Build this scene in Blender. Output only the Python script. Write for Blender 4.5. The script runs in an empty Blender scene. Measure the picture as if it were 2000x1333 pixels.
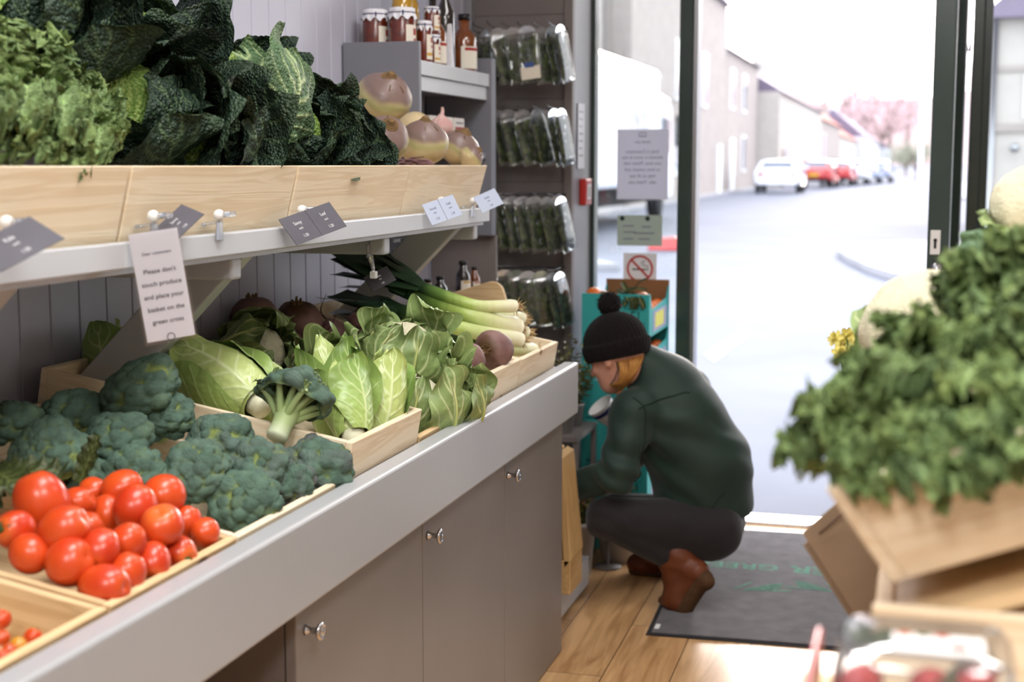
import bpy, bmesh, math, random
import numpy as np
from mathutils import Matrix, Vector, Euler

SC = bpy.context.scene
COL = SC.collection
PI = math.pi

# ------------------------------------------------------------------ camera
# 50 mm lens, 1.45 m above the shop floor, turned 16 degrees to the left wall and 7 degrees down
F = 2777.8
TH = math.atan(345 / F)
CAM_H = 1.45
PSI = math.atan(801 / (F * math.cos(TH) + 345 * math.sin(TH)))
cd = bpy.data.cameras.new('camera')
cam = bpy.data.objects.new('camera', cd)
COL.objects.link(cam)
cam.location = (0, 0, CAM_H)
cam.rotation_euler = (PI / 2 - TH, 0, PSI)
cd.sensor_width = 36
cd.lens = 36 * F / 2000
cd.clip_start = .05
cd.clip_end = 600
cd.dof.use_dof = True
cd.dof.focus_distance = 3.05
cd.dof.aperture_fstop = 3.4
cd.dof.aperture_blades = 9
SC.camera = cam

# ------------------------------------------------------------------ view + sky
SC.view_settings.view_transform = 'Standard'
SC.view_settings.look = 'None'
SC.view_settings.gamma = 1
SC.view_settings.use_curve_mapping = False
SC.view_settings.exposure = 0.0

W = bpy.data.worlds.new('sky')
SC.world = W
W.use_nodes = True
_nt = W.node_tree
_nt.nodes.clear()
_out = _nt.nodes.new('ShaderNodeOutputWorld')
_bg = _nt.nodes.new('ShaderNodeBackground')
_geo = _nt.nodes.new('ShaderNodeTexCoord')
_dot = _nt.nodes.new('ShaderNodeVectorMath'); _dot.operation = 'DOT_PRODUCT'
SUN_DIR = Vector((-0.045, 0.985, 0.17)).normalized()      # the hazy sun low over the end of the street
_dot.inputs[1].default_value = SUN_DIR
_nt.links.new(_geo.outputs['Generated'], _dot.inputs[0])
_ramp = _nt.nodes.new('ShaderNodeValToRGB')
_ramp.color_ramp.elements[0].position = 0.0
_ramp.color_ramp.elements[0].color = (.80, .87, 1.0, 1)
_ramp.color_ramp.elements[1].position = 1.0
_ramp.color_ramp.elements[1].color = (1.5, 1.32, 1.25, 1)
_e = _ramp.color_ramp.elements.new(.93); _e.color = (1.0, .98, .98, 1)
_nt.links.new(_dot.outputs['Value'], _ramp.inputs[0])
_nt.links.new(_ramp.outputs[0], _bg.inputs[0])
_bg.inputs[1].default_value = 5.4
_nt.links.new(_bg.outputs[0], _out.inputs[0])

# low hazy sun, softened by thin cloud
_sd = bpy.data.lights.new('sun', 'SUN')
_sd.energy = 2.2
_sd.angle = math.radians(12)
_sd.color = (1, .90, .84)
_so = bpy.data.objects.new('sun', _sd)
COL.objects.link(_so)
_so.rotation_euler = SUN_DIR.to_track_quat('Z', 'Y').to_euler()
_so.location = (0, 40, 20)


# ceiling lamps of the shop (rectangular flush panels); the housings are built with the ceiling
LAMPS = [(-.35, -1.0, 165), (-.65, 1.7, 92), (-.55, 3.4, 48), (.55, .35, 120), (.9, 3.0, 30)]
LAMP_Z = 2.86
for _x, _y, _p in LAMPS:
    _ld = bpy.data.lights.new('ceiling_lamp', 'AREA')
    _ld.shape = 'RECTANGLE'; _ld.size = .5; _ld.size_y = 1.15
    _ld.energy = _p * .40
    _ld.color = (1, .985, .975)
    _lo = bpy.data.objects.new('ceiling_lamp', _ld)
    COL.objects.link(_lo)
    _lo.location = (_x, _y, LAMP_Z - .012)


# ------------------------------------------------------------------ surveying: where a sight line meets a plane of the room
_f0 = np.array([-math.sin(PSI), math.cos(PSI), 0])
_R = np.array([math.cos(PSI), math.sin(PSI), 0])
_Z = np.array([0, 0, 1.])
_FW = _f0 * math.cos(TH) - _Z * math.sin(TH)
_UP = _f0 * math.sin(TH) + _Z * math.cos(TH)
_O = np.array([0, 0, CAM_H])


def sight(px, py):
    return _FW * F + _R * (px - 1000) - _UP * (py - 666.5)


def at_x(px, py, X):
    d = sight(px, py); return _O + d * (X / d[0])


def at_y(px, py, Y):
    d = sight(px, py); return _O + d * (Y / d[1])


def at_z(px, py, z):
    d = sight(px, py); return _O + d * ((z - CAM_H) / d[2])


TILT = math.radians(10)


def on_tilt(px, py, h, z0=.88, x0=-.97):
    """where the sight line meets the display bed (sloping down to the aisle) raised by h"""
    d = sight(px, py); k = math.tan(TILT)
    # z = z0 + k*(x0 - x) + h
    t = (z0 + k * x0 + h - CAM_H) / (d[2] + k * d[0])
    return _O + d * t


# ------------------------------------------------------------------ numbers
def rng(seed):
    return np.random.default_rng(seed)


def noise3(P, freq, seed=0, octaves=1):
    """smooth pseudo noise in about -1..1: sums of sine waves in random directions"""
    r = rng(seed)
    P = np.asarray(P, float)
    out = np.zeros(P.shape[:-1]); amp = 1.; tot = 0
    for o in range(octaves):
        K = r.normal(size=(7, 3)); K /= np.linalg.norm(K, axis=1, keepdims=True)
        K *= freq * (2 ** o) * r.uniform(.6, 1.5, (7, 1))
        ph = r.uniform(0, 6.28, 7)
        out += amp * np.sin(P @ K.T * 2 * PI + ph).mean(-1) * 2.0
        tot += amp; amp *= .5
    return out / tot


def smooth(a, b, x):
    t = np.clip((x - a) / (b - a), 0, 1); return t * t * (3 - 2 * t)


def lin(c):
    c = np.array(c[:3], float) / 255
    return tuple(np.where(c <= .04045, c / 12.92, ((c + .055) / 1.055) ** 2.4)) + (1.,)


# ------------------------------------------------------------------ meshes
class MB:
    """collects pieces of geometry for ONE mesh"""

    def __init__(self):
        self.v = []; self.f = []; self.n = 0; self.a = []; self.b = []

    def add(self, V, faces, a=None, b=None):
        V = np.asarray(V, float).reshape(-1, 3)
        for fa in faces:
            fa = np.asarray(fa, int)
            if len(fa): self.f.append(fa + self.n)
        self.v.append(V); self.n += len(V)
        self.a.append(np.zeros(len(V)) if a is None else np.broadcast_to(np.asarray(a, float).ravel(), (len(V),)) if np.ndim(a) else np.full(len(V), a))
        self.b.append(np.zeros(len(V)) if b is None else np.broadcast_to(np.asarray(b, float).ravel(), (len(V),)) if np.ndim(b) else np.full(len(V), b))
        return self

    def grid(self, P, cu=False, cv=False, a=None, b=None, flip=False):
        nu, nv = P.shape[:2]
        I = np.arange(nu * nv).reshape(nu, nv)
        if cu: I = np.vstack([I, I[:1]])
        if cv: I = np.hstack([I, I[:, :1]])
        q = np.stack([I[:-1, :-1], I[1:, :-1], I[1:, 1:], I[:-1, 1:]], -1).reshape(-1, 4)
        if flip: q = q[:, ::-1]
        return self.add(P.reshape(-1, 3), [q], a, b)

    def box(self, c, s, R=None, a=None):
        c = np.asarray(c, float); s = np.asarray(s, float) / 2
        V = np.array([[x, y, z] for x in (-1, 1) for y in (-1, 1) for z in (-1, 1)]) * s
        if R is not None: V = V @ np.array(R).T
        Q = [[0, 1, 3, 2], [4, 6, 7, 5], [0, 4, 5, 1], [2, 3, 7, 6], [0, 2, 6, 4], [1, 5, 7, 3]]
        return self.add(V + c, [Q], a)

    def bx(self, x0, x1, y0, y1, z0, z1, a=None):
        return self.box(((x0 + x1) / 2, (y0 + y1) / 2, (z0 + z1) / 2), (abs(x1 - x0), abs(y1 - y0), abs(z1 - z0)), None, a)

    def hexa(self, V, a=None):
        """eight corners: four of the lower ring, four of the upper ring (same order, counter-clockwise from above)"""
        return self.add(V, [[[3, 2, 1, 0], [4, 5, 6, 7], [0, 1, 5, 4], [1, 2, 6, 5], [2, 3, 7, 6], [3, 0, 4, 7]]], a)

    def prism(self, poly, axis, lo, hi, a=None):
        """polygon (2d) swept along an axis from lo to hi"""
        n = len(poly); poly = np.asarray(poly, float)
        V = np.zeros((2 * n, 3)); o = [i for i in range(3) if i != axis]
        for k, h in enumerate((lo, hi)):
            V[k * n:(k + 1) * n, o[0]] = poly[:, 0]; V[k * n:(k + 1) * n, o[1]] = poly[:, 1]; V[k * n:(k + 1) * n, axis] = h
        q = [[i, (i + 1) % n, n + (i + 1) % n, n + i] for i in range(n)]
        self.add(V, [q], a)
        b0 = self.n - 2 * n
        self.f.append([np.array([b0 + i for i in range(n)][::-1])]); self.f.append([np.array([b0 + n + i for i in range(n)])])
        return self

    def lathe(self, prof, n=24, M=None, a=None, cap=True):
        prof = np.asarray(prof, float); th = np.linspace(0, 2 * PI, n, endpoint=False)
        P = np.stack([prof[:, 0][:, None] * np.cos(th), prof[:, 0][:, None] * np.sin(th), np.repeat(prof[:, 1][:, None], n, 1)], -1)
        if M is not None:
            M = np.array(M); P = P @ M[:3, :3].T + M[:3, 3]
        if a is not None and np.ndim(a): a = np.repeat(np.asarray(a)[:, None], n, 1)
        self.grid(P, cv=True, a=a)
        if cap:
            b0 = self.n - len(prof) * n
            if prof[0, 0] > 1e-6: self.f.append([np.arange(b0, b0 + n)])
            if prof[-1, 0] > 1e-6: self.f.append([np.arange(self.n - n, self.n)[::-1]])
        return self

    def tube(self, pts, rad, n=8, a=None, flat=None, cap=True):
        pts = np.asarray(pts, float); m = len(pts)
        rad = np.broadcast_to(np.asarray(rad, float), (m,))
        T = np.gradient(pts, axis=0); T /= np.linalg.norm(T, axis=1, keepdims=True) + 1e-12
        ref = np.array([0, 0, 1.]) if abs(T[0, 2]) < .9 else np.array([1., 0, 0])
        th = np.linspace(0, 2 * PI, n, endpoint=False); P = np.zeros((m, n, 3))
        for i in range(m):
            N = ref - T[i] * (ref @ T[i]); N /= np.linalg.norm(N) + 1e-12; B = np.cross(T[i], N); ref = N
            k = 1 if flat is None else flat
            P[i] = pts[i] + rad[i] * (np.cos(th)[:, None] * B + k * np.sin(th)[:, None] * N)
        if a is not None and np.ndim(a): a = np.repeat(np.asarray(a)[:, None], n, 1)
        self.grid(P, cv=True, a=a)
        if cap:
            b0 = self.n - m * n
            self.f.append([np.arange(b0, b0 + n)[::-1]]); self.f.append([np.arange(self.n - n, self.n)])
        return self

    def ball(self, c, r, n=16, a=None, fn=None, b=None):
        r = np.broadcast_to(np.asarray(r, float), (3,))
        t = np.linspace(0, PI, n)[:, None]; p = np.linspace(0, 2 * PI, 2 * n, endpoint=False)[None]
        D = np.stack([np.sin(t) * np.cos(p), np.sin(t) * np.sin(p), np.cos(t) + 0 * p], -1)
        k = 1 if fn is None else fn(D)[..., None]
        return self.grid(D * r * k + np.asarray(c, float), cv=True, a=a, flip=False, b=b)

    def xf(self, M):
        M = np.array(M)
        self.v = [v @ M[:3, :3].T + M[:3, 3] for v in self.v]
        return self

    def mesh(self, name, smooth_=True, off=(0, 0, 0)):
        me = bpy.data.meshes.new(name)
        V = np.concatenate(self.v) - np.asarray(off, float)
        loops = []; tot = []
        for fa in self.f:
            if isinstance(fa, list):
                for g in fa: loops.append(np.asarray(g).ravel()); tot.append(np.array([len(g)]))
            else:
                loops.append(fa.ravel()); tot.append(np.full(len(fa), fa.shape[1]))
        loops = np.concatenate(loops).astype(np.int32); tot = np.concatenate(tot).astype(np.int32)
        me.vertices.add(len(V)); me.vertices.foreach_set('co', V.astype(np.float32).ravel())
        me.loops.add(len(loops)); me.loops.foreach_set('vertex_index', loops)
        me.polygons.add(len(tot))
        st = np.concatenate([[0], np.cumsum(tot)[:-1]]).astype(np.int32)
        me.polygons.foreach_set('loop_start', st)
        me.polygons.foreach_set('use_smooth', np.full(len(tot), bool(smooth_)))
        for nm, L in (('a', self.a), ('b', self.b)):
            A = np.concatenate(L)
            if A.any():
                at = me.attributes.new(nm, 'FLOAT', 'POINT'); at.data.foreach_set('value', A.astype(np.float32))
        me.update(calc_edges=True); me.validate()
        return me


def link(name, data, parent=None):
    o = bpy.data.objects.new(name, data); COL.objects.link(o)
    if parent is not None: o.parent = parent
    return o


def part(name, mb, mat, parent=None, sm=True, bevel=0, world=False, label=None, seg=2):
    """one mesh object; with world=True the geometry was given in room coordinates"""
    off = (0, 0, 0)
    if world and parent is not None:
        off = wloc(parent)
    me = mb.mesh(name, sm, off)
    for m in (mat if isinstance(mat, (list, tuple)) else [mat]): me.materials.append(m)
    o = link(name, me, parent)
    if bevel:
        md = o.modifiers.new('bevel', 'BEVEL'); md.width = bevel; md.segments = seg; md.limit_method = 'ANGLE'
        md.angle_limit = math.radians(40)
    if label: o['label'] = label
    return o


def wloc(o):
    p = np.zeros(3)
    while o is not None: p = p + np.array(o.location); o = o.parent
    return p


def tag(o, label, cat, group=None):
    o['label'] = label; o['category'] = cat
    if group: o['group'] = group
    return o


def thing(name, label, cat, loc=(0, 0, 0), group=None, rot=None):
    o = link(name, None); o.location = loc; o.empty_display_size = .05
    if rot is not None: o.rotation_euler = rot if not isinstance(rot, Matrix) else rot.to_euler()
    return tag(o, label, cat, group)


def struct(name, mb, mat, sm=False, bevel=0):
    o = part(name, mb, mat, None, sm, bevel); o['kind'] = 'structure'; return o


def copy_tree(o, parent=None, **kw):
    c = o.copy(); COL.objects.link(c)
    if parent is not None: c.parent = parent
    for ch in list(o.children): copy_tree(ch, c)
    return c


def again(src, label, loc, rot=None, scale=None, group=None):
    c = copy_tree(src); c.location = loc
    if rot is not None: c.rotation_euler = rot if not isinstance(rot, Matrix) else rot.to_euler()
    if scale is not None: c.scale = scale if np.ndim(scale) else (scale,) * 3
    c['label'] = label
    if group: c['group'] = group
    return c


def basis(y, up=(0, 0, 1)):
    """rotation whose local Y points along y and whose local Z is as near to up as can be"""
    y = Vector(y).normalized(); z = Vector(up); z = z - y * z.dot(y)
    if z.length < 1e-5: z = Vector((1, 0, 0)) - y * y.x
    z.normalize(); x = y.cross(z)
    return Matrix((x, y, z)).transposed()


def basis_z(z, x=(1, 0, 0)):
    z = Vector(z).normalized(); x = Vector(x); x = x - z * x.dot(z)
    if x.length < 1e-5: x = Vector((0, 1, 0)) - z * z.y
    x.normalize(); y = z.cross(x)
    return Matrix((x, y, z)).transposed()


def m4(R=None, t=(0, 0, 0), s=1):
    M = np.eye(4)
    M[:3, :3] = (np.array(R) if R is not None else np.eye(3)) * s; M[:3, 3] = t
    return M


# ------------------------------------------------------------------ materials
def newmat(name):
    m = bpy.data.materials.new(name); m.use_nodes = True
    nt = m.node_tree; p = nt.nodes['Principled BSDF']
    return m, nt, p


def N(nt, typ, **kw):
    n = nt.nodes.new('ShaderNode' + typ)
    for k, v in kw.items():
        if k in n.inputs: n.inputs[k].default_value = v
        else: setattr(n, k, v)
    return n


def mixc(nt, fac, A, B):
    n = nt.nodes.new('ShaderNodeMix'); n.data_type = 'RGBA'; n.clamp_factor = True
    for s, v in ((0, fac), (6, A), (7, B)):
        if hasattr(v, 'is_linked') or hasattr(v, 'links'): nt.links.new(v, n.inputs[s])
        else: n.inputs[s].default_value = v
    return n.outputs[2]


def mapr(nt, val, a, b, c=0, d=1):
    n = nt.nodes.new('ShaderNodeMapRange'); nt.links.new(val, n.inputs[0])
    for i, v in enumerate((a, b, c, d)): n.inputs[i + 1].default_value = v
    return n.outputs[0]


def coords(nt, scale=(1, 1, 1), kind='Object', rot=(0, 0, 0)):
    tc = N(nt, 'TexCoord'); mp = N(nt, 'Mapping')
    mp.inputs['Scale'].default_value = scale; mp.inputs['Rotation'].default_value = rot
    nt.links.new(tc.outputs[kind], mp.inputs[0]); return mp.outputs[0]


def add_bump(nt, p, h, strength=.4, dist=.002, prev=None):
    b = N(nt, 'Bump'); b.inputs['Strength'].default_value = strength; b.inputs['Distance'].default_value = dist
    nt.links.new(h, b.inputs['Height'])
    if prev is not None: nt.links.new(prev, b.inputs['Normal'])
    nt.links.new(b.outputs[0], p.inputs['Normal']); return b.outputs[0]


def M(name, rgb, rough=.6, spec=.4, metal=0, var=None, c2=None, bump=None, attr=None, attr2=None, coat=0, trans=0, sss=0, sheen=0, vor=None):
    """procedural surface: colour rgb mottled towards c2 (or lighter/darker) by noise var=(scale, amount),
    attr=(rgb) mixes in by the mesh attribute 'a', attr2 by 'b', bump=(scale, strength, distance)"""
    m, nt, p = newmat(name)
    base = lin(rgb); co = coords(nt)
    col = None
    if var:
        nz = N(nt, 'TexNoise'); nz.inputs['Scale'].default_value = var[0]; nz.inputs['Detail'].default_value = 4
        nt.links.new(co, nz.inputs['Vector'])
        f = mapr(nt, nz.outputs[0], .3, .7)
        if c2 is None:
            A = tuple(min(1, x * (1 - var[1])) for x in base[:3]) + (1,); B = tuple(min(1, x * (1 + var[1])) for x in base[:3]) + (1,)
        else: A = base; B = lin(c2)
        col = mixc(nt, f, A, B)
    for at, nm in ((attr, 'a'), (attr2, 'b')):
        if at:
            an = N(nt, 'Attribute'); an.attribute_name = nm
            col = mixc(nt, an.outputs['Fac'], col if col is not None else base, lin(at))
    if col is not None: nt.links.new(col, p.inputs['Base Color'])
    else: p.inputs['Base Color'].default_value = base
    p.inputs['Roughness'].default_value = rough; p.inputs['Specular IOR Level'].default_value = spec
    p.inputs['Metallic'].default_value = metal
    if coat: p.inputs['Coat Weight'].default_value = coat; p.inputs['Coat Roughness'].default_value = .15
    if trans: p.inputs['Transmission Weight'].default_value = trans
    if sss:
        p.inputs['Subsurface Weight'].default_value = sss; p.inputs['Subsurface Radius'].default_value = (.01, .006, .003); p.inputs['Subsurface Scale'].default_value = 1
    if sheen: p.inputs['Sheen Weight'].default_value = sheen; p.inputs['Sheen Roughness'].default_value = .5
    prev = None
    if vor:
        v = N(nt, 'TexVoronoi'); v.inputs['Scale'].default_value = vor[0]; nt.links.new(co, v.inputs['Vector'])
        inv = mapr(nt, v.outputs['Distance'], 0, .7, 1, 0); prev = add_bump(nt, p, inv, vor[1], vor[2])
    if bump:
        nb = N(nt, 'TexNoise'); nb.inputs['Scale'].default_value = bump[0]; nb.inputs['Detail'].default_value = 5
        nt.links.new(co, nb.inputs['Vector']); add_bump(nt, p, nb.outputs[0], bump[1], bump[2] if len(bump) > 2 else .002, prev)
    return m


def pine(name, axis, rgb=(226, 211, 184), dark=(206, 181, 144), knot=(120, 72, 40), knots=1.0, seed=0., rough=.62):
    """planed pine: grain along the axis, growth rings, dark knots"""
    m, nt, p = newmat(name)
    sc = [14, 14, 14]; sc[axis] = .9
    tc = N(nt, 'TexCoord'); oi = N(nt, 'ObjectInfo')
    ad = N(nt, 'VectorMath', operation='ADD'); nt.links.new(tc.outputs['Object'], ad.inputs[0])
    sh = N(nt, 'VectorMath', operation='SCALE'); cb = N(nt, 'CombineXYZ')
    for i in range(3): nt.links.new(oi.outputs['Random'], cb.inputs[i])
    nt.links.new(cb.outputs[0], sh.inputs[0]); sh.inputs['Scale'].default_value = 7.3
    nt.links.new(sh.outputs[0], ad.inputs[1])
    mp = N(nt, 'Mapping'); mp.inputs['Scale'].default_value = sc; mp.inputs['Location'].default_value = (seed, seed * 2, seed * 3)
    nt.links.new(ad.outputs[0], mp.inputs[0])
    w = N(nt, 'TexNoise'); w.inputs['Scale'].default_value = 1.6; w.inputs['Detail'].default_value = 3; w.inputs['Distortion'].default_value = 1.4
    nt.links.new(mp.outputs[0], w.inputs['Vector'])
    mul = N(nt, 'Math', operation='MULTIPLY'); nt.links.new(w.outputs[0], mul.inputs[0]); mul.inputs[1].default_value = 26
    sn = N(nt, 'Math', operation='SINE'); nt.links.new(mul.outputs[0], sn.inputs[0])
    c1 = mixc(nt, mapr(nt, sn.outputs[0], -.2, 1, 0, .55), lin(rgb), lin(dark))
    big = N(nt, 'TexNoise'); big.inputs['Scale'].default_value = 3.0; nt.links.new(ad.outputs[0], big.inputs['Vector'])
    c2 = mixc(nt, mapr(nt, big.outputs[0], .35, .7, 0, .35), c1, lin(tuple(min(255, v * 1.08) for v in rgb)))
    ks = [11, 11, 11]; ks[axis] = 5.5
    mk = N(nt, 'Mapping'); mk.inputs['Scale'].default_value = ks; nt.links.new(ad.outputs[0], mk.inputs[0])
    vo = N(nt, 'TexVoronoi'); vo.inputs['Scale'].default_value = 1.0; nt.links.new(mk.outputs[0], vo.inputs['Vector'])
    kf = mapr(nt, vo.outputs['Distance'], .07 * knots, .14 * knots, 1, 0)
    sel = N(nt, 'SeparateColor'); nt.links.new(vo.outputs['Color'], sel.inputs[0])
    kg = mapr(nt, sel.outputs[0], .50, .52, 0, 1)
    km = N(nt, 'Math', operation='MULTIPLY'); nt.links.new(kf, km.inputs[0]); nt.links.new(kg, km.inputs[1])
    col = mixc(nt, km.outputs[0], c2, lin(knot))
    nt.links.new(col, p.inputs['Base Color'])
    p.inputs['Roughness'].default_value = rough; p.inputs['Specular IOR Level'].default_value = .3
    add_bump(nt, p, sn.outputs[0], .12, .0006)
    return m


def clear_film(name, tint=(1, 1, 1), gloss=.12, rough=.06, haze=0.0):
    """thin clear plastic or glass: lets things behind show, with a surface sheen"""
    m = bpy.data.materials.new(name); m.use_nodes = True; nt = m.node_tree; nt.nodes.clear()
    out = N(nt, 'OutputMaterial'); tr = N(nt, 'BsdfTransparent'); tr.inputs[0].default_value = tint + (1,)
    gl = N(nt, 'BsdfGlossy'); gl.inputs['Roughness'].default_value = rough
    fr = N(nt, 'LayerWeight'); fr.inputs['Blend'].default_value = .25
    f = mapr(nt, fr.outputs['Fresnel'], 0, 1, gloss, 1)
    mx = N(nt, 'MixShader'); nt.links.new(f, mx.inputs[0]); nt.links.new(tr.outputs[0], mx.inputs[1]); nt.links.new(gl.outputs[0], mx.inputs[2])
    last = mx.outputs[0]
    if haze:
        df = N(nt, 'BsdfDiffuse'); df.inputs[0].default_value = (.8, .82, .85, 1)
        m2 = N(nt, 'MixShader'); m2.inputs[0].default_value = haze
        nt.links.new(last, m2.inputs[1]); nt.links.new(df.outputs[0], m2.inputs[2]); last = m2.outputs[0]
    nt.links.new(last, out.inputs[0])
    return m


def leafmat(name, rgb, vein, rgb2, rough=.5, bumps=None, trans=.0, var=(9, .2), spec=.35):
    """leaf: two greens mottled by noise, veins by attribute 'a', yellowing or paling by attribute 'b'"""
    m, nt, p = newmat(name); co = coords(nt)
    nz = N(nt, 'TexNoise'); nz.inputs['Scale'].default_value = var[0]; nz.inputs['Detail'].default_value = 5; nt.links.new(co, nz.inputs['Vector'])
    base = lin(rgb); dk = tuple(x * (1 - var[1] * 1.6) for x in base[:3]) + (1,); lt = tuple(min(1, x * (1 + var[1])) for x in base[:3]) + (1,)
    c = mixc(nt, mapr(nt, nz.outputs[0], .3, .7), dk, lt)
    b = N(nt, 'Attribute'); b.attribute_name = 'b'; c = mixc(nt, b.outputs['Fac'], c, lin(rgb2))
    a = N(nt, 'Attribute'); a.attribute_name = 'a'; c = mixc(nt, a.outputs['Fac'], c, lin(vein))
    nt.links.new(c, p.inputs['Base Color']); p.inputs['Roughness'].default_value = rough; p.inputs['Specular IOR Level'].default_value = spec
    if bumps:
        v = N(nt, 'TexVoronoi'); v.inputs['Scale'].default_value = bumps[0]; nt.links.new(co, v.inputs['Vector'])
        add_bump(nt, p, mapr(nt, v.outputs['Distance'], 0, .8, 1, 0), bumps[1], bumps[2])
    return m


def text_obj(name, body, size, mat, parent, M4, ext=.0004, align='CENTER', mirror=False, bold=0.):
    """lettering as a thin raised mesh"""
    cu = bpy.data.curves.new(name, 'FONT'); cu.body = body; cu.size = size; cu.extrude = ext; cu.align_x = align; cu.align_y = 'CENTER'
    cu.resolution_u = 3; cu.offset = bold
    tmp = bpy.data.objects.new(name, cu); me = bpy.data.meshes.new_from_object(tmp); bpy.data.objects.remove(tmp); bpy.data.curves.remove(cu)
    me.materials.clear(); me.materials.append(mat); o = link(name, me, parent)
    Mx = Matrix([list(r) for r in np.array(M4)])
    if mirror: Mx = Mx @ Matrix.Diagonal((-1, 1, 1, 1))
    o.matrix_local = Mx
    return o


def paper(name, rgb, thin=.45):
    """sheet of paper: diffuse with light coming through from behind"""
    m = bpy.data.materials.new(name); m.use_nodes = True; nt = m.node_tree; nt.nodes.clear()
    out = N(nt, 'OutputMaterial'); d = N(nt, 'BsdfDiffuse'); t = N(nt, 'BsdfTranslucent'); d.inputs[0].default_value = lin(rgb); t.inputs[0].default_value = lin(rgb)
    mx = N(nt, 'MixShader'); mx.inputs[0].default_value = thin; nt.links.new(d.outputs[0], mx.inputs[1]); nt.links.new(t.outputs[0], mx.inputs[2]); nt.links.new(mx.outputs[0], out.inputs[0])
    return m
# ================================================================== surfaces
WALLX = -1.70
m_panel = M('panel_paint', (184, 184, 200), .42, .4, var=(3, .05), bump=(60, .08, .001))
m_taupe = M('taupe_paint', (118, 110, 107), .5, .35, var=(4, .06), bump=(90, .1, .0006))
m_cab = M('cabinet_paint', (128, 122, 118), .38, .4, var=(2.5, .07), bump=(140, .12, .0005))
m_light = M('pale_grey_paint', (180, 183, 187), .3, .45, var=(2, .04), bump=(70, .12, .0006))
m_fascia = M('fascia_paint', (166, 168, 171), .3, .45, var=(2, .04), bump=(70, .12, .0006))
m_midgrey = M('mid_grey_paint', (138, 137, 143), .4, .4, var=(3, .05), bump=(60, .1, .0006))
m_rack = M('rack_paint', (116, 117, 125), .45, .35, var=(3, .05), bump=(60, .1, .0006))
m_white = M('white_paint', (226, 226, 224), .5, .3, var=(3, .03))
m_plaster = M('plaster', (205, 202, 200), .7, .2, var=(5, .03))
m_green = M('dark_green_gloss', (46, 62, 58), .22, .5, var=(6, .12))
m_chrome = M('brushed_chrome', (205, 205, 208), .22, .5, metal=1)
m_steel = M('dull_steel', (150, 150, 152), .35, .5, metal=1)
m_black = M('black_plastic', (22, 22, 24), .4, .4)
m_glass = clear_film('window_glass', (.97, .99, .98), .045, .01)
m_film = clear_film('clear_plastic', (.95, .96, .96), .10, .12, .05)
m_sleeve = clear_film('clear_sleeve', (.93, .95, .93), .06, .10, .015)
m_clip = clear_film('clear_acrylic', (.93, .94, .96), .22, .05, .10)


def floor_mat():
    m, nt, p = newmat('oak_laminate')
    co = coords(nt, (1, 1, 1), 'Object', (0, 0, PI / 2 - math.radians(.9)))
    br = N(nt, 'TexBrick'); nt.links.new(co, br.inputs['Vector'])
    br.offset = .37; br.squash = 1
    for k, v in (('Scale', 1.), ('Mortar Size', .0016), ('Mortar Smooth', .1), ('Bias', 0.), ('Brick Width', 1.28), ('Row Height', .192)): br.inputs[k].default_value = v
    br.inputs['Color1'].default_value = (0, 0, 0, 1); br.inputs['Color2'].default_value = (1, 1, 1, 1)
    sep = N(nt, 'SeparateColor'); nt.links.new(br.outputs['Color'], sep.inputs[0])
    mp = N(nt, 'Mapping'); mp.inputs['Scale'].default_value = (1.3, 11, 1); nt.links.new(co, mp.inputs[0])
    sh = N(nt, 'VectorMath', operation='ADD'); nt.links.new(mp.outputs[0], sh.inputs[0])
    cb = N(nt, 'CombineXYZ'); ml = N(nt, 'Math', operation='MULTIPLY'); ml.inputs[1].default_value = 9
    nt.links.new(sep.outputs[0], ml.inputs[0]); nt.links.new(ml.outputs[0], cb.inputs[2]); nt.links.new(cb.outputs[0], sh.inputs[1])
    nz = N(nt, 'TexNoise'); nz.inputs['Scale'].default_value = 2.2; nz.inputs['Detail'].default_value = 6; nz.inputs['Distortion'].default_value = 1.1
    nt.links.new(sh.outputs[0], nz.inputs['Vector'])
    c = mixc(nt, mapr(nt, nz.outputs[0], .32, .68), lin((150, 108, 66)), lin((203, 160, 112)))
    c = mixc(nt, mapr(nt, sep.outputs[0], 0, 1, 0, .35), c, lin((214, 178, 132)))
    c = mixc(nt, br.outputs['Fac'], c, lin((70, 48, 30)))
    nt.links.new(c, p.inputs['Base Color'])
    p.inputs['Roughness'].default_value = .3; p.inputs['Specular IOR Level'].default_value = .5
    add_bump(nt, p, nz.outputs[0], .12, .001)
    return m


m_floor = floor_mat()

# ================================================================== the room
struct('floor', MB().bx(-2.1, 2.6, -3.2, 5.72, -.06, 0), m_floor)
struct('ceiling', MB().bx(-2.1, 2.6, -3.2, 5.9, 2.88, 2.98), m_white)
# tongue and groove boards of the left wall: one ribbon with a V-groove every 105 mm
mb = MB(); ys = []; xs = []
y = -3.2 + .047
while y < 5.42:
    for dy, dx in ((0, -.007), (.0035, 0), (.1015, 0)): ys.append(y + dy); xs.append(WALLX + dx)
    y += .105
P = np.zeros((2, len(ys), 3))
for k, z in enumerate((0, 2.88)): P[k, :, 0] = xs; P[k, :, 1] = ys; P[k, :, 2] = z
mb.grid(P); mb.bx(-1.85, WALLX - .01, -3.2, 5.75, 0, 2.88)
struct('wall_left', mb, m_panel)
struct('wall_right', MB().bx(2.5, 2.6, -3.2, 5.75, 0, 2.88), m_plaster)
struct('wall_back', MB().bx(-1.85, 2.6, -3.3, -3.2, 0, 2.88), m_plaster)
PX = -1.283                                   # aisle face of the pillar beside the shop window
struct('wall_front', MB().bx(-1.70, PX, 5.34, 5.76, 0, 2.88), m_midgrey, bevel=.006)
struct('wall_front_right', MB().bx(1.75, 2.5, 5.62, 5.76, 0, 2.88), m_plaster)
struct('wall_front_top', MB().bx(PX, 1.75, 5.62, 5.76, 2.30, 2.88), m_plaster)
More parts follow.
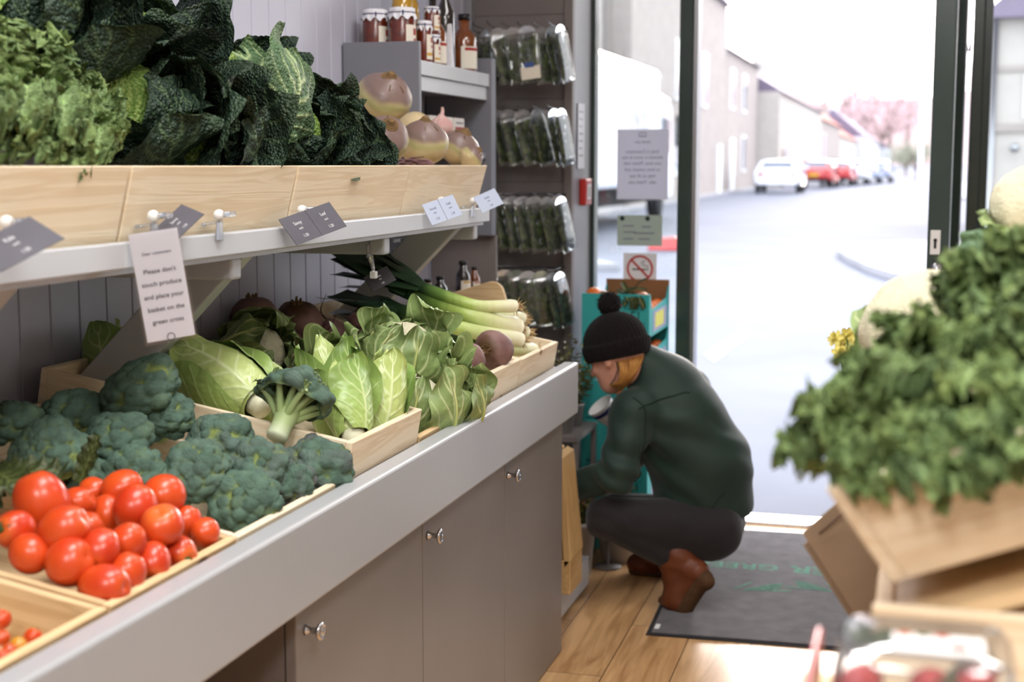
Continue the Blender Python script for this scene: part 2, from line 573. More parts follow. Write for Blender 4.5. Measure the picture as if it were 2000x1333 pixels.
struct('wall_front_base', MB().bx(.20, 1.75, 5.62, 5.76, 0, .45), m_green)
struct('wall_window_base', MB().bx(PX, -.93, 5.62, 5.76, 0, .35), m_green)
# trim: corner strip, pillar edge strip, threshold
struct('trim_1', MB().bx(WALLX - .002, WALLX + .03, 5.27, 5.335, 0, 2.88), m_midgrey, bevel=.003)
struct('trim_2', MB().bx(PX - .03, PX + .004, 5.30, 5.338, 0, 2.88), m_taupe, bevel=.003)
m_thresh = M('threshold_metal', (225, 226, 230), .3, .5, metal=.3)
struct('trim_threshold', MB().bx(-.90, .2, 5.69, 5.83, -.03, .012), m_thresh, bevel=.004)

# shop window left of the door and the light right of it
def window(name, x0, x1, z0, z1, fr=.035, y=5.66):
    r = link(name, None); r['kind'] = 'structure'; r.location = ((x0 + x1) / 2, y, z0)
    f = MB()
    f.bx(x0, x0 + fr, y - .03, y + .04, z0, z1); f.bx(x1 - fr, x1, y - .03, y + .04, z0, z1)
    f.bx(x0 + fr, x1 - fr, y - .03, y + .04, z0, z0 + fr); f.bx(x0 + fr, x1 - fr, y - .03, y + .04, z1 - fr, z1)
    part('window_frame', f, m_green, r, False, .003, True)
    part('window_pane', MB().bx(x0 + fr * .6, x1 - fr * .6, y + .004, y + .010, z0 + fr * .6, z1 - fr * .6), m_glass, r, False, 0, True)
    return r


window('window_1', PX + .001, -.905, .35, 2.30, .016)
window('window_2', .205, 1.75, .45, 2.30, .03)
# mullion between shop window and door: green in front, daylight on its door side put in as a pale steel strip
mb = MB().bx(-.925, -.872, 5.60, 5.70, 0, 2.30)
struct('trim_post', mb, m_green, bevel=.004)
struct('trim_post_lit_side', MB().bx(-.872, -.852, 5.61, 5.70, 0, 2.30), m_steel, bevel=.003)
struct('trim_door_post', MB().bx(.165, .205, 5.60, 5.72, 0, 2.30), m_green, bevel=.004)

# the door leaf, swung into the shop: we look at its lock edge
d = link('door_1', None); d['kind'] = 'structure'; d.location = (.080, 5.66, .012)
d.rotation_euler = (0, 0, math.atan2(-.80, -.056) )
Ld = .80
for nm, b in (('stile', (0, .11)), ('stile', (Ld - .10, Ld))):
    part(nm, MB().bx(b[0], b[1], .0, .068, 0, 2.24), m_green, d, False, .004)
for z0, z1 in ((0, .22), (2.12, 2.24)):
    part('rail', MB().bx(.11, Ld - .10, .002, .05, z0, z1), m_green, d, False, .003)
part('door_pane', MB().bx(.10, Ld - .09, .022, .028, .2, 2.14), m_glass, d, False)
p_ = part('lock_plate', MB().bx(Ld, Ld + .003, .010, .042, 1.145, 1.225), m_white, d, False, .003)
lk = MB(); lk.lathe([(.0001, 0), (.006, 0), (.006, .003), (.0001, .003)], 12, m4(basis_z((1, 0, 0)), (Ld + .003, .026, 1.192))); lk.bx(Ld + .003, Ld + .005, .022, .030, 1.165, 1.19)
part('keyhole', lk, m_black, p_, False)
hd = MB(); hd.tube([(Ld, .034, 1.10), (Ld + .03, .034, 1.118), (Ld + .048, .036, 1.11), (Ld + .052, .038, 1.08), (Ld + .052, .040, .95)], .008, 10)
hd.lathe([(.001, 0), (.022, 0), (.022, .01), (.001, .012)], 16, m4(basis_z((1, 0, 0)), (Ld, .034, 1.10)))
part('door_handle', hd, m_chrome, d, True)

# ceiling lamps
for i, (x, y, p) in enumerate(LAMPS):
    t = thing('ceiling_light', 'flush white ceiling light panel ' + ('over the produce counter near the back of the shop', 'over the tomato crates', 'over the leek crate', 'over the right hand aisle behind the camera', 'near the front right window')[i], 'ceiling light', (x, y, LAMP_Z), 'ceiling light panels')
    part('housing', MB().bx(-.27, .27, -.6, .6, 0, .02), m_white, t, False, .004)

# slatwall board that carries the herb packs
t = thing('slatwall_panel', 'dark taupe slatwall board covering the pillar face beside the shop window', 'display board', ((WALLX + PX) / 2, 5.335, .0))
mb = MB(); n = 26; zz = []
for k in range(n):
    z0 = .02 + k * .105
    zz += [(z0, 5.316), (z0 + .1005, 5.316), (z0 + .101, 5.319), (z0 + .1035, 5.319)]
P = np.zeros((len(zz), 2, 3))
for i, (z, yy) in enumerate(zz):
    P[i, :, 1] = yy; P[i, :, 2] = z; P[i, 0, 0] = WALLX + .03; P[i, 1, 0] = PX - .03
mb.grid(P, flip=True)
part('board', mb, m_taupe, t, False, 0, True)
part('backing', MB().bx(WALLX + .03, PX - .03, 5.327, 5.338, .02, 2.75), m_taupe, t, False, 0, True)
# ================================================================== pine crates
PINE = [pine('pine_along_%s' % 'xyz'[i], i) for i in range(3)]
PINE_W = [pine('warm_pine_along_%s' % 'xyz'[i], i, (212, 184, 142), (184, 146, 100), (96, 58, 34), .9, 3.1) for i in range(3)]
PINE_P = [pine('pale_pine_along_%s' % 'xyz'[i], i, (230, 214, 186), (210, 184, 146), (140, 92, 56), .8, 5.7) for i in range(3)]


def crate(label, x0, x1, y0, y1, z0, h, tilt, flare=.0, th=.014, group=None, pn=PINE, name='wooden_crate', sideh=None, endflare=0.):
    """open pine crate; x0 is its aisle side, x1 the wall side; local X points to the wall, local Y towards the camera"""
    L = abs(x1 - x0) / math.cos(tilt); Wd = y1 - y0
    s = -1 if x1 < x0 else 1
    back = Vector((s * math.cos(tilt), 0, math.sin(tilt))); up = Vector((-s * math.sin(tilt), 0, math.cos(tilt))); yv = up.cross(back)
    R = Matrix((back, yv, up)).transposed()
    o = (x0, y1 if yv.y < 0 else y0, z0)
    t = thing(name, label, 'crate', o, group, R)
    e = endflare; f = flare; sh = sideh or h

    def slab(V): return MB().hexa(V)
    # front and back boards (lean out by the flare), end boards, floor
    fr = slab([(0, 0, 0), (th, 0, 0), (th, Wd, 0), (0, Wd, 0), (-f, -e, h), (th - f, -e, h), (th - f, Wd + e, h), (-f, Wd + e, h)])
    part('front_board', fr, pn[1], t, False, .0022)
    bk = slab([(L - th, 0, 0), (L, 0, 0), (L, Wd, 0), (L - th, Wd, 0), (L - th + f, -e, h), (L + f, -e, h), (L + f, Wd + e, h), (L - th + f, Wd + e, h)])
    part('back_board', bk, pn[1], t, False, .0022)
    for a, b, ea in ((0.0005, th, -e), (Wd - th, Wd - .0005, e)):
        k = sh / h
        sd = slab([(th, a, 0), (L - th, a, 0), (L - th, b, 0), (th, b, 0), (th - f * k, a + ea * k, sh), (L - th + f * k, a + ea * k, sh), (L - th + f * k, b + ea * k, sh), (th - f * k, b + ea * k, sh)])
        part('end_board', sd, pn[0], t, False, .0022)
    part('base_board', MB().bx(th, L - th, th, Wd - th, .001, .009), pn[0], t, False)
    return t


# ================================================================== counter
FX = -.945                                    # aisle face of the counter's front board
t = thing('display_counter', 'long grey produce counter with pale front board under the vegetable crates', 'counter', (-1.3, 2.2, 0))
part('front_board', MB().bx(-.990, FX, -.6, 4.01, .725, .877), m_fascia, t, False, .007, True, seg=3)
k10 = math.tan(TILT)


def deck(y0, y1, z, x0=-.992, x1=-1.69):
    z1 = z + (x0 - x1) * k10
    return MB().hexa([(x1, y0, z1 - .02), (x0, y0, z - .02), (x0, y1, z - .02), (x1, y1, z1 - .02), (x1, y0, z1), (x0, y0, z), (x0, y1, z), (x1, y1, z1)])


for y0, y1, z in ((-.6, 2.372, .782), (2.372, 2.772, .858), (2.772, 3.15, .782), (3.15, 4.0, .858)):
    part('sloping_bed', deck(y0, y1, z), m_midgrey, t, False, 0, True)
for y0, y1, z in ((2.372, 2.382, .858), (2.762, 2.772, .858), (3.15, 3.16, .858), (3.985, 4.0, .858)):
    zz = z + .698 * k10
    part('riser', MB().hexa([(-1.69, y0, .70), (-.992, y0, .70), (-.992, y1, .70), (-1.69, y1, .70), (-1.69, y0, zz - .021), (-.992, y0, z - .021), (-.992, y1, z - .021), (-1.69, y1, zz - .021)]), m_midgrey, t, False, 0, True)
part('under_panel', MB().bx(-1.69, -1.013, -.6, 4.0, .69, .70), m_taupe, t, False, 0, True)

# base cabinets: one door each, round metal knob
def cabinet(y0, y1, label, knob):
    t = thing('base_cabinet', label, 'cabinet', (-1.2, (y0 + y1) / 2, 0), 'base cabinets under the counter')
    X = -.99
    c = MB().bx(-1.60, X - .022, y0 + .0005, y0 + .018, .0, .688).bx(-1.60, X - .022, y1 - .018, y1 - .0005, .0, .688).bx(-1.60, -1.585, y0 + .018, y1 - .018, .0, .688).bx(-1.585, X - .022, y0 + .018, y1 - .018, .06, .075)
    part('body', c, m_taupe, t, False, 0, True)
    dr = part('door', MB().bx(X - .020, X, y0 + .002, y1 - .002, .004, .714), m_cab, t, False, .002, True)
    kb = MB().lathe([(.0001, 0), (.010, 0), (.0085, .004), (.006, .010), (.006, .020), (.012, .024), (.0165, .027), (.0165, .030), (.0125, .0335), (.0115, .0325), (.004, .034), (.0001, .036)], 24, m4(basis_z((1, 0, 0)), (X - wloc(dr)[0], knob[1] - wloc(dr)[1], knob[2] - wloc(dr)[2])))
    part('knob', kb, m_chrome, dr, True)
    return t


kn = [at_x(628, 1234, -.96), at_x(861, 1048, -.96), at_x(1013, 930, -.96)]
cabinet(2.13, 2.77, 'taupe base cabinet nearest the camera with round metal knob below the cauliflowers', kn[0])
cabinet(2.77, 3.39, 'middle taupe base cabinet of three with round metal knob', kn[1])
cabinet(3.39, 4.0, 'taupe base cabinet at the far end of the counter beside the crouching person', kn[2])
m_card = M('brown_card', (150, 112, 74), .8, .15, var=(8, .08))
t = thing('cardboard_box', 'brown cardboard box standing in the open space under the counter', 'box', (-1.25, 1.72, 0))
part('carton', MB().hexa([(-1.45, 1.45, 0), (-1.06, 1.45, 0), (-1.06, 1.86, 0), (-1.45, 1.86, 0), (-1.44, 1.46, .50), (-1.13, 1.46, .58), (-1.13, 1.85, .60), (-1.44, 1.85, .50)]), m_card, t, False, .003, True)
part('flap', MB().hexa([(-1.128, 1.46, .575), (-1.124, 1.46, .575), (-1.124, 1.85, .60), (-1.128, 1.85, .60), (-1.20, 1.46, .66), (-1.196, 1.46, .66), (-1.196, 1.85, .68), (-1.20, 1.85, .68)]), m_card, t, False, 0, True)

# crates bedded in the counter
tl = TILT
crate('low pine crate in the near corner holding a few cherry tomatoes', -1.012, -1.65, 1.19, 1.575, .790, .090, tl, pn=PINE_W, group='crates on the counter')
crate('low pine crate full of plum tomatoes', -1.012, -1.65, 1.583, 1.94, .790, .090, tl, pn=PINE_W, group='crates on the counter')
crate('low pine crate heaped with broccoli', -1.012, -1.65, 1.945, 2.365, .790, .090, tl, pn=PINE, group='crates on the counter')
crate('raised pine crate of pointed cabbages with pale front board', -1.000, -1.65, 2.385, 2.767, .868, .076, tl, pn=PINE_P, group='crates on the counter')
crate('sunken pine crate of cauliflowers behind the pointed cabbages', -1.012, -1.65, 2.778, 3.145, .790, .092, tl, pn=PINE_W, group='crates on the counter')
crate('raised pine crate of beetroot between cauliflowers and leeks', -1.000, -1.65, 3.165, 3.537, .868, .080, tl, pn=PINE_P, group='crates on the counter')
crate('raised pine crate of leeks at the far end of the counter', -1.000, -1.65, 3.545, 3.93, .868, .078, tl, pn=PINE_P, group='crates on the counter')

# ================================================================== wall shelf
SX = -1.20
t = thing('display_shelf', 'long pale grey wall shelf on timber brackets above the counter', 'shelf', (-1.45, 2.2, 1.29))
part('shelf_board', MB().bx(-1.694, SX - .02, -.3, 3.96, 1.276, 1.290), m_light, t, False, 0, True)
part('front_lip', MB().bx(SX - .02, SX, -.3, 3.96, 1.286, 1.328), m_light, t, False, .003, True)
for yb in (2.452, 3.241, 3.955):
    part('bracket_arm', MB().bx(-1.694, -1.235, yb - .042, yb, 1.234, 1.2755), m_light, t, False, .006, True, seg=3)
for yb in (1.775, 2.53, 3.85):
    part('brace', MB().prism([(-1.245, 1.2755), (-1.526, .99), (-1.656, .99), (-1.372, 1.2755)], 1, yb - .045, yb), m_light, t, False, .003, True)

for k, (y0, y1, lab) in enumerate(((.70, 1.335, 'wide pine crate on the wall shelf at the left edge of the picture'), (1.345, 2.013, 'wide pine crate on the wall shelf full of curly kale'), (2.02, 2.645, 'wide pine crate on the wall shelf under the big savoy cabbages'), (2.652, 3.305, 'wide pine crate on the wall shelf under the drooping savoy leaves beside the swedes'), (3.312, 3.955, 'wide pine crate of swedes at the far end of the wall shelf'))):
    crate(lab, -1.243, -1.68, y0 + .001, y1 - .001 - (.02 if k == 4 else 0), 1.291, .157, 0., flare=.04, th=.016, pn=(PINE_W, PINE, PINE, PINE_P, PINE_P)[k], group='pine crates on the wall shelf', endflare=(.0, .0, .0, .0, .012)[k])
# ================================================================== vegetables: generators
def veinmask(u, v, n=6, slope=.36, wid=.035, rib=.045, curve=.25):
    """midrib plus side veins that rise from it; u runs base to tip, v from edge to edge (-1..1)"""
    mid = np.exp(-(v / (rib * (1.25 - u))) ** 2)
    ph = (u - np.abs(v) * slope - curve * v * v * .4 + np.where(v > 0, .03, 0)) * n
    d = np.abs(ph - np.round(ph)) / n
    side = np.exp(-(d / (wid * .55 * (1.15 - np.abs(v)))) ** 2) * (np.abs(v) < .93)
    ph2 = (u * .6 + np.abs(v) * .8) * n * 2.1
    d2 = np.abs(ph2 - np.round(ph2)) / (n * 2.1)
    fine = np.exp(-(d2 / .012) ** 2) * .45
    return np.clip(np.maximum(mid, np.maximum(side * .85, fine * .0)), 0, 1)


def headleaf(mb, prof, t0, t1, ph0, half, off, flare, seed, ruff=.012, ruf_f=5, bump=.002, bump_f=70, nu=44, nv=44, n_veins=6, tipcurl=0., pale=0., veinw=1., notch=.1, tip=.75):
    """a leaf that wraps part of a head: prof(t) -> (radius, height) along the head's axis"""
    u = np.linspace(0, 1, nu)[:, None] * np.ones((1, nv)); v = np.linspace(-1, 1, nv)[None] * np.ones((nu, 1))
    wid = np.sin(np.clip(u * tip + .12, 0, 1) * PI) ** .55
    wid = wid * np.sqrt(1 - .88 * u ** 9)
    r0 = rng(seed)
    rag = 1 + notch * noise3(np.stack([u * 3, v * 0 + seed, np.sign(v)], -1), .9, seed, 2)
    ph = ph0 + v * half * wid * rag
    tt = t0 + (t1 - t0) * u * (1 + .03 * np.cos(v * 2.2))
    rho, z = prof(np.clip(tt, 0, 1)); e = 1e-3
    r1, z1 = prof(np.clip(tt + e, 0, 1)); ra, za = prof(np.clip(tt - e, 0, 1))
    dr = r1 - ra; dz = z1 - za; L = np.hypot(dr, dz) + 1e-9
    nr = dz / L; nz = -dr / L
    vm = veinmask(u, v, n_veins, wid=.035 * veinw, rib=.06 * veinw)
    edge = np.abs(v) ** 2.2 * (.25 + u) + np.clip(u - .75, 0, 1) * 2
    P0 = np.stack([rho * np.cos(ph), rho * np.sin(ph), z], -1)
    o = off + flare * u ** 2 + edge * (ruff * np.sin(u * ruf_f * 2 * PI + seed + np.sign(v)) * .6 + ruff * noise3(P0, 16, seed, 2)) + flare * .5 * np.abs(v) ** 2 * u
    o = o + bump * (np.abs(noise3(P0, bump_f, seed + 5, 2)) * 1.3 - .4) * (1 - vm) + vm * .0016 * veinw - np.exp(-(v / .08) ** 2) * .0
    o = o - tipcurl * np.clip(u - .72, 0, 1) ** 2 * 12
    X = (rho + o * nr) * np.cos(ph); Y = (rho + o * nr) * np.sin(ph); Zz = z + o * nz
    mb.grid(np.stack([X, Y, Zz], -1), a=(vm * (1 - .25 * np.abs(v))).ravel(), b=np.clip(pale * (1 - u) + .22 * np.clip(edge - .8, 0, 1) + .1 * r0.random(), 0, 1).ravel())
    return mb


def freeleaf(mb, L, W, seed, bend=.6, cup=.25, ruff=.012, rf=5, bump=.003, bf=55, nu=48, nv=44, n_veins=6, M4=None, pale=0., veinw=1., roll=0., tip=.78, stalk=0., stalk_r=.006):
    """a separate leaf: starts at the origin, grows along +Y, face up"""
    u = np.linspace(0, 1, nu)[:, None] * np.ones((1, nv)); v = np.linspace(-1, 1, nv)[None] * np.ones((nu, 1))
    w = W * np.sin(np.clip(u * tip + .08, 0, 1) * PI) ** .6 * (1 + .10 * noise3(np.stack([u * 3, np.sign(v) + 0 * u, 0 * u + seed], -1), 1., seed, 2))
    vm = veinmask(u, v, n_veins, wid=.032 * veinw, rib=.055 * veinw)
    x = v * w
    ang = bend * u ** 1.3
    s = np.cumsum(np.cos(ang), 0) * L / nu; h = -np.cumsum(np.sin(ang), 0) * L / nu
    P0 = np.stack([x, s, 0 * x + seed], -1)
    edge = np.abs(v) ** 2 * (.3 + .8 * u) + np.clip(u - .8, 0, 1) * 2
    n = cup * v * v * W + edge * ruff * (np.sin(u * rf * 2 * PI + seed * 1.7 + 2 * np.sign(v)) + noise3(P0, 14, seed, 2))
    n = n + bump * (np.abs(noise3(P0, bf, seed + 3, 2)) * 1.3 - .4) * (1 - vm) - vm * .002 + roll * x
    P = np.stack([x, s - n * -np.sin(ang), h + n * np.cos(ang)], -1)
    if M4 is not None: P = P @ np.array(M4)[:3, :3].T + np.array(M4)[:3, 3]
    mb.grid(P, a=(vm * (1 - .3 * np.abs(v))).ravel(), b=np.clip(pale * (1 - u) + .2 * np.clip(edge - .8, 0, 1), 0, 1).ravel())
    return mb


def ball_prof(R, sq=1.0):
    return lambda t: (R * np.sin(np.pi * np.clip(t, .0, 1)), -R * sq * np.cos(np.pi * t))


def cone_prof(R, H):
    def f(t):
        t = np.clip(t, 0, 1)
        return R * 1.12 * (np.sin(PI * np.clip(t * .90 + .09, 0, 1)) ** .62) * (1 - .66 * t ** 1.2), H * t
    return f


# ------------------------------------------------------------------ broccoli
m_broc = leafmat('broccoli_buds', (82, 106, 92), (128, 142, 74), (98, 94, 100), .75, (520, .55, .0016), var=(40, .22), spec=.2)
m_broc_stalk = M('broccoli_stalk', (150, 172, 112), .5, .35, var=(14, .12), attr=(206, 214, 186), bump=(60, .15, .001))


def dome(mb, R, H, nf, seed, n=100, bump=.42, under=-.25, purple=0., fine=.0012):
    """the budded crown: a low dome crowded with rounded florets, curling under at its rim"""
    r = rng(seed)
    # floret centres spread over the dome
    k = np.arange(nf) + .5; ph = k * 2.39996 + r.normal(0, .12, nf); ct = 1 - k / nf * (1 - under); st = np.sqrt(np.clip(1 - ct ** 2, 0, 1))
    C = np.stack([st * np.cos(ph), st * np.sin(ph), ct], -1) + r.normal(0, .05, (nf, 3)); C /= np.linalg.norm(C, axis=1, keepdims=True)
    size = r.uniform(.75, 1.2, nf) * 1.55 / math.sqrt(nf)
    t = np.linspace(0, math.acos(max(-.99, under - .12)), n // 2)[:, None]; p = np.linspace(0, 2 * PI, n, endpoint=False)[None]
    D = np.stack([np.sin(t) * np.cos(p), np.sin(t) * np.sin(p), np.cos(t) + 0 * p], -1).reshape(-1, 3)
    dist = np.linalg.norm(D[:, None] - C[None], axis=2)
    hgt = np.sqrt(np.clip(1 - (dist / (size[None] * 1.25)) ** 2, 0, 1)) * size[None]
    i = hgt.argmax(1); g = hgt.max(1)
    # smaller beads on each floret
    g2 = np.abs(noise3(D, 9, seed + 1, 2)) * .16
    g = g + g2 * size.mean()
    low = 1 + .10 * noise3(D, .8, seed + 2, 1)
    rad = (1 - bump * .5 + bump * 1.9 * g) * low
    V = D * rad[:, None] * np.array([R, R, H])
    V += D * (noise3(V, 160, seed + 3, 2) * fine)[:, None]
    cre = np.clip(1 - g / (size[i] * .92), 0, 1)
    a = np.clip(cre ** 2.2 * .9 * (.3 + .7 * (noise3(D, 1.4, seed + 6) > .15)) + .10 * (r.random(nf)[i] > .9), 0, .85)
    b = np.clip(purple * (.5 + .8 * noise3(D, .9, seed + 9)), 0, .8)
    P = V.reshape(t.shape[0], n, 3)
    mb.grid(P, cv=True, a=a, b=b)
    # the closing under-surface
    rim = P[-1]; c = rim.mean(0)
    U = np.stack([rim * (1 - q) + c * q + np.array([0, 0, .62 * H * math.sin(min(1, q * 1.3) * PI / 2)]) for q in np.linspace(0, .96, 12)])
    mb.grid(U, cv=True, a=.12, b=0)
    return mb


def broccoli(label, loc, axis, R, seed, H=None, nf=34, purple=0., stalk=.06, group='broccoli heads heaped in the crate'):
    t = thing('broccoli', label, 'broccoli', loc, group, basis_z(axis))
    H = H or R * .78
    part('crown', dome(MB(), R, H, nf, seed, purple=purple), m_broc, t)
    s = MB(); s.lathe([(.0001, -R * .35 - stalk), (R * .26, -R * .35 - stalk), (R * .27, -R * .3 - stalk * .5), (R * .34, -R * .30), (R * .62, -R * .08)], 14)
    part('stalk', s, m_broc_stalk, t)
    return t


# ------------------------------------------------------------------ tomatoes
m_tom = M('tomato_skin', (184, 40, 18), .30, .45, var=(9, .25), c2=(212, 82, 30), attr=(222, 120, 50), coat=.12, bump=(35, .03, .002))
m_calyx = M('calyx_green', (62, 84, 40), .6, .3, var=(60, .3))


def tomato(label, loc, axis, r=.031, L=1.25, seed=0, calyx=True, group='plum tomatoes in the crate', name='plum_tomato', mat=None, pale=.0):
    t = thing(name, label, 'tomato', loc, group, basis_z(axis))
    g = rng(seed); k1, k2 = g.uniform(-.06, .06, 2); lob = g.uniform(.0, .03)

    def fn(D):
        z = D[..., 2]; ph = np.arctan2(D[..., 1], D[..., 0])
        k = 1 + k1 * z + lob * np.cos(ph * 4 + seed) * (1 - z * z) ** .5
        k = k - .16 * np.exp(-((1 - z) / .035)) - .03 * np.exp(-((1 + z) / .04))
        return k
    mb = MB(); mb.ball((0, 0, 0), (r, r * (1 + k2), r * L), 22, fn=fn)
    zz = mb.v[0][:, 2] / (r * L); mb.a[0] = np.clip(smooth(.55, 1.0, zz) * .55 + pale, 0, 1) * (1 if calyx is not None else .3)
    part('fruit', mb, mat or m_tom, t)
    if calyx:
        c = MB(); n = 5
        for i in range(n):
            a = i * 2 * PI / n + seed; q = np.linspace(0, 1, 5)
            pts = np.stack([np.cos(a) * q * r * .62, np.sin(a) * q * r * .62, r * L * (.90 - .14 * q ** 2 + .07 * np.sin(q * 4 + i))], -1)
            c.tube(pts, r * .13 * (1 - q) + .0006, 6, flat=.35)
        c.tube([(0, 0, r * L * .84), (0, 0, r * L * .98), (r * .1, 0, r * L * 1.1)], r * .075, 6)
        part('calyx', c, m_calyx, t)
    return t


# ------------------------------------------------------------------ pointed cabbage
m_point = leafmat('pointed_cabbage_leaf', (158, 178, 96), (206, 218, 164), (196, 210, 140), .28, (60, .12, .003), var=(7, .10), spec=.5)
m_point_out = leafmat('pointed_cabbage_outer', (116, 150, 74), (194, 208, 150), (170, 192, 110), .34, (60, .15, .003), var=(7, .16), spec=.45)
m_butt = M('cut_stalk', (216, 214, 184), .55, .3, var=(40, .1))


def pointed(label, loc, axis, R=.062, H=.20, seed=0, outer=4, group='pointed cabbages', spin=0., open_=.012):
    t = thing('pointed_cabbage', label, 'cabbage', loc, group, basis_z(axis))
    pr = cone_prof(R, H); mb = MB()
    q = np.linspace(0, 1, 50); rr, zz = pr(q); th = np.linspace(0, 2 * PI, 64, endpoint=False)
    P = np.stack([rr[:, None] * np.cos(th), rr[:, None] * np.sin(th), np.repeat(zz[:, None], 64, 1)], -1)
    P[..., :2] *= (1 + .03 * noise3(P, 9, seed))[..., None]
    u = np.repeat(q[:, None], 64, 1); v = ((np.repeat(th[None], 50, 0) / (2 * PI) * 3) % 1) * 2 - 1
    mb.grid(P, cv=True, a=veinmask(u, v, 6, wid=.03, rib=.04).ravel() * .8, b=.35)
    part('heart', mb, m_point, t)
    for i in range(outer):
        lf = MB()
        headleaf(lf, pr, .02, .97 - .05 * i, spin + i * 2.3, 1.75 - .15 * i, .003 + .0035 * i, open_ * (.4 + i * .55), seed * 10 + i, ruff=.005, ruf_f=2.5, bump=.0012, bump_f=34, nu=84, nv=88, n_veins=5, pale=.7, tip=.865, notch=.05, veinw=.8)
        part('wrapper_leaf', lf, m_point if i < 2 else m_point_out, t)
    s = MB(); s.lathe([(.0001, -.022), (.02, -.022), (.023, -.016), (.024, .012), (.001, .014)], 16)
    part('stump', s, m_butt, t)
    return t


# ------------------------------------------------------------------ cauliflower in its leaves
m_caul = leafmat('cauliflower_leaf', (118, 142, 86), (216, 222, 172), (176, 190, 122), .42, (90, .25, .003), var=(8, .22), spec=.35)
m_caul_rib = M('cauliflower_rib', (206, 210, 150), .45, .35, var=(14, .1), c2=(180, 192, 116))
m_curd = M('cauliflower_curd', (206, 201, 172), .7, .25, var=(40, .06), vor=(260, .6, .003))


def cauliflower(label, loc, axis, R=.085, seed=0, n=8, group='cauliflowers in their leaves', flare=.02, cut=.86, spin=0.):
    t = thing('cauliflower', label, 'cauliflower', loc, group, basis_z(axis))
    pr = ball_prof(R, .95)
    c = MB(); c.ball((0, 0, R * .08), (R * .88, R * .88, R * .82), 30, fn=lambda D: 1 + .06 * np.abs(noise3(D, 1.8, seed, 2)))
    part('curd', c, m_curd, t)
    r = rng(seed)
    for i in range(n):
        f = MB(); g = MB(); ph = spin + i * 2.39996; top = cut - .10 * (i % 3) + r.uniform(-.04, .04)
        off = .004 + .0045 * i
        headleaf(f, pr, .06, top, ph, .78, off, flare * (.5 + .15 * i), seed * 31 + i, ruff=.016, ruf_f=4, bump=.002, bump_f=45, nu=76, nv=76, n_veins=5, pale=.5, tip=.70, veinw=.85, notch=.22)
        lf = part('wrapper_leaf', f, m_caul, t)
        q = np.linspace(.03, top * .92, 14); rr, zz = pr(q); o = off + flare * (.5 + .15 * i) * (q / top) ** 2 + .004
        pts = np.stack([(rr + o * np.sin(PI * q)) * math.cos(ph), (rr + o * np.sin(PI * q)) * math.sin(ph), zz - o * np.cos(PI * q)], -1)
        g.tube(pts, np.linspace(.010, .0018, 14), 8, flat=.7)
        part('midrib', g, m_caul_rib, lf)
    s = MB(); s.lathe([(.0001, -R - .022), (.024, -R - .022), (.027, -R - .012), (.03, -R * .8), (.001, -R * .7)], 16)
    part('stump', s, m_butt, t)
    return t


# ------------------------------------------------------------------ savoy cabbage
m_savoy = leafmat('savoy_leaf', (34, 53, 42), (92, 116, 80), (76, 94, 50), .5, (150, .9, .006), var=(10, .3), spec=.35)
m_savoy_in = leafmat('savoy_heart', (104, 136, 58), (190, 206, 120), (160, 186, 90), .45, (150, .8, .005), var=(9, .2), spec=.35)


m_savoy_pale = leafmat('savoy_leaf_pale_ribs', (70, 98, 66), (176, 194, 140), (120, 142, 80), .5, (150, .8, .005), var=(10, .25), spec=.35)


def savoy(label, loc, axis, R=.085, seed=0, n=9, group='savoy cabbages', flare=.06, spin=0., cut=.80, mat=None, vw=.8):
    t = thing('savoy_cabbage', label, 'cabbage', loc, group, basis_z(axis))
    pr = ball_prof(R, .9); r = rng(seed)
    c = MB()
    c.ball((0, 0, 0), (R, R, R * .9), 40, fn=lambda D: 1 + .05 * np.abs(noise3(D, 3.0, seed, 2)))
    D = c.v[0] / R; ph = np.arctan2(D[:, 1], D[:, 0]); u = np.arccos(np.clip(-D[:, 2] / .9 / 1.05, -1, 1)) / PI
    c.a[0] = veinmask(u, ((ph / (2 * PI) * 3) % 1) * 2 - 1, 8) * .8
    part('heart', c, m_savoy_in, t)
    for i in range(n):
        f = MB()
        headleaf(f, pr, .05, cut - .022 * i + r.uniform(-.05, .05), spin + i * 2.39996, .95 - .01 * i, .005 + .004 * i, flare * (.3 + .13 * i), seed * 17 + i, ruff=.014, ruf_f=3, bump=.006, bump_f=38, nu=72, nv=72, n_veins=6, tip=.72, veinw=vw, notch=.12, tipcurl=.012)
        part('outer_leaf', f, mat or m_savoy, t)
    s = MB(); s.lathe([(.0001, -R - .02), (.022, -R - .02), (.025, -R - .01), (.028, -R * .75), (.001, -R * .7)], 16)
    part('stump', s, m_butt, t)
    return t


# ------------------------------------------------------------------ curly kale
m_kale = leafmat('curly_kale', (106, 130, 84), (152, 174, 118), (150, 168, 94), .55, (300, .6, .006), var=(30, .34), spec=.25)
m_kale_stem = M('kale_stem', (142, 172, 106), .5, .35, var=(20, .12))


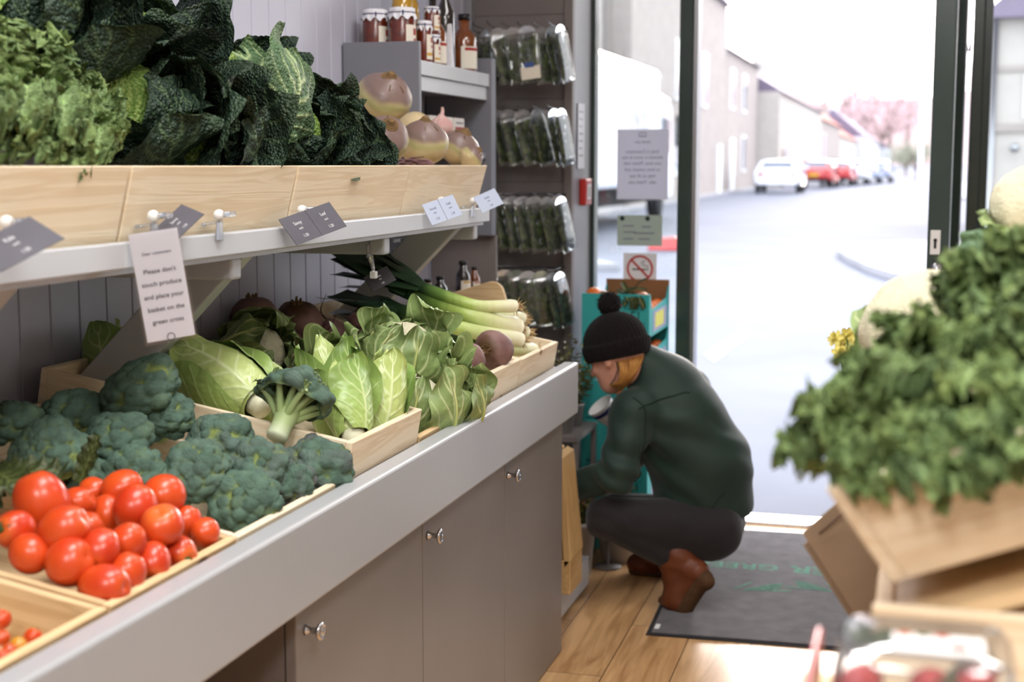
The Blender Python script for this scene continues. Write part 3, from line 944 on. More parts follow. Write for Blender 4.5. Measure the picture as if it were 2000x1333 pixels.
def kaleleaf(mb, L, W, seed, M4, bend=.7, nu=150, nv=27):
    u = np.linspace(0, 1, nu)[:, None] * np.ones((1, nv)); v = np.linspace(-1, 1, nv)[None] * np.ones((nu, 1))
    r = rng(seed); p = r.uniform(0, 6.28, 6)
    w = W * np.sin(np.clip(u * .80 + .10, 0, 1) * PI) ** .6
    ang = bend * u ** 1.4
    s = np.cumsum(np.cos(ang), 0) * L / nu; h = -np.cumsum(np.sin(ang), 0) * L / nu
    e = np.abs(v); sg = np.sign(v)
    f1 = np.sin(u * 2 * PI * 5.5 + p[0] + sg * 1.1); f2 = np.sin(u * 2 * PI * 15 + p[1] + sg + e * 9.); f3 = np.sin(u * 2 * PI * 34 + p[2] + 2 * sg + 17 * e)
    n = W * (e * f1 * .16 + (.15 + .85 * e) * f2 * .30 * np.clip(e * 4, 0, 1) + (.2 + .8 * e) * f3 * .10 * np.clip(e * 4, 0, 1))
    x = v * w * (1 - .28 * e ** 2) + W * sg * (e ** 2.5 * np.cos(u * 2 * PI * 13 + p[1]) * .10)
    dy = W * (e ** 2 * np.cos(u * 2 * PI * 13 + p[3] + sg) * .16 + e ** 3 * np.cos(u * 2 * PI * 29 + p[4]) * .08) + np.clip(u - .8, 0, 1) * W * np.sin(v * 9 + p[5]) * .5
    q0 = np.stack([x, s, 0 * x + seed * .37], -1); n = n + W * (.24 * noise3(q0, 38, seed) + .12 * noise3(q0, 90, seed + 1)) * np.clip(e * 4, .2, 1)
    n = n + np.clip(u - .8, 0, 1) * W * np.cos(v * 11 + p[5]) * .8 - .25 * W * e ** 2
    P = np.stack([x, s + dy * np.cos(ang) + n * np.sin(ang), h + n * np.cos(ang) - dy * np.sin(ang)], -1)
    P = P @ np.array(M4)[:3, :3].T + np.array(M4)[:3, 3]
    vm = np.exp(-(v / .07) ** 2) * (1 - u * .6)
    Nn = np.cross(np.gradient(P, axis=0), np.gradient(P, axis=1)); Nn /= np.linalg.norm(Nn, axis=-1, keepdims=True) + 1e-9
    th = np.linspace(0, 2 * PI, 14, endpoint=False); rr = np.linspace(0.02, 1, 5)[:, None]
    for k in range(56):
        i = int(r.integers(6, nu - 3)); j = int(r.integers(0, nv)); 
        if abs(j - nv // 2) < 3: continue
        c = P[i, j]; nn = Nn[i, j] * (1 if Nn[i, j] @ np.array([.2, -.7, .6]) > 0 else -1) + r.normal(0, .45, 3); nn /= np.linalg.norm(nn)
        t1 = np.cross(nn, r.normal(size=3)); t1 /= np.linalg.norm(t1); t2 = np.cross(nn, t1); Rf = W * r.uniform(.16, .30); a1, a2 = r.uniform(0, 6.28, 2)
        zf = rr ** 2 * (.42 * np.sin(3 * th + a1) + .30 * np.sin(7 * th + a2)) + .25 * rr * rr; q_ = rr * (1 + .12 * np.sin(5 * th + a2))
        F_ = c + nn * (.10 * Rf) + Rf * (q_ * np.cos(th))[..., None] * t1 + Rf * (q_ * np.sin(th))[..., None] * t2 + Rf * zf[..., None] * nn
        mb.grid(F_, cv=True, b=np.clip(.12 + .5 * r.random() * rr + 0 * th, 0, .8))
    mb.grid(P, a=np.clip(vm, 0, 1).ravel(), b=np.clip(.35 * r.random() + .35 * e ** 2 * noise3(P, 12, seed), 0, .8).ravel())


def kale(label, loc, leaves, seed, group=None, name='curly_kale'):
    """leaves: (base point, direction, up, length, width, bend) in the bunch's own coordinates"""
    t = thing(name, label, 'kale', loc, group); mb = MB(); st = MB()
    for i, (b, d, up, L, Wd, bend) in enumerate(leaves):
        R = basis(d, up); kaleleaf(mb, L, Wd, seed * 100 + i, m4(R, b), bend)
        q = np.linspace(-.35, .75, 12); ang = bend * np.clip(q, 0, 1) ** 1.4
        s = np.interp(q, np.linspace(0, 1, 84), np.cumsum(np.cos(bend * np.linspace(0, 1, 84) ** 1.4)) * L / 84); s[q < 0] = q[q < 0] * L
        hh = np.interp(q, np.linspace(0, 1, 84), -np.cumsum(np.sin(bend * np.linspace(0, 1, 84) ** 1.4)) * L / 84)
        pts = np.stack([0 * q, s, hh - .002], -1) @ np.array(R).T + np.array(b)
        st.tube(pts, np.linspace(.0065, .0012, 12) * L / .2, 7)
    part('curly_leaves', mb, m_kale, t); part('stems', st, m_kale_stem, t)
    return t


# ------------------------------------------------------------------ roots
m_beet = M('beet_skin', (98, 68, 68), .55, .35, var=(16, .25), c2=(138, 108, 102), attr=(82, 58, 34), bump=(50, .3, .002))
m_swede = M('swede_skin', (192, 172, 128), .42, .4, var=(16, .2), c2=(206, 186, 146), attr=(112, 90, 90), attr2=(150, 152, 96), bump=(40, .25, .002), coat=.1)
m_scar = M('crown_scar', (116, 92, 62), .8, .2, var=(60, .3), bump=(90, .5, .002))
m_rootlet = M('rootlet', (70, 50, 42), .8, .2)


def beet(label, loc, axis, r=.045, seed=0, group='beetroots in the crate', tail=.06):
    t = thing('beetroot', label, 'beetroot', loc, group, basis_z(axis))

    def fn(D):
        z = D[..., 2]; return 1 + .05 * noise3(D, .7, seed) + .015 * noise3(D, 3, seed + 1) - .06 * np.exp(-(1 - z) / .03) + .16 * np.exp(-(1 + z) / .05)
    mb = MB(); mb.ball((0, 0, 0), (r, r, r * .94), 26, fn=fn)
    z = mb.v[0][:, 2] / r; mb.a[0] = np.clip(smooth(.55, .95, z + .12 * noise3(mb.v[0], 30, seed)) * .95, 0, 1)
    part('root', mb, m_beet, t)
    s = MB(); q = np.linspace(0, 1, 12); k = rng(seed).uniform(-1, 1, 2)
    s.tube(np.stack([k[0] * .02 * np.sin(q * 4), k[1] * .02 * q * np.sin(q * 5), -r * .98 - tail * q], -1), .0022 * (1 - q) + .0005, 6)
    part('tail', s, m_rootlet, t)
    c = MB()
    for i in range(7):
        a = i * 2 * PI / 7 + seed; c.tube([(math.cos(a) * r * .16, math.sin(a) * r * .16, r * .84), (math.cos(a) * r * .2, math.sin(a) * r * .2, r * .95), (math.cos(a) * r * .22, math.sin(a) * r * .24, r * (1.0 + .05 * (i % 3)))], [.0045, .004, .0025], 6)
    part('crown_stub', c, m_scar, t)
    return t


def swede(label, loc, axis, r=.075, seed=0, group='swedes in the far shelf crate', sq=.86):
    t = thing('swede', label, 'swede', loc, group, basis_z(axis))

    def fn(D):
        z = D[..., 2]; return 1 + .045 * noise3(D, .6, seed) + .01 * noise3(D, 3, seed + 1) + .12 * np.exp(-(1 - z) / .05) + .10 * np.exp(-(1 + z) / .06)
    mb = MB(); mb.ball((0, 0, 0), (r, r, r * sq), 30, fn=fn)
    z = mb.v[0][:, 2] / r + .10 * noise3(mb.v[0], 12, seed, 2)
    mb.a[0] = smooth(.12, .42, z) * .92; mb.b[0] = np.clip(np.exp(-((z - .12) / .14) ** 2) * .75, 0, 1)
    part('root', mb, m_swede, t)
    c = MB()
    for k in range(5):
        rr = r * (.30 - .052 * k); zz = r * sq * (.97 + .055 * k)
        th = np.linspace(0, 2 * PI, 28, endpoint=False)
        pr = [(rr * 1.18, zz - .010), (rr * 1.16, zz), (rr * 1.04, zz + .0035), (rr * .8, zz + .001)]
        c.lathe(pr, 28, cap=False)
    c.lathe([(r * .13, r * sq * 1.0), (r * .13, r * sq * 1.24), (r * .10, r * sq * 1.27), (.0001, r * sq * 1.27)], 18)
    for k in range(3):
        a = rng(seed + k).uniform(0, 6.28); q = np.linspace(.85, 1.25, 6) * rng(seed + k).uniform(.5, .9)
        rr = r * .62 * q
        c.tube(np.stack([np.cos(a) * rr, np.sin(a) * rr, r * sq * np.sqrt(np.clip(1 - (rr / r) ** 2, 0, 1)) * 1.03 + .001], -1), .0016, 5)
    part('leaf_scar', c, m_scar, t)
    return t


# ------------------------------------------------------------------ leeks
def leekmat():
    m, nt, p = newmat('leek_stem'); co = coords(nt, (60, 60, 4), 'Object')
    a = N(nt, 'Attribute'); a.attribute_name = 'a'
    r = N(nt, 'ValToRGB'); e = r.color_ramp.elements
    e[0].position = 0; e[0].color = lin((226, 222, 196)); e[1].position = 1; e[1].color = lin((34, 56, 44))
    for pos, c in ((.16, (214, 217, 168)), (.36, (166, 188, 96)), (.54, (100, 130, 58)), (.72, (48, 76, 48))):
        x = e.new(pos); x.color = lin(c)
    nz = N(nt, 'TexNoise'); nz.inputs['Scale'].default_value = 1; nz.inputs['Detail'].default_value = 3; nt.links.new(co, nz.inputs['Vector'])
    ad = N(nt, 'Math', operation='MULTIPLY_ADD'); nt.links.new(nz.outputs[0], ad.inputs[0]); ad.inputs[1].default_value = .16
    sb = N(nt, 'Math', operation='SUBTRACT'); nt.links.new(a.outputs['Fac'], sb.inputs[0]); sb.inputs[1].default_value = .08
    nt.links.new(sb.outputs[0], ad.inputs[2]); nt.links.new(ad.outputs[0], r.inputs[0])
    nt.links.new(r.outputs[0], p.inputs['Base Color']); p.inputs['Roughness'].default_value = .34; p.inputs['Specular IOR Level'].default_value = .45
    return m


m_leek = leekmat()
m_leaf_dk = M('leek_leaf', (40, 66, 50), .45, .4, var=(20, .2), c2=(58, 84, 60), bump=(50, .1, .001))
m_root = M('leek_roots', (186, 160, 118), .85, .15, var=(60, .2))


def leek(label, pts, r0=.019, seed=0, fan=5, group='leeks in the end crate', fan_len=.2, spread=.35, butt=1.25, rootlen=.034):
    """pts run from the root end to where the leaves part; given in room coordinates"""
    pts = np.asarray(pts, float); q = np.linspace(0, 1, len(pts)); qq = np.linspace(0, 1, 26)
    C = np.stack([np.interp(qq, q, pts[:, i]) for i in range(3)], -1)
    for _ in range(6): C[1:-1] = (C[:-2] + 2 * C[1:-1] + C[2:]) / 4
    t = thing('leek', label, 'leek', tuple(C[0]), group)
    mb = MB(); rad = r0 * (1 + (butt - 1) * np.exp(-qq / .06)); rad[0] *= .8
    mb.tube(C, rad, 18, a=qq * .86)
    part('stem', mb, m_leek, t, True, 0, True)
    d = C[-1] - C[-4]; d /= np.linalg.norm(d); r = rng(seed)
    side = np.cross(d, [0, 0, 1]); side /= np.linalg.norm(side); upv = np.cross(side, d)
    for k in range(fan):
        s = (k - (fan - 1) / 2) / max(1, (fan - 1) / 2) if fan > 1 else 0
        w = np.linspace(0, 1, 16); L = fan_len * r.uniform(.8, 1.1)
        dirv = d + side * s * spread + upv * (.10 * r.normal() + .10)
        ctr = C[-5] + np.outer(w * (L + .04), dirv) + np.outer(w ** 2, [0, 0, -.05 * r.random()]) + np.outer(np.ones(16), side * s * r0 * .7 + upv * r0 * (.95 - .4 * abs(s)) * (1 if k % 2 else .6))
        wd = r0 * 1.45 * (.75 + .75 * np.sin(np.clip(w * 1.1, 0, 1) * PI * .6))
        v = np.linspace(-1, 1, 9)
        cr = side * (1 - .2 * abs(s)) + upv * .15 * r.normal()
        P = ctr[:, None] + (wd[:, None] * v[None])[..., None] * cr + ((np.abs(v) ** 1.5)[None] * wd[:, None] * (-.55 + .6 * w[:, None]))[..., None] * upv
        lf = MB(); lf.grid(P, a=(.74 + .26 * w[:, None] + 0 * v[None]).ravel())
        part('leaf', lf, m_leek if k % 2 == 0 else m_leaf_dk, t, True, 0, True)
    rt = MB(); b = C[0]; bd = C[0] - C[2]; bd /= np.linalg.norm(bd)
    for k in range(40):
        e = bd + r.normal(0, .55, 3); e /= np.linalg.norm(e); m_ = b + e * rootlen * r.uniform(.4, 1)
        rt.tube([b + r.normal(0, r0 * .3, 3), (b + m_) / 2 + r.normal(0, .003, 3), m_], [.0022, .0017, .0006], 4)
    rt.ball(b, r0 * .72, 8)
    part('roots', rt, m_root, t, True, 0, True)
    return t
# ================================================================== what lies in the crates on the counter
def relax(P, Rr, it=60, k=.5, lo=None):
    """push touching round things apart a little so that none runs into another"""
    P = np.array(P, float); Rr = np.asarray(Rr)
    for _ in range(it):
        for i in range(len(P)):
            for j in range(i):
                d = P[i] - P[j]; L = np.linalg.norm(d); m = Rr[i] + Rr[j] - L
                if m > 0:
                    s = d / (L + 1e-9) * m * k * .5; P[i] += s; P[j] -= s
    return P


# tomatoes: pixel, size in pixels, height over the crate rim, axis, calyx, what the label says
TOM = [
    (82, 983, 52, .052, (-.35, -.1, .9), None, 'big upright plum tomato crowning the heap beside the dark leaves'),
    (150, 986, 33, .036, (.8, .2, .4), None, 'plum tomato wedged behind the big upright one'),
    (182, 960, 28, .036, (.2, .8, .5), None, 'small round-looking tomato at the back of the heap under the broccoli'),
    (236, 962, 36, .046, (.6, .6, .3), None, 'tomato peeping over the back between two larger ones'),
    (214, 1000, 33, .022, (-.3, .3, .8), None, 'shaded tomato behind the glossy centre one'),
    (266, 992, 42, .046, (-.1, -.5, -.8), None, 'glossy orange-red tomato with its round base up, top centre of the heap'),
    (326, 976, 42, .036, (-.6, .3, .6), None, 'tomato lying slanted at the right rear of the heap'),
    (374, 1006, 27, .012, (.2, .4, .8), None, 'small tomato against the broccoli at the right rear corner'),
    (30, 1036, 36, .034, (-.1, -.9, .25), True, 'tomato at the left edge with its green star facing out'),
    (120, 1050, 46, .040, (.75, .1, .5), None, 'large orange-red tomato lying in the middle left of the heap'),
    (172, 1032, 30, .030, (.7, .5, .4), None, 'tomato tucked between the large lying one and the centre'),
    (194, 1074, 36, .032, (.1, -.75, -.55), True, 'tomato with its green star hanging downward in the middle of the heap'),
    (252, 1064, 35, .024, (.5, .1, .8), None, 'orange tomato in the middle right of the heap'),
    (322, 1036, 42, .030, (.1, -.45, .85), False, 'round tomato showing its bare stalk scar on top'),
    (408, 1042, 29, .004, (-.5, .5, .6), None, 'tomato in the right hand corner by the crate rim'),
    (368, 1074, 33, .004, (.85, -.45, -.15), True, 'tomato by the front rim with a green star at its right end'),
    (308, 1096, 34, .004, (.35, -.6, -.65), True, 'tomato with its green star pressed to the front rim'),
    (36, 1098, 38, .018, (-.8, .1, .5), None, 'shaded tomato low at the left edge of the heap'),
    (102, 1112, 48, .018, (.85, -.1, .35), None, 'large tomato lying lengthwise in the front row'),
    (258, 1122, 36, .004, (.3, .3, .9), None, 'orange tomato leaning against the front rim'),
    (193, 1142, 44, .000, (.95, -.1, .1), None, 'plum tomato lying across the near end board'),
    (150, 1085, 30, .006, (.2, .3, .9), None, 'half hidden tomato under the two large lying ones'),
]
P = []; Rr = []
for px, py, rp, h, ax_, cal, lab in TOM:
    p = on_tilt(px, py, h); p[1] = min(max(p[1], 1.583 + .036), 1.94 - .026); p[0] = min(p[0], -1.028)
    D = (p - _O) @ _FW; P.append(p); Rr.append(rp * D / F * 1.03)
P = relax(P, np.array(Rr) * .95)
for i, (px, py, rp, h, ax_, cal, lab) in enumerate(TOM):
    P[i][0] = min(P[i][0], -1.03); P[i][1] = max(P[i][1], 1.597 + Rr[i])
    tomato(lab, tuple(P[i]), ax_, Rr[i], (1.22, 1.12, 1.0, 1.18)[i % 4] if i not in (13,) else .9, i, {None: None, False: False, True: True}[cal])
m_yel = M('yellow_tomato_skin', (206, 140, 34), .2, .5, var=(12, .15), coat=.35)
m_or = M('orange_tomato_skin', (196, 74, 24), .2, .5, var=(12, .15), coat=.35)
for i, (px, py, rp, mt, cal, lab) in enumerate([(2, 1212, 20, m_tom, None, 'red cherry tomato at the left edge on the near crate'), (4, 1248, 16, m_or, None, 'orange cherry tomato at the left edge on the near crate'), (64, 1246, 18, m_tom, True, 'red cherry tomato with a green star by the crate rim'), (36, 1262, 17, m_yel, None, 'yellow cherry tomato between the red and the orange one'), (18, 1272, 15, m_or, None, 'small orange cherry tomato low in the near corner'), (4, 1282, 13, m_tom, None, 'small red cherry tomato almost hidden by the rim')]):
    p = on_tilt(px, py, -.032); D = (p - _O) @ _FW
    tomato(lab, tuple(p), (.3, -.2, .9) if i != 2 else (.2, .5, .8), rp * D / F, 1.0, 40 + i, cal, 'cherry tomatoes in the near crate', 'cherry_tomato', mt)

# broccoli
BRO = [
    (268, 742, 76, .125, (-.25, -.35, .9), 0, 'broad dark broccoli topping the back of the heap, stalk showing below'),
    (142, 790, 60, .060, (-.1, -.2, .95), 0, 'dark broccoli at the back left of the heap before the wooden board'),
    (316, 796, 56, .085, (.3, -.4, .85), 0, 'dark broccoli under the topmost one, beside the pale pointed cabbage'),
    (84, 868, 78, .060, (-.1, -.55, .8), 0, 'large smooth round broccoli at the left of the heap'),
    (222, 842, 66, .070, (0, -.45, .85), 0, 'broccoli with yellow-green gaps in the middle left of the heap'),
    (256, 918, 62, .035, (.1, -.55, .8), 0, 'broccoli just above the tomatoes in the middle of the heap'),
    (378, 906, 68, .050, (.05, -.55, .82), .1, 'pale blue-green broccoli above the right rear tomatoes'),
    (424, 850, 66, .060, (.1, -.4, .9), .2, 'broccoli below the broken stalk on the right of the heap'),
    (500, 896, 58, .050, (.15, -.45, .85), .3, 'broccoli at the foot of the upright broccoli'),
    (478, 970, 66, .015, (.25, -.6, .75), 0, 'broccoli in the front row hanging over the crate rim'),
    (560, 930, 52, .020, (.3, -.5, .8), .75, 'purple tinged broccoli in the front row'),
    (622, 892, 66, .030, (.3, -.35, .85), .45, 'dark broccoli by the front board of the pointed cabbages'),
    (14, 812, 56, .045, (-.3, -.3, .9), 0, 'dark broccoli in shadow at the left edge'),
    (172, 932, 50, .010, (-.1, -.5, .8), 0, 'broccoli low between tomatoes and the large round head'),
]
P = []; Rr = []
for px, py, rp, h, ax_, pu, lab in BRO:
    p = on_tilt(px, py, h); D = (p - _O) @ _FW; P.append(p); Rr.append(rp * D / F * 1.17)
P = np.array(P); Rr = np.array(Rr)
for i, (px, py, rp, h, ax_, pu, lab) in enumerate(BRO):
    a = Vector(ax_).normalized()
    c = Vector(P[i]) - a * Rr[i] * .35
    broccoli(lab, tuple(c), a, Rr[i], 100 + i, nf=(60, 50, 50, 110, 60, 64, 66, 60, 56, 48, 44, 60, 50, 50)[i], purple=pu, stalk=.03)


def standing_broccoli():
    ax_ = Vector((.30 * .96 - .62 * .27, .30 * .27 + .62 * .96, .72)).normalized(); base = at_y(576, 778, 2.40) - np.array(ax_) * .066
    t = thing('broccoli', 'upright broccoli with thick cut stalk facing out on top of the heap', 'broccoli', tuple(base), 'broccoli heads heaped in the crate', basis_z(ax_, (1, .35, 0)))
    R = .078
    d = dome(MB(), R, .066, 74, 77, n=110, bump=.42, under=-.02, purple=.1); d.xf(m4(None, (0, 0, .060)))
    part('crown', d, m_broc, t)
    s = MB(); s.lathe([(.0001, -.026), (.018, -.025), (.0205, -.018), (.0195, .004), (.0225, .022), (.022, .038), (.012, .056)], 22, a=np.array([1, 1, .8, .2, .1, 0, 0]))
    for k in range(16):
        a = k * 2.39996 + .4; q = np.linspace(0, 1, 9); rr = .010 + (.056 - .013 * (k % 3)) * q ** .85; zz = .018 + .012 * (k % 3) + (.052 - .010 * (k % 2)) * np.sin(q * 1.45)
        pts = np.stack([np.cos(a + .2 * q) * rr, np.sin(a + .2 * q) * rr, zz], -1)
        s.tube(pts, np.linspace(.0085, .0042, 9), 8, a=np.linspace(.0, .15, 9))
        for b in (-.4, 0., .4):
            e = pts[5]; f = e + np.array([np.cos(a + b) * .022, np.sin(a + b) * .022, .024]); s.tube([e, (e + f) / 2, f], [.0042, .0036, .0026], 6)
    part('stalk', s, m_broc_stalk, t)
    lf = MB(); freeleaf(lf, .045, .010, 5, bend=-.3, ruff=.004, nu=20, nv=14, M4=m4(basis((-1, -.5, .15)), (-.035, -.012, .052)))
    part('small_leaf', lf, m_broc, t)
    return t


standing_broccoli()
# dark leaves lying at the left end between tomatoes and broccoli
m_dkleaf = leafmat('dark_leaf', (52, 62, 30), (116, 124, 70), (96, 96, 44), .5, (80, .3, .002), var=(12, .3))
b = on_tilt(8, 925, .05)
t = thing('loose_greens', 'dark green loose leaves at the left edge between tomatoes and broccoli', 'leaves', tuple(b))
for k, (dx, dy, dz, L) in enumerate(((.6, -.5, .15, .11), (.9, .1, .2, .10), (.2, -.8, -.15, .10), (-.4, -.6, .25, .09))):
    lf = MB(); freeleaf(lf, L, .032, 60 + k, bend=.7, ruff=.008, M4=m4(basis((dx, dy, dz), (-.2, -.4, 1)), (-.02, .01 * k, -.005 * k)), nu=30, nv=24)
    part('leaf', lf, m_dkleaf, t)
b = on_tilt(165, 895, .075)
t = thing('broccoli_leaf', 'single dark broccoli leaf with pale midrib standing beside the large round head', 'leaf', tuple(b))
lf = MB(); freeleaf(lf, .085, .020, 71, bend=.2, ruff=.004, M4=m4(basis((.25, .1, .75), (-.3, -.9, .2)), (-.012, 0, -.045)), nu=30, nv=20, veinw=1.3)
part('blade', lf, m_dkleaf, t)

# pointed cabbages: base pixel, tip pixel, depth of base and tip, radius
PC = [
    ((502, 790), (372, 700), 2.50, 2.56, .066, 'big pale pointed cabbage lying on the left with broad white veins'),
    ((560, 800), (452, 712), 2.60, 2.68, .058, 'pointed cabbage half hidden behind the upright broccoli'),
    ((668, 868), (628, 696), 2.60, 2.66, .042, 'tall pointed cabbage right of the upright broccoli'),
    ((735, 852), (752, 716), 2.66, 2.72, .046, 'fresh green pointed cabbage standing in the front corner of its crate'),
    ((690, 850), (664, 750), 2.50, 2.56, .036, 'pointed cabbage leaning at the front board beside the dark broccoli'),
    ((350, 745), (306, 672), 2.70, 2.72, .048, 'olive pointed cabbage in the shadow behind the topmost broccoli'),
    ((246, 770), (224, 692), 2.55, 2.58, .046, 'olive cabbage in the shadow left of the topmost broccoli'),
    ((392, 760), (338, 680), 2.72, 2.74, .046, 'pointed cabbage tip in the shadow behind the big pale one'),
]
for i, (bp, tp, yb, yt, R, lab) in enumerate(PC):
    b = at_y(*bp, yb); e = at_y(*tp, yt); d = Vector(e - b)
    t = pointed(lab, tuple(b), d, R, max(.17, d.length * 1.25), 3 + i, 4, spin=(2.6, 3.4, 5.5, 3.2, 5.2, 4.4, 4.1, 4.0)[i], open_=(.012, .012, .016, .02, .014, .01, .01, .01)[i])

# cauliflowers
CF = [
    ((505, 690), 3.06, (.75, -.15, .42), .068, 9, .010, 'leafy cauliflower lying on its side behind the pointed cabbages, thick ribs toward the shelf', .9),
    ((790, 688), 3.08, (.40, -.35, .8), .076, 9, .012, 'large cauliflower wrapped in veined leaves on top of the pile', .84),
    ((812, 792), 2.98, (.3, -.3, .85), .070, 8, .03, 'cauliflower under the large one at the front of its crate', .9),
    ((872, 784), 3.06, (.45, -.4, .7), .050, 8, .022, 'small ragged leafed cauliflower hanging over the front rim', .9),
    ((690, 752), 2.98, (.1, -.3, .9), .060, 8, .03, 'trimmed cauliflower stubs behind the two green pointed cabbages', .8),
]
for i, (pp, y, a, R, n, fl, lab, cut) in enumerate(CF):
    cauliflower(lab, tuple(at_y(*pp, y)), a, R, 21 + i, n, flare=fl, cut=cut, spin=(0.5, 3.3, 4.0, 4.2, 1.0)[i])
b = at_y(598, 676, 3.10); e = at_y(702, 716, 3.05)
t = thing('cauliflower_leaf', 'single cauliflower leaf with a pale arched rib lying before the beetroots', 'leaf', tuple(b))
lf = MB(); freeleaf(lf, float(np.linalg.norm(e - b)) * 1.15, .040, 9, bend=.55, cup=-.5, ruff=.004, M4=m4(basis(Vector(e - b) + Vector((0, 0, .055)), (-.1, -.75, .55))), nu=40, nv=30, veinw=1.4)
part('blade', lf, m_caul, t)

# beetroots
BE = [
    ((914, 706), 3.26, .044, (-.4, .3, .5), 'beetroot in front beside the cauliflower leaves, thin tail over its top'),
    ((964, 684), 3.42, .050, (-.12, -.95, .15), 'big front beetroot with its brown crown facing out by the leeks'),
    ((497, 622), 3.30, .060, (-.2, .2, .9), 'large dark beetroot at the back behind the lying cauliflower'),
    ((590, 636), 3.40, .066, (.1, -.3, .9), 'largest beetroot at the back before the panelled wall'),
    ((648, 650), 3.46, .042, (.3, -.2, -.8), 'beetroot with wiry rootlets right of the largest one'),
    ((566, 676), 3.28, .038, (.2, -.5, .7), 'small beetroot below the largest one'),
    ((612, 672), 3.34, .036, (-.4, -.4, -.7), 'small beetroot in the dark middle of the crate'),
    ((668, 690), 3.36, .040, (.2, -.6, .5), 'reddish beetroot behind the single cauliflower leaf'),
    ((704, 672), 3.46, .040, (.5, -.3, -.6), 'reddish beetroot below the leek leaves'),
    ((716, 712), 3.30, .036, (.1, -.5, .8), 'beetroot next to the big cauliflower, half in its shade'),
    ((690, 640), 3.50, .034, (.3, -.3, -.8), 'small beetroot under the lowest leek leaves'),
    ((940, 742), 3.30, .032, (.3, -.2, .6), 'small beetroot low behind the front board under the two big ones'),
]
P = [at_y(*pp, y) for pp, y, r, a, l in BE]; P = relax(P, [r * .95 for _, _, r, _, _ in BE], 40)
for i, (pp, y, r, a, lab) in enumerate(BE):
    beet(lab, tuple(P[i]), a, r, 7 + i, tail=.07 if i in (4, 6, 8, 10) else .05)

# leeks: root end first
LK = [
    ([(1006, 598, -1.04), (930, 600, -1.12), (860, 576, -1.22), (800, 552, -1.32)], .0165, 4, 'topmost leek with bright green shank and tufted roots'),
    ([(1012, 640, -1.04), (930, 622, -1.12), (850, 590, -1.24), (770, 556, -1.38)], .0245, 7, 'thick pale leek lying in the middle of the bundle'),
    ([(1016, 664, -1.03), (920, 648, -1.12), (830, 622, -1.24), (752, 600, -1.38)], .020, 7, 'dark leaved leek under the thick pale one'),
    ([(1044, 684, -1.01), (985, 683, -1.06), (920, 668, -1.14), (850, 650, -1.24)], .0175, 4, 'lowest leek with its cut root plate by the front board'),
    ([(1030, 650, -1.03), (960, 640, -1.11), (880, 640, -1.22), (790, 626, -1.36)], .016, 4, 'leek squeezed between the middle leek and the lowest one'),
    ([(1022, 622, -1.10), (950, 612, -1.18), (880, 590, -1.28), (800, 566, -1.42)], .016, 4, 'leek at the back of the bundle behind the thick pale one'),
]
for i, (pts, r, fan, lab) in enumerate(LK):
    leek(lab, [at_x(*p) for p in pts], r, 5 + i, fan, fan_len=.20 if i != 3 else .22, spread=.30)

# ================================================================== wall shelf: kale, savoys, swedes
def leaf_from(bp, tp, W, bend, up=(.4, -.8, .5), o=(0, 0, 0), k=1.12):
    d = Vector(tp - bp); return (Vector(bp) - Vector(o), d + Vector((0, 0, 1)) * d.length * bend * .42, up, d.length * k, W, bend)


def kale_px(label, base, lst, seed, group):
    """leaves given by base and tip: pixel and distance X (or Y) of the plane they lie in"""
    return kale(label, tuple(base), [leaf_from(b, e, W, bend, up, base) for b, e, W, bend, up in lst], seed, group)


X = at_x
kale_px('curly kale bunch spilling over the front of the left shelf crate', X(110, 300, -1.38), [
    (X(130, 250, -1.36), X(178, 346, -1.205), .050, .9, (.7, -.5, .6)), (X(170, 230, -1.36), X(218, 300, -1.22), .050, .8, (.7, -.5, .6)),
    (X(90, 230, -1.36), X(120, 320, -1.215), .052, .9, (.7, -.6, .5)), (X(40, 230, -1.36), X(60, 310, -1.22), .052, .9, (.7, -.6, .5)),
    (X(10, 230, -1.36), X(-10, 300, -1.22), .052, .9, (.7, -.6, .5)), (X(150, 190, -1.38), X(226, 250, -1.25), .05, .8, (.7, -.4, .7)),
    (X(100, 180, -1.38), X(150, 260, -1.22), .055, .8, (.7, -.6, .5)), (X(40, 180, -1.38), X(80, 250, -1.21), .055, .8, (.7, -.6, .5)),
    (X(-10, 190, -1.36), X(10, 250, -1.2), .055, .8, (.7, -.6, .5)), (X(200, 280, -1.36), X(150, 290, -1.2), .05, .6, (.7, -.6, .5))], 31, 'curly kale bunches')
kale_px('curly kale bunch standing behind the spilling one in the left shelf crate', X(80, 200, -1.42), [
    (X(60, 200, -1.40), X(40, 110, -1.34), .055, .5, (.8, -.6, .2)), (X(100, 200, -1.40), X(110, 125, -1.33), .055, .5, (.8, -.6, .2)),
    (X(120, 210, -1.40), X(180, 160, -1.34), .050, .6, (.8, -.5, .3)), (X(20, 200, -1.40), X(-5, 110, -1.34), .055, .5, (.8, -.6, .2)),
    (X(60, 190, -1.40), X(80, 165, -1.28), .055, .7, (.8, -.6, .2)), (X(20, 190, -1.40), X(15, 170, -1.27), .055, .7, (.8, -.6, .2)),
    (X(120, 220, -1.40), X(150, 205, -1.28), .055, .7, (.8, -.6, .2)), (X(60, 220, -1.40), X(60, 215, -1.24), .055, .8, (.8, -.6, .2))], 33, 'curly kale bunches')

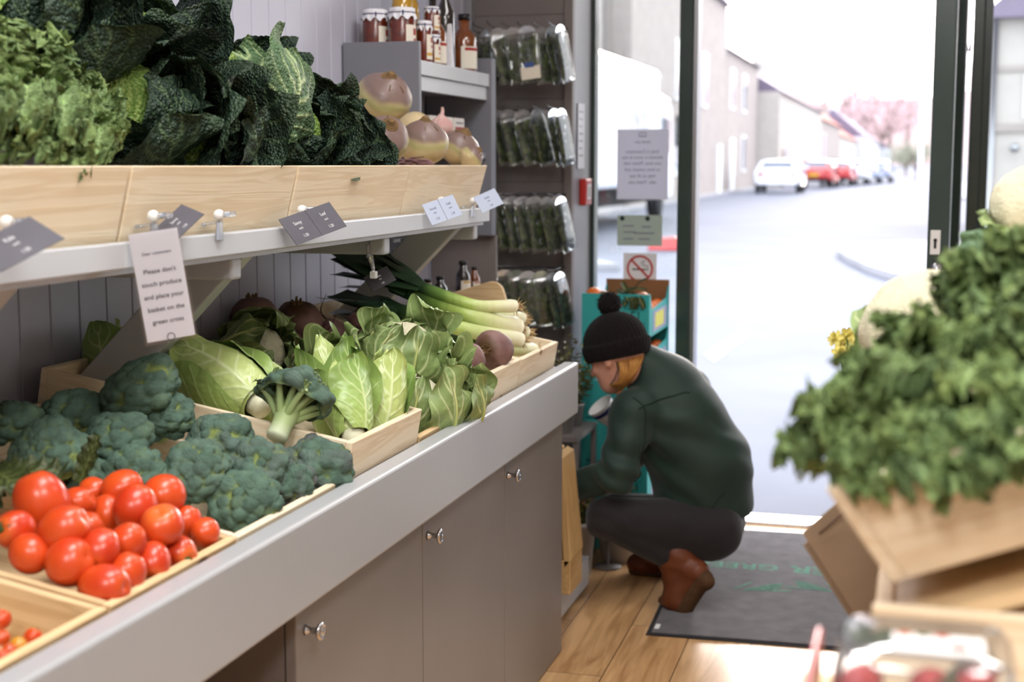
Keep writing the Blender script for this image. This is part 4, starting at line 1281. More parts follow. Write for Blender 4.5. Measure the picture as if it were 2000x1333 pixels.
SV = [
    ((235, 215), -1.42, (.35, -.55, .75), .095, 10, .085, .80, 'big savoy cabbage with wide dark leaves right of the curly kale'),
    ((330, 262), -1.36, (.6, -.5, -.1), .076, 9, .075, .80, 'savoy cabbage leaning on the crate front below the big dark one'),
    ((410, 138), -1.44, (.40, -.80, .45), .060, 6, .05, .52, 'savoy cabbage with its pale crinkled heart showing at the top of the heap'),
    ((474, 222), -1.42, (-.5, .3, .6), .076, 10, .065, .80, 'savoy cabbage showing the pale ribbed back of a large leaf'),
    ((566, 258), -1.38, (.5, -.4, .6), .070, 9, .06, .80, 'savoy cabbage in the middle of the long shelf with drooping leaves'),
    ((640, 268), -1.36, (.7, -.35, .35), .062, 9, .055, .80, 'savoy cabbage whose leaves droop beside the swedes'),
    ((85, 60), -1.50, (.3, -.5, .7), .090, 9, .075, .80, 'savoy cabbage high at the left edge behind the curly kale'),
    ((265, 100), -1.50, (.1, -.6, .7), .080, 9, .075, .80, 'savoy cabbage at the back of the shelf with leaves standing against the wall'),
    ((520, 160), -1.52, (.3, -.5, .8), .060, 8, .05, .75, 'small savoy cabbage peaking at the back of the heap before the panelled wall'),
    ((30, 15), -1.46, (.2, -.6, .6), .080, 8, .065, .80, 'savoy cabbage cut off by the upper left corner'),
    ((395, 265), -1.34, (.3, -.6, .5), .066, 9, .06, .80, 'savoy cabbage low behind the board under the pale hearted one'),
]
for i, (pp, x, a, R, n, fl, ct, lab) in enumerate(SV):
    savoy(lab, tuple(at_x(*pp, x)), a, R, 51 + i, n, flare=fl * .8, spin=i * 1.3 + (2. if i == 3 else 0), cut=ct, mat=m_savoy_pale if i == 3 else None, vw=1.2 if i == 3 else .8)

SW = [
    ((748, 192), -1.42, .078, (.42, -.35, .75), .80, 'topmost swede with its cut crown facing up'),
    ((828, 280), -1.32, .068, (.15, -.25, .9), .88, 'big swede in front, purple above and cream below'),
    ((900, 292), -1.29, .058, (.35, -.1, .8), .86, 'swede at the right end of its crate with a green streak'),
    ((752, 272), -1.36, .066, (.45, -.55, .6), .9, 'swede behind the savoy leaf left of the big front one'),
    ((812, 256), -1.44, .060, (-.2, .4, -.8), .88, 'yellowish swede showing its underside between the topmost and front ones'),
    ((690, 236), -1.52, .062, (-.2, -.3, .9), .88, 'purple swede at the back half hidden by savoy leaves'),
    ((918, 306), -1.247, .034, (.6, .2, .6), .9, 'small swede poking out at the far corner of the crate'),
    ((648, 208), -1.62, .050, (.2, -.4, .8), .9, 'pinkish swede against the wall behind the savoys'),
]
P = [at_x(*pp, x) for pp, x, *_ in SW]; P = relax(P, [s[2] * .93 for s in SW], 40)
for i, (pp, x, r, a, sq, lab) in enumerate(SW):
    swede(lab, tuple(P[i]), a, r, 3 + i, sq=sq)
p = at_x(808, 318, -1.27)
beet_t = thing('root_tops', 'bunch of dry purple root tops lying low behind the crate board', 'root tops', tuple(p))
mb = MB(); r = rng(4)
for k in range(16):
    a = np.array([-.035, 0, 0]) + r.normal(0, .004, 3); e = np.array([.03, -.005, -.004]) + r.normal(0, .008, 3); mb.tube([a, (a + e) / 2 + [0, 0, .006], e], [.003, .0028, .001], 5)
mb.ball((.03, 0, -.004), (.024, .018, .014), 12)
part('tops', mb, M('purple_top', (112, 82, 82), .7, .2, var=(40, .3)), beet_t)
# ================================================================== the crouching person
def sd_cap(p, a, b, ra, rb):
    a = np.asarray(a, float); b = np.asarray(b, float); d = b - a; t = np.clip(((p - a) @ d) / (d @ d + 1e-12), 0, 1)
    return np.linalg.norm(p - a - t[..., None] * d, axis=-1) - (ra + t * (rb - ra))


def sd_ell(p, c, r, R=None):
    q = p - np.asarray(c, float)
    if R is not None: q = q @ np.array(R)
    r = np.asarray(r, float); k0 = np.linalg.norm(q / r, axis=-1); k1 = np.linalg.norm(q / (r * r), axis=-1)
    return k0 * (k0 - 1) / (k1 + 1e-9)


def smin(a, b, k):
    h = np.clip(.5 + .5 * (b - a) / k, 0, 1); return b + (a - b) * h - k * h * (1 - h)


def sunion(ds, k):
    d = ds[0]
    for e in ds[1:]: d = smin(d, e, k)
    return d


def sdf_mesh(mb, fn, lo, hi, h, a=None):
    """closed surface of fn < 0 by surface nets"""
    lo = np.asarray(lo, float); n = np.ceil((np.asarray(hi) - lo) / h).astype(int) + 1
    ax = [lo[i] + h * np.arange(n[i]) for i in range(3)]
    G = np.empty(tuple(n))
    for i in range(n[0]):
        p = np.stack(np.meshgrid(ax[0][i:i + 1], ax[1], ax[2], indexing='ij'), -1); G[i] = fn(p)[0]
    S = G < 0
    c8 = [(i, j, k) for i in (0, 1) for j in (0, 1) for k in (0, 1)]
    cnt = sum(S[i:n[0] - 1 + i, j:n[1] - 1 + j, k:n[2] - 1 + k].astype(int) for i, j, k in c8)
    act = (cnt > 0) & (cnt < 8); I = np.argwhere(act); idx = -np.ones(act.shape, int); idx[act] = np.arange(len(I))
    V = np.zeros((len(I), 3)); w = np.zeros(len(I))
    for a_ in c8:
        for d in range(3):
            if a_[d]: continue
            b_ = list(a_); b_[d] = 1
            A = G[I[:, 0] + a_[0], I[:, 1] + a_[1], I[:, 2] + a_[2]]; B = G[I[:, 0] + b_[0], I[:, 1] + b_[1], I[:, 2] + b_[2]]
            m = (A < 0) != (B < 0); t = np.where(m, A / (A - B + 1e-30), 0)
            P = np.array(a_) + t[:, None] * (np.array(b_) - np.array(a_)); V[m] += P[m]; w[m] += 1
    V = lo + h * (I + V / w[:, None])
    Q = []
    for d in range(3):
        o1, o2 = [(1, 2), (2, 0), (0, 1)][d]
        sl0 = [slice(1, -1)] * 3; sl0[d] = slice(0, n[d] - 1); sl1 = list(sl0); sl1[d] = slice(1, n[d])
        A = S[tuple(sl0)]; B = S[tuple(sl1)]
        E = np.argwhere(A != B); sg = A[A != B]
        E = E + np.array([0 if q == d else 1 for q in range(3)])
        e1 = np.zeros(3, int); e1[o1] = 1; e2 = np.zeros(3, int); e2[o2] = 1
        q = np.stack([idx[tuple((E - e1 - e2).T)], idx[tuple((E - e2).T)], idx[tuple(E.T)], idx[tuple((E - e1).T)]], -1)
        q[~sg] = q[~sg][:, ::-1]; Q.append(q)
    mb.add(V, [np.concatenate(Q)], a)
    return mb


def onto(fn, p, it=8):
    p = np.array(p, float)
    for _ in range(it):
        d = fn(p); e = 1e-3
        g = np.stack([(fn(p + np.eye(3)[i] * e) - d) / e for i in range(3)], -1); g /= np.linalg.norm(g, axis=-1, keepdims=True) + 1e-9
        p = p - g * d[..., None]
    return p


A = at_y
pel = A(1374, 985, 4.66); wai = A(1368, 905, 4.645); che = A(1318, 815, 4.62); upp = A(1302, 762, 4.625)
shL = A(1238, 806, 4.475); shR = A(1344, 762, 4.76); nec = A(1262, 716, 4.60); hea = A(1205, 692, 4.565)
elL = A(1206, 925, 4.40); wrL = A(1128, 950, 4.46); elR = A(1235, 880, 4.93); wrR = A(1175, 930, 4.99)
hiL = A(1388, 1034, 4.56); knL = A(1184, 1013, 4.42); anL = A(1318, 1092, 4.50)
hiR = A(1396, 1020, 4.76); knR = A(1204, 1003, 4.84); anR = A(1285, 1084, 4.86)
fdir = Vector((-.86, .34, -.36)).normalized(); hup = Vector((-.20, .08, .97)); hup = (hup - fdir * hup.dot(fdir)).normalized(); hsd = fdir.cross(hup)
HR = np.array(Matrix((hsd, fdir, hup)).transposed())              # head frame: x = left, y = forward, z = crown


def hp(x, y, z): return hea + HR @ np.array([x, y, z])


def hand(w, e):
    """palm, four curled fingers, thumb: capsules of the hand at wrist w, coming from elbow e"""
    d = (w - e) / np.linalg.norm(w - e); up = np.array([0, 0, 1.]) - d * d[2]; up /= np.linalg.norm(up); sd = np.cross(d, up); out = []
    pc = w + d * .05
    for s in (-.5, .5): out.append((w + d * .015 + sd * s * .022, w + d * .085 + sd * s * .045, .016, .0135))
    for k in range(4):
        s = (k - 1.5) * .019; L = (.066, .076, .072, .056)[k]; b = w + d * .092 + sd * s
        m = b + d * L * .5 - up * L * .10; t_ = m + d * L * .30 - up * L * .35; u_ = t_ + d * L * .05 - up * L * .25
        out += [(b, m, .0088, .0082), (m, t_, .0082, .0076), (t_, u_, .0076, .0068)]
    b = w + d * .03 + sd * .03; m = b + d * .035 + sd * .022 - up * .01; t_ = m + d * .03 + sd * .004 - up * .015
    out += [(b, m, .0125, .010), (m, t_, .010, .0085)]
    return out


_hands = hand(wrL, elL) + hand(wrR, elR)


def f_body(p):
    ds = [sd_cap(p, pel, wai, .11, .11), sd_cap(p, wai, che, .11, .115), sd_cap(p, che, upp, .115, .08), sd_cap(p, shL, shR, .045, .045), sd_cap(p, upp, nec, .06, .052), sd_cap(p, nec, hp(0, -.02, -.06), .052, .05),
          sd_cap(p, shL, elL, .045, .036), sd_cap(p, elL, wrL, .036, .025), sd_cap(p, shR, elR, .045, .036), sd_cap(p, elR, wrR, .036, .025),
          sd_cap(p, hiL, knL, .070, .040), sd_cap(p, knL, anL, .038, .032), sd_cap(p, hiR, knR, .070, .040), sd_cap(p, knR, anR, .038, .032)]
    body = sunion(ds, .03)
    head = sunion([sd_ell(p, hp(0, -.005, .015), (.076, .095, .098), HR), sd_ell(p, hp(0, .035, -.055), (.056, .058, .062), HR), sd_ell(p, hp(0, .062, -.092), (.028, .024, .022), HR)], .03)
    head = smin(head, sd_cap(p, hp(0, .088, .005), hp(0, .112, -.034), .009, .013), .012)                      # nose
    head = smin(head, sd_ell(p, hp(.034, .066, -.030), (.022, .018, .018), HR), .02); head = smin(head, sd_ell(p, hp(-.034, .066, -.030), (.022, .018, .018), HR), .02)
    for s in (-1, 1):
        head = np.maximum(head, -sd_ell(p, hp(s * .031, .094, .004), (.016, .010, .009), HR) * .8)               # eye sockets
        head = smin(head, sd_ell(p, hp(s * .031, .081, .004), (.011, .011, .010), HR), .004)
        head = smin(head, sd_ell(p, hp(s * .078, -.008, -.015), (.008, .018, .030), HR), .008)                   # ears
    head = smin(head, sd_ell(p, hp(0, .088, -.064), (.021, .010, .006), HR), .006); head = smin(head, sd_ell(p, hp(0, .086, -.074), (.018, .010, .006), HR), .006)
    body = smin(body, head, .025)
    hd = sunion([sd_cap(p, *c) for c in _hands], .004)
    return smin(body, hd, .012)


hemd = (pel - che) / np.linalg.norm(pel - che); hemc = pel + hemd * .052


def f_jacket(p):
    ds = [sd_cap(p, pel, wai, .166, .158), sd_cap(p, wai, che, .158, .150), sd_cap(p, che, upp, .150, .122), sd_cap(p, shL, shR, .074, .074), sd_cap(p, upp, nec + (nec - upp) * .1, .088, .066)]
    d = sunion(ds, .05)
    aL = smin(sd_cap(p, shL, elL, .074, .060), sd_cap(p, elL, wrL, .060, .046), .03)
    aR = smin(sd_cap(p, shR, elR, .074, .060), sd_cap(p, elR, wrR, .060, .046), .03)
    d = smin(smin(d, aL, .028), aR, .028)
    # folds: across the elbow, under the arm and round the waist
    q = p * np.array([1., 1., 1.]); near = np.exp(-((p - elL) ** 2).sum(-1) / .018) + .55 * np.exp(-((p - (shL * .6 + wai * .4)) ** 2).sum(-1) / .02) + .45 * np.exp(-((p - wai) ** 2).sum(-1) / .05)
    fold = np.sin((p @ np.array([22., 14., 62.])) + 2.4 * noise3(p, 4, 3)) * .0075 * np.clip(near, 0, 1.2)
    d = d + fold + .0025 * noise3(p, 6, 8)
    cut = (p - hemc) @ hemd + .010 * np.sin((p @ np.array([9., 9., 0])))
    d = np.maximum(d, cut)
    wd = (wrL - elL) / np.linalg.norm(wrL - elL); d = np.maximum(d, np.where(((p - wrL) ** 2).sum(-1) < .02, (p - wrL) @ wd - .0, -1.))
    wd = (wrR - elR) / np.linalg.norm(wrR - elR); d = np.maximum(d, np.where(((p - wrR) ** 2).sum(-1) < .02, (p - wrR) @ wd - .0, -1.))
    return d


def f_trousers(p):
    d = sunion([sd_cap(p, pel + hemd * .03, hiL, .125, .098), sd_cap(p, pel + hemd * .03, hiR, .125, .098), sd_cap(p, hiL, knL, .098, .068), sd_cap(p, hiR, knR, .098, .068)], .03)
    c = np.minimum(sd_cap(p, knL, anL, .064, .046), sd_cap(p, knR, anR, .064, .046))
    d = smin(d, c, .014)
    d = d + .002 * np.sin(p @ np.array([40., 20., 90.]) + 3 * noise3(p, 5, 2)) * np.exp(-((p - knL) ** 2).sum(-1) / .02) + .002 * noise3(p, 9, 4)
    top = (p - (wai)) @ hemd
    return np.where(((p - wai) ** 2).sum(-1) < .05, np.maximum(d, -top), d)


heL = A(1362, 1118, 4.475); baL = A(1322, 1172, 4.485); toL = A(1304, 1180, 4.53); topL = A(1322, 1078, 4.50)
heR = A(1300, 1112, 4.875); toR = A(1242, 1118, 4.86); topR = A(1288, 1078, 4.86)
heR[2] = .045; toR[2] = .038


def f_boot(he, ba, to, an, top):
    def f(p):
        d = sunion([sd_cap(p, he, ba, .036, .042), sd_cap(p, ba, to, .040, .034), sd_cap(p, an, he, .050, .036), sd_cap(p, an, ba, .050, .038), sd_cap(p, top, an, .056, .050)], .02)
        return np.maximum(d, -(p[..., 2] - .012)) + .0012 * noise3(p, 30, 2)
    return f


def f_sole(he, ba, to):
    n1 = np.cross(ba - he, np.array([.54, .84, 0])); n1 = n1 / np.linalg.norm(n1); n1 = n1 if n1[2] < 0 else -n1

    def f(p):
        return sunion([sd_cap(p, he + n1 * .030, ba + n1 * .034, .030, .032), sd_cap(p, ba + n1 * .034, to + np.array([0, 0, -.02]), .032, .028), sd_cap(p, he + n1 * .036, he + n1 * .044, .030, .029)], .01)
    return lambda p: np.maximum(f(p), -(p[..., 2] - .001))


m_skin = M('skin', (214, 160, 138), .5, .35, var=(30, .08), sss=.15)
m_jacket = M('green_softshell', (27, 46, 39), .62, .3, var=(5, .12), bump=(420, .15, .0006), sheen=.1)
m_seam = M('jacket_seam', (20, 36, 30), .7, .25)
m_trous = M('dark_trousers', (33, 30, 32), .8, .2, var=(12, .15), bump=(500, .2, .0006), sheen=.15)
m_boot = M('tan_boot', (92, 46, 22), .5, .35, var=(14, .22), bump=(60, .2, .001))
m_sole = M('boot_sole', (74, 50, 30), .75, .2, var=(30, .2), bump=(80, .4, .002))
m_hat = M('black_knit', (24, 20, 21), .95, .1, var=(60, .2), bump=(260, .9, .003), sheen=.05)
m_hair = M('ginger_hair', (150, 98, 46), .42, .4, var=(40, .25), c2=(186, 138, 74))

body_off = np.array([-.85, 4.62, 0.])
person = thing('person', 'person in dark bobble hat and green jacket crouching with back turned by the doormat', 'person', tuple(body_off))
lo = np.array([-1.36, 4.18, -.01]); hi = np.array([-.40, 5.20, 1.08])
bo = part('body', sdf_mesh(MB(), f_body, lo, hi, .0085), m_skin, person, True, 0, True)
jk = part('jacket', sdf_mesh(MB(), f_jacket, (-1.25, 4.18, .30), (-.40, 5.2, 1.0), .0072), m_jacket, person, True, 0, True)
tr = part('trousers', sdf_mesh(MB(), f_trousers, (-1.2, 4.2, .05), (-.40, 5.1, .62), .0075), m_trous, person, True, 0, True)
for he, ba, to, an, top in ((heL, baL, toL, anL, topL), (heR, (heR + toR) / 2 + np.array([-.02, 0, 0]), toR, anR, topR)):
    l3 = np.minimum.reduce([he, ba, to, an, top]) - .09; h3 = np.maximum.reduce([he, ba, to, an, top]) + .09; l3[2] = max(l3[2], -.012)
    bt = part('boot', sdf_mesh(MB(), f_boot(he, ba, to, an, top), l3, h3, .006), m_boot, person, True, 0, True)
    part('sole', sdf_mesh(MB(), f_sole(he, ba, to), l3, h3, .006), m_sole, bt, True, 0, True)
# seams of the jacket back and sleeve
for k, pl in enumerate(([(1248, 800), (1282, 778), (1330, 756), (1372, 742), (1390, 742)], [(1236, 765), (1262, 790), (1272, 840), (1262, 905), (1252, 950)], [(1306, 1022), (1340, 1022), (1400, 1014), (1462, 992)])):
    pts = np.array([A(*q, 4.40) for q in pl]); tt = np.linspace(0, 1, 40); t0 = np.linspace(0, 1, len(pl))
    pts = np.stack([np.interp(tt, t0, pts[:, i]) for i in range(3)], -1)
    for _ in range(12): pts[1:-1] = (pts[:-2] + pts[1:-1] * 2 + pts[2:]) / 4
    pts = onto(f_jacket, pts, 12)
    part('seam', MB().tube(pts, .0028, 6), m_seam, jk, True, 0, True)
# collar
col = MB(); cd_ = (nec - upp) / np.linalg.norm(nec - upp); cR = np.array(basis_z(cd_))
col.lathe([(.080, -.015), (.076, .02), (.070, .05), (.066, .052), (.070, .02), (.072, -.01)], 36, m4(cR, nec - cd_ * .03), cap=False)
part('collar', col, m_jacket, jk, True, 0, True)


# hat with turned-up rib and bobble
def f_hat(p):
    d = sd_ell(p, hp(0, -.008, .040), (.096, .112, .100), HR)
    c = sd_ell(p, hp(0, -.008, .030), (.104, .120, .100), HR)
    z = (p - hea) @ HR[:, 2]; y = (p - hea) @ HR[:, 1]
    rim = -.016 - .10 * np.clip(-y, -.05, .2) + .10 * np.clip(y, 0, .2)
    c = np.maximum(c, z - (rim + .052)); d = smin(d, c, .008); d = np.maximum(d, rim - z)
    a = np.arctan2((p - hea) @ HR[:, 0], y); return d + .0016 * np.sin(a * 46)


hat = part('bobble_hat', sdf_mesh(MB(), f_hat, hea - .15, hea + .17, .0042), m_hat, person, True, 0, True)
pb = MB(); pc = hp(.0, -.03, .165); pb.ball(pc, .037, 22, fn=lambda D: 1 + .10 * np.abs(noise3(D, 2.5, 4, 2)))
r = rng(9)
for k in range(260):
    e = r.normal(size=3); e /= np.linalg.norm(e); pb.tube([pc + e * .030, pc + e * .036 + r.normal(0, .002, 3), pc + e * (.041 + .003 * r.random()) + r.normal(0, .003, 3)], [.0022, .0018, .0007], 4)
part('bobble', pb, m_hat, hat, True, 0, True)
# hair falling from under the hat across the cheek
hr = MB(); r = rng(12)
for k in range(90):
    s = r.random(); w = r.random()
    a = A(1208 + 50 * s, 706 - 12 * s + 4 * w, 4.475 + .03 * w); b = A(1218 + 32 * s, 728 + 4 * w, 4.462 + .03 * w); c = A(1214 + 8 * s, 752 + 5 * w, 4.468 + .03 * w); e = A(1188 + 22 * s + 6 * w, 752 + 16 * s * w, 4.49 + .03 * w)
    t = np.linspace(0, 1, 12)[:, None]; pts = a * (1 - t) ** 3 + 3 * b * t * (1 - t) ** 2 + 3 * c * t ** 2 * (1 - t) + e * t ** 3 + np.sin(t * 5 + k) * .0015
    hr.tube(pts, np.linspace(.0040, .0012, 12), 5)
part('hair', hr, m_hair, person, True, 0, True)
gl = MB(); gl.tube([A(1204, 706, 4.47), A(1207, 722, 4.462), A(1200, 742, 4.47), A(1192, 752, 4.475)], .0022, 6)
part('spectacle_arm', gl, m_black, person, True, 0, True)
# ================================================================== jar unit at the end of the wall shelf
JX = -1.45
t = thing('jar_rack', 'grey wall rack of two uprights and a lipped shelf holding jars and bottles', 'rack', (-1.57, 4.45, 1.2))
part('side_panel', MB().bx(-1.694, JX, 4.062, 4.082, 1.335, 1.815), m_rack, t, False, .002, True)
part('side_panel', MB().bx(-1.694, JX, 4.81, 4.862, 1.20, 1.817), m_rack, t, False, .003, True)
part('shelf_board', MB().bx(-1.694, JX - .03, 4.083, 4.81, 1.690, 1.716), m_light, t, False, .001, True)
part('shelf_lip', MB().bx(JX - .03, JX - .008, 4.083, 4.81, 1.718, 1.762), m_light, t, False, .002, True)
part('shelf_lip', MB().bx(JX - .035, JX - .016, 4.083, 4.81, 1.672, 1.717), m_light, t, False, .002, True)
part('base_shelf', MB().bx(-1.694, JX - .02, 4.083, 4.81, 1.470, 1.49), m_midgrey, t, False, .002, True)
part('jar_deck', MB().bx(-1.694, JX - .031, 4.083, 4.81, 1.745, 1.757), m_light, t, False, .001, True)

m_jam = M('jam', (98, 34, 14), .25, .5, var=(60, .3), coat=.5)
m_amber = M('amber_syrup', (112, 58, 20), .12, .6, var=(30, .25), coat=.8)
m_oil = M('golden_oil', (176, 132, 26), .1, .6, var=(20, .15), coat=.8)
m_darkb = M('dark_bottle', (30, 22, 18), .1, .6, coat=.8)
m_cloth = M('white_cloth_lid', (226, 226, 232), .8, .2, var=(60, .04))
m_label = M('cream_label', (226, 220, 206), .65, .3)
m_red = M('label_red', (158, 40, 36), .6, .3)
m_gold = M('label_gold', (196, 152, 62), .5, .4)
m_navy = M('navy_thread', (40, 46, 92), .7, .2)
SHZ = 1.757


def labelband(mb, r, z0, z1, a0, a1, n=14):
    a = np.linspace(a0, a1, n); P = np.stack([np.stack([r * np.cos(a), r * np.sin(a), np.full(n, z)], -1) for z in (z0, z1)])
    mb.grid(P); return mb


def jar(label, x, y, r, h, body, group='jars with white cloth lids on the rack', z=SHZ):
    t = thing('jam_jar', label, 'jar', (x, y, z), group)
    j = MB(); j.lathe([(.0001, 0), (r * .92, 0), (r, .006), (r, h * .80), (r * .86, h * .88), (r * .86, h * .9), (.0001, h * .9)], 28)
    part('filled_glass', j, body, t)
    c = MB(); th = np.linspace(0, 2 * PI, 72, endpoint=False); rows = []
    for k, (rr, zz) in enumerate([(0, h), (r * .7, h * 1.0), (r * .96, h * .985), (r * .98, h * .93), (r * .95, h * .90), (r * 1.04, h * .86), (r * 1.10, h * .80)]):
        w = (k / 6) ** 3; rows.append(np.stack([rr * (1 + .05 * w * np.cos(th * 14)) * np.cos(th), rr * (1 + .05 * w * np.cos(th * 14)) * np.sin(th), zz + .006 * w * np.sin(th * 9) + 0 * th], -1))
    c.grid(np.array(rows), cv=True, flip=True)
    lid = part('cloth_lid', c, m_cloth, t)
    n_ = MB(); q = np.linspace(0, 2 * PI, 40); n_.tube(np.stack([r * .985 * np.cos(q), r * .985 * np.sin(q), h * .905 + 0 * q], -1), .0014, 6)
    n_.tube([(r * .4, -r * .92, h * .93), (r * .42, -r * 1.02, h * .90), (r * .45, -r * 1.03, h * .85)], .002, 6)
    part('string', n_, m_navy, lid)
    b = MB(); labelband(b, r * 1.012, h * .12, h * .68, -.95, .75); lb = part('paper_label', b, m_label, t)
    b = MB(); labelband(b, r * 1.02, h * .50, h * .62, -.3, .1); labelband(b, r * 1.02, h * .38, h * .44, -.25, .05); part('red_print', b, m_red, lb)
    b = MB(); labelband(b, r * 1.02, h * .2, h * .27, -.9, .7); part('gold_band', b, m_gold, lb)
    return t


def bottle(label, x, y, r, h, body, neck=.35, group='bottles on the rack', z=SHZ, lab=True, cap=None, strip=None):
    t = thing('bottle', label, 'bottle', (x, y, z), group)
    b = MB(); b.lathe([(.0001, 0), (r * .9, 0), (r, .006), (r, h * .55), (r * .9, h * .63), (r * neck, h * .76), (r * neck, h * .94), (.0001, h * .94)], 26)
    part('filled_glass', b, body, t)
    c = MB(); c.lathe([(.0001, h * .9), (r * neck * 1.12, h * .9), (r * neck * 1.12, h * 1.0), (.0001, h)], 20); part('cap', c, cap or m_black, t)
    if lab:
        b = MB(); labelband(b, r * 1.012, h * .08, h * .45, -1.5, .9); l_ = part('paper_label', b, m_label, t)
        b = MB(); labelband(b, r * 1.02, h * .38, h * .43, -1.2, .3); part('maroon_band', b, strip or m_red, l_)
    return t


jar('jam jar with a white cloth lid and navy string bow nearest the wall', -1.628, 4.165, .039, .165, m_jam)
jar('jam jar with a white cloth lid second from the wall', -1.540, 4.165, .041, .168, m_jam)
jar('smaller jam jar with cream label behind the rack side panel edge', -1.497, 4.245, .024, .135, m_jam)
jar('small jam jar with red print on its label standing on the shelf lip', -1.500, 4.325, .026, .10, m_jam)
jar('small jam jar stacked on top of the small red printed one', -1.500, 4.325, .024, .085, m_jam, z=SHZ + .101)
bottle('amber flask shaped bottle with a white paper tag', -1.510, 4.405, .030, .185, m_amber, .4)
bottle('tall dark brown bottle between the amber flask and the labelled bottle', -1.520, 4.515, .033, .30, m_darkb, .4, lab=False)
bottle('round amber bottle with cream label and maroon stripe at the end of the rack', -1.515, 4.700, .044, .20, m_amber, .42)
bottle('slim dark bottle behind the round amber one', -1.600, 4.620, .030, .27, m_darkb, .4, lab=False)
bottle('bottle of golden oil behind the cloth lidded jars', -1.575, 4.26, .034, .32, m_oil, .35, lab=False)
bottle('second bottle of golden oil behind the small jars', -1.590, 4.36, .034, .32, m_oil, .35, lab=False)
t = thing('paper_tag', 'white folded paper tag hanging between the amber flask and the dark bottle', 'tag', (-1.485, 4.462, SHZ))
part('tag_sheet', MB().hexa([(-.014, -.012, .002), (.012, -.016, .002), (.013, .004, .002), (-.012, .006, .002), (-.010, -.004, .145), (.006, -.006, .145), (.007, -.002, .145), (-.008, 0, .145)]), m_cloth, t, False, .002)

# small packets and a garlic bulb on the lower board of the rack
m_pkt = M('printed_packet', (206, 200, 192), .5, .3, var=(70, .12)); m_pktr = M('packet_red', (150, 46, 34), .5, .3, var=(60, .35))
for k, (y, lab) in enumerate(((4.36, 'small white packet on the lower board of the rack, partly behind the garlic'), (4.48, 'small white packet with a red picture panel behind the garlic bulb'), (4.60, 'small white packet nearest the far upright of the rack'))):
    t = thing('packet', lab, 'packet', (-1.52, y, 1.49), 'packets on the lower board')
    part('carton', MB().bx(-.04, .02, -.055, .055, 0, .115), m_pkt, t, False, .003)
    part('picture_panel', MB().bx(.0201, .0212, -.045, .045, .02, .085), m_pktr, t, False)
    part('print_line', MB().bx(.0201, .0212, -.035, .035, .095, .101), m_taupe, t, False)
m_garlic = M('garlic_skin', (214, 184, 176), .6, .3, var=(30, .12), c2=(188, 140, 138))
t = thing('garlic_bulb', 'pinkish garlic bulb behind the swedes', 'garlic', tuple(at_x(862, 248, -1.40)))
mb = MB(); mb.ball((0, 0, 0), (.036, .036, .030), 24, fn=lambda D: 1 + .05 * np.cos(np.arctan2(D[..., 1], D[..., 0]) * 9) * np.sqrt(1 - D[..., 2] ** 2) + .35 * np.exp(-(1 - D[..., 2]) / .04)); part('bulb', mb, m_garlic, t)
mb = MB(); mb.tube([(0, 0, .03), (.004, 0, .045), (.002, .004, .058)], [.008, .006, .005], 8); part('stem', mb, m_garlic, t)

# lower end shelf behind the leeks with little bottles and jars
t = thing('end_shelf', 'small dark shelf in the corner behind the leek crate', 'shelf', (-1.58, 4.5, 1.0))
part('shelf_board', MB().bx(-1.694, -1.45, 4.06, 4.86, .985, 1.005), m_taupe, t, False, .002, True)
part('side_panel', MB().bx(-1.694, -1.45, 4.862, 4.88, .0, 1.2), m_taupe, t, False, .002, True)
part('side_panel', MB().bx(-1.694, -1.45, 4.04, 4.058, .0, 1.0), m_taupe, t, False, .002, True)
for k, (y, r, h, mt, lab) in enumerate(((4.12, .024, .09, m_darkb, 'short dark spice bottle behind the leeks nearest the wall brace'), (4.24, .022, .085, m_jam, 'short brown spice bottle second in the row behind the leeks'), (4.36, .024, .085, m_darkb, 'short dark spice bottle third in the row behind the leeks'), (4.60, .026, .12, m_darkb, 'black pepper bottle with a yellow band behind the leeks'), (4.73, .02, .09, m_amber, 'little amber bottle with a white label last in the row behind the leeks'))):
    bottle(lab, -1.49, y, r, h, mt, .5, 'small bottles behind the leeks', 1.005, True, None, m_gold if k == 3 else m_red)
t = thing('chopping_board', 'pale rounded wooden board leaning behind the leek roots', 'board', (-1.42, 4.62, .99))
a = np.linspace(0, PI / 2, 8); pl = [(-.16, -.10), (.13, -.10)] + [(.13 - .04 + .04 * math.cos(q), .01 + .04 * math.sin(q)) for q in a] + [(-.06 + .05 * math.cos(q + PI / 2), .0 + .05 * math.sin(q + PI / 2)) for q in a] + [(-.16, .02)]
mb = MB().prism(pl, 1, -.008, .008); mb.xf(m4(Matrix.Rotation(-.30, 3, 'Y'), at_x(912, 596, -1.36) - np.array([-1.42, 4.62, .99]))); part('board', mb, PINE_W[0], t, False, .002)

# chalk label strip on the wall under the shelf
m_slate = M('slate', (48, 46, 50), .7, .25, var=(20, .15)); m_chalk = M('chalk_white', (204, 204, 206), .8, .1)
t = thing('chalk_label_strip', 'dark strip of three chalk written labels on the panelled wall under the shelf', 'label strip', (-1.69, 4.2, 1.16))
for k in range(3):
    y0 = 4.055 + k * .178; b = part('slate_card', MB().bx(-1.696, -1.690, y0, y0 + .170, 1.135, 1.225), m_slate, t, False, .001, True)
    for q, (dz, w) in enumerate(((.062, .05), (.032, .085))): text_obj('chalk_text', ('Leeks', 'Beetroot', 'Carrots')[k] if q == 0 else 'per kilo', .020 - .004 * q, m_chalk, b, m4(np.array([[0, 0, 1], [1, 0, 0], [0, 1, 0]], float), np.array((-1.6895, y0 + .085, 1.135 + dz)) - wloc(b)))

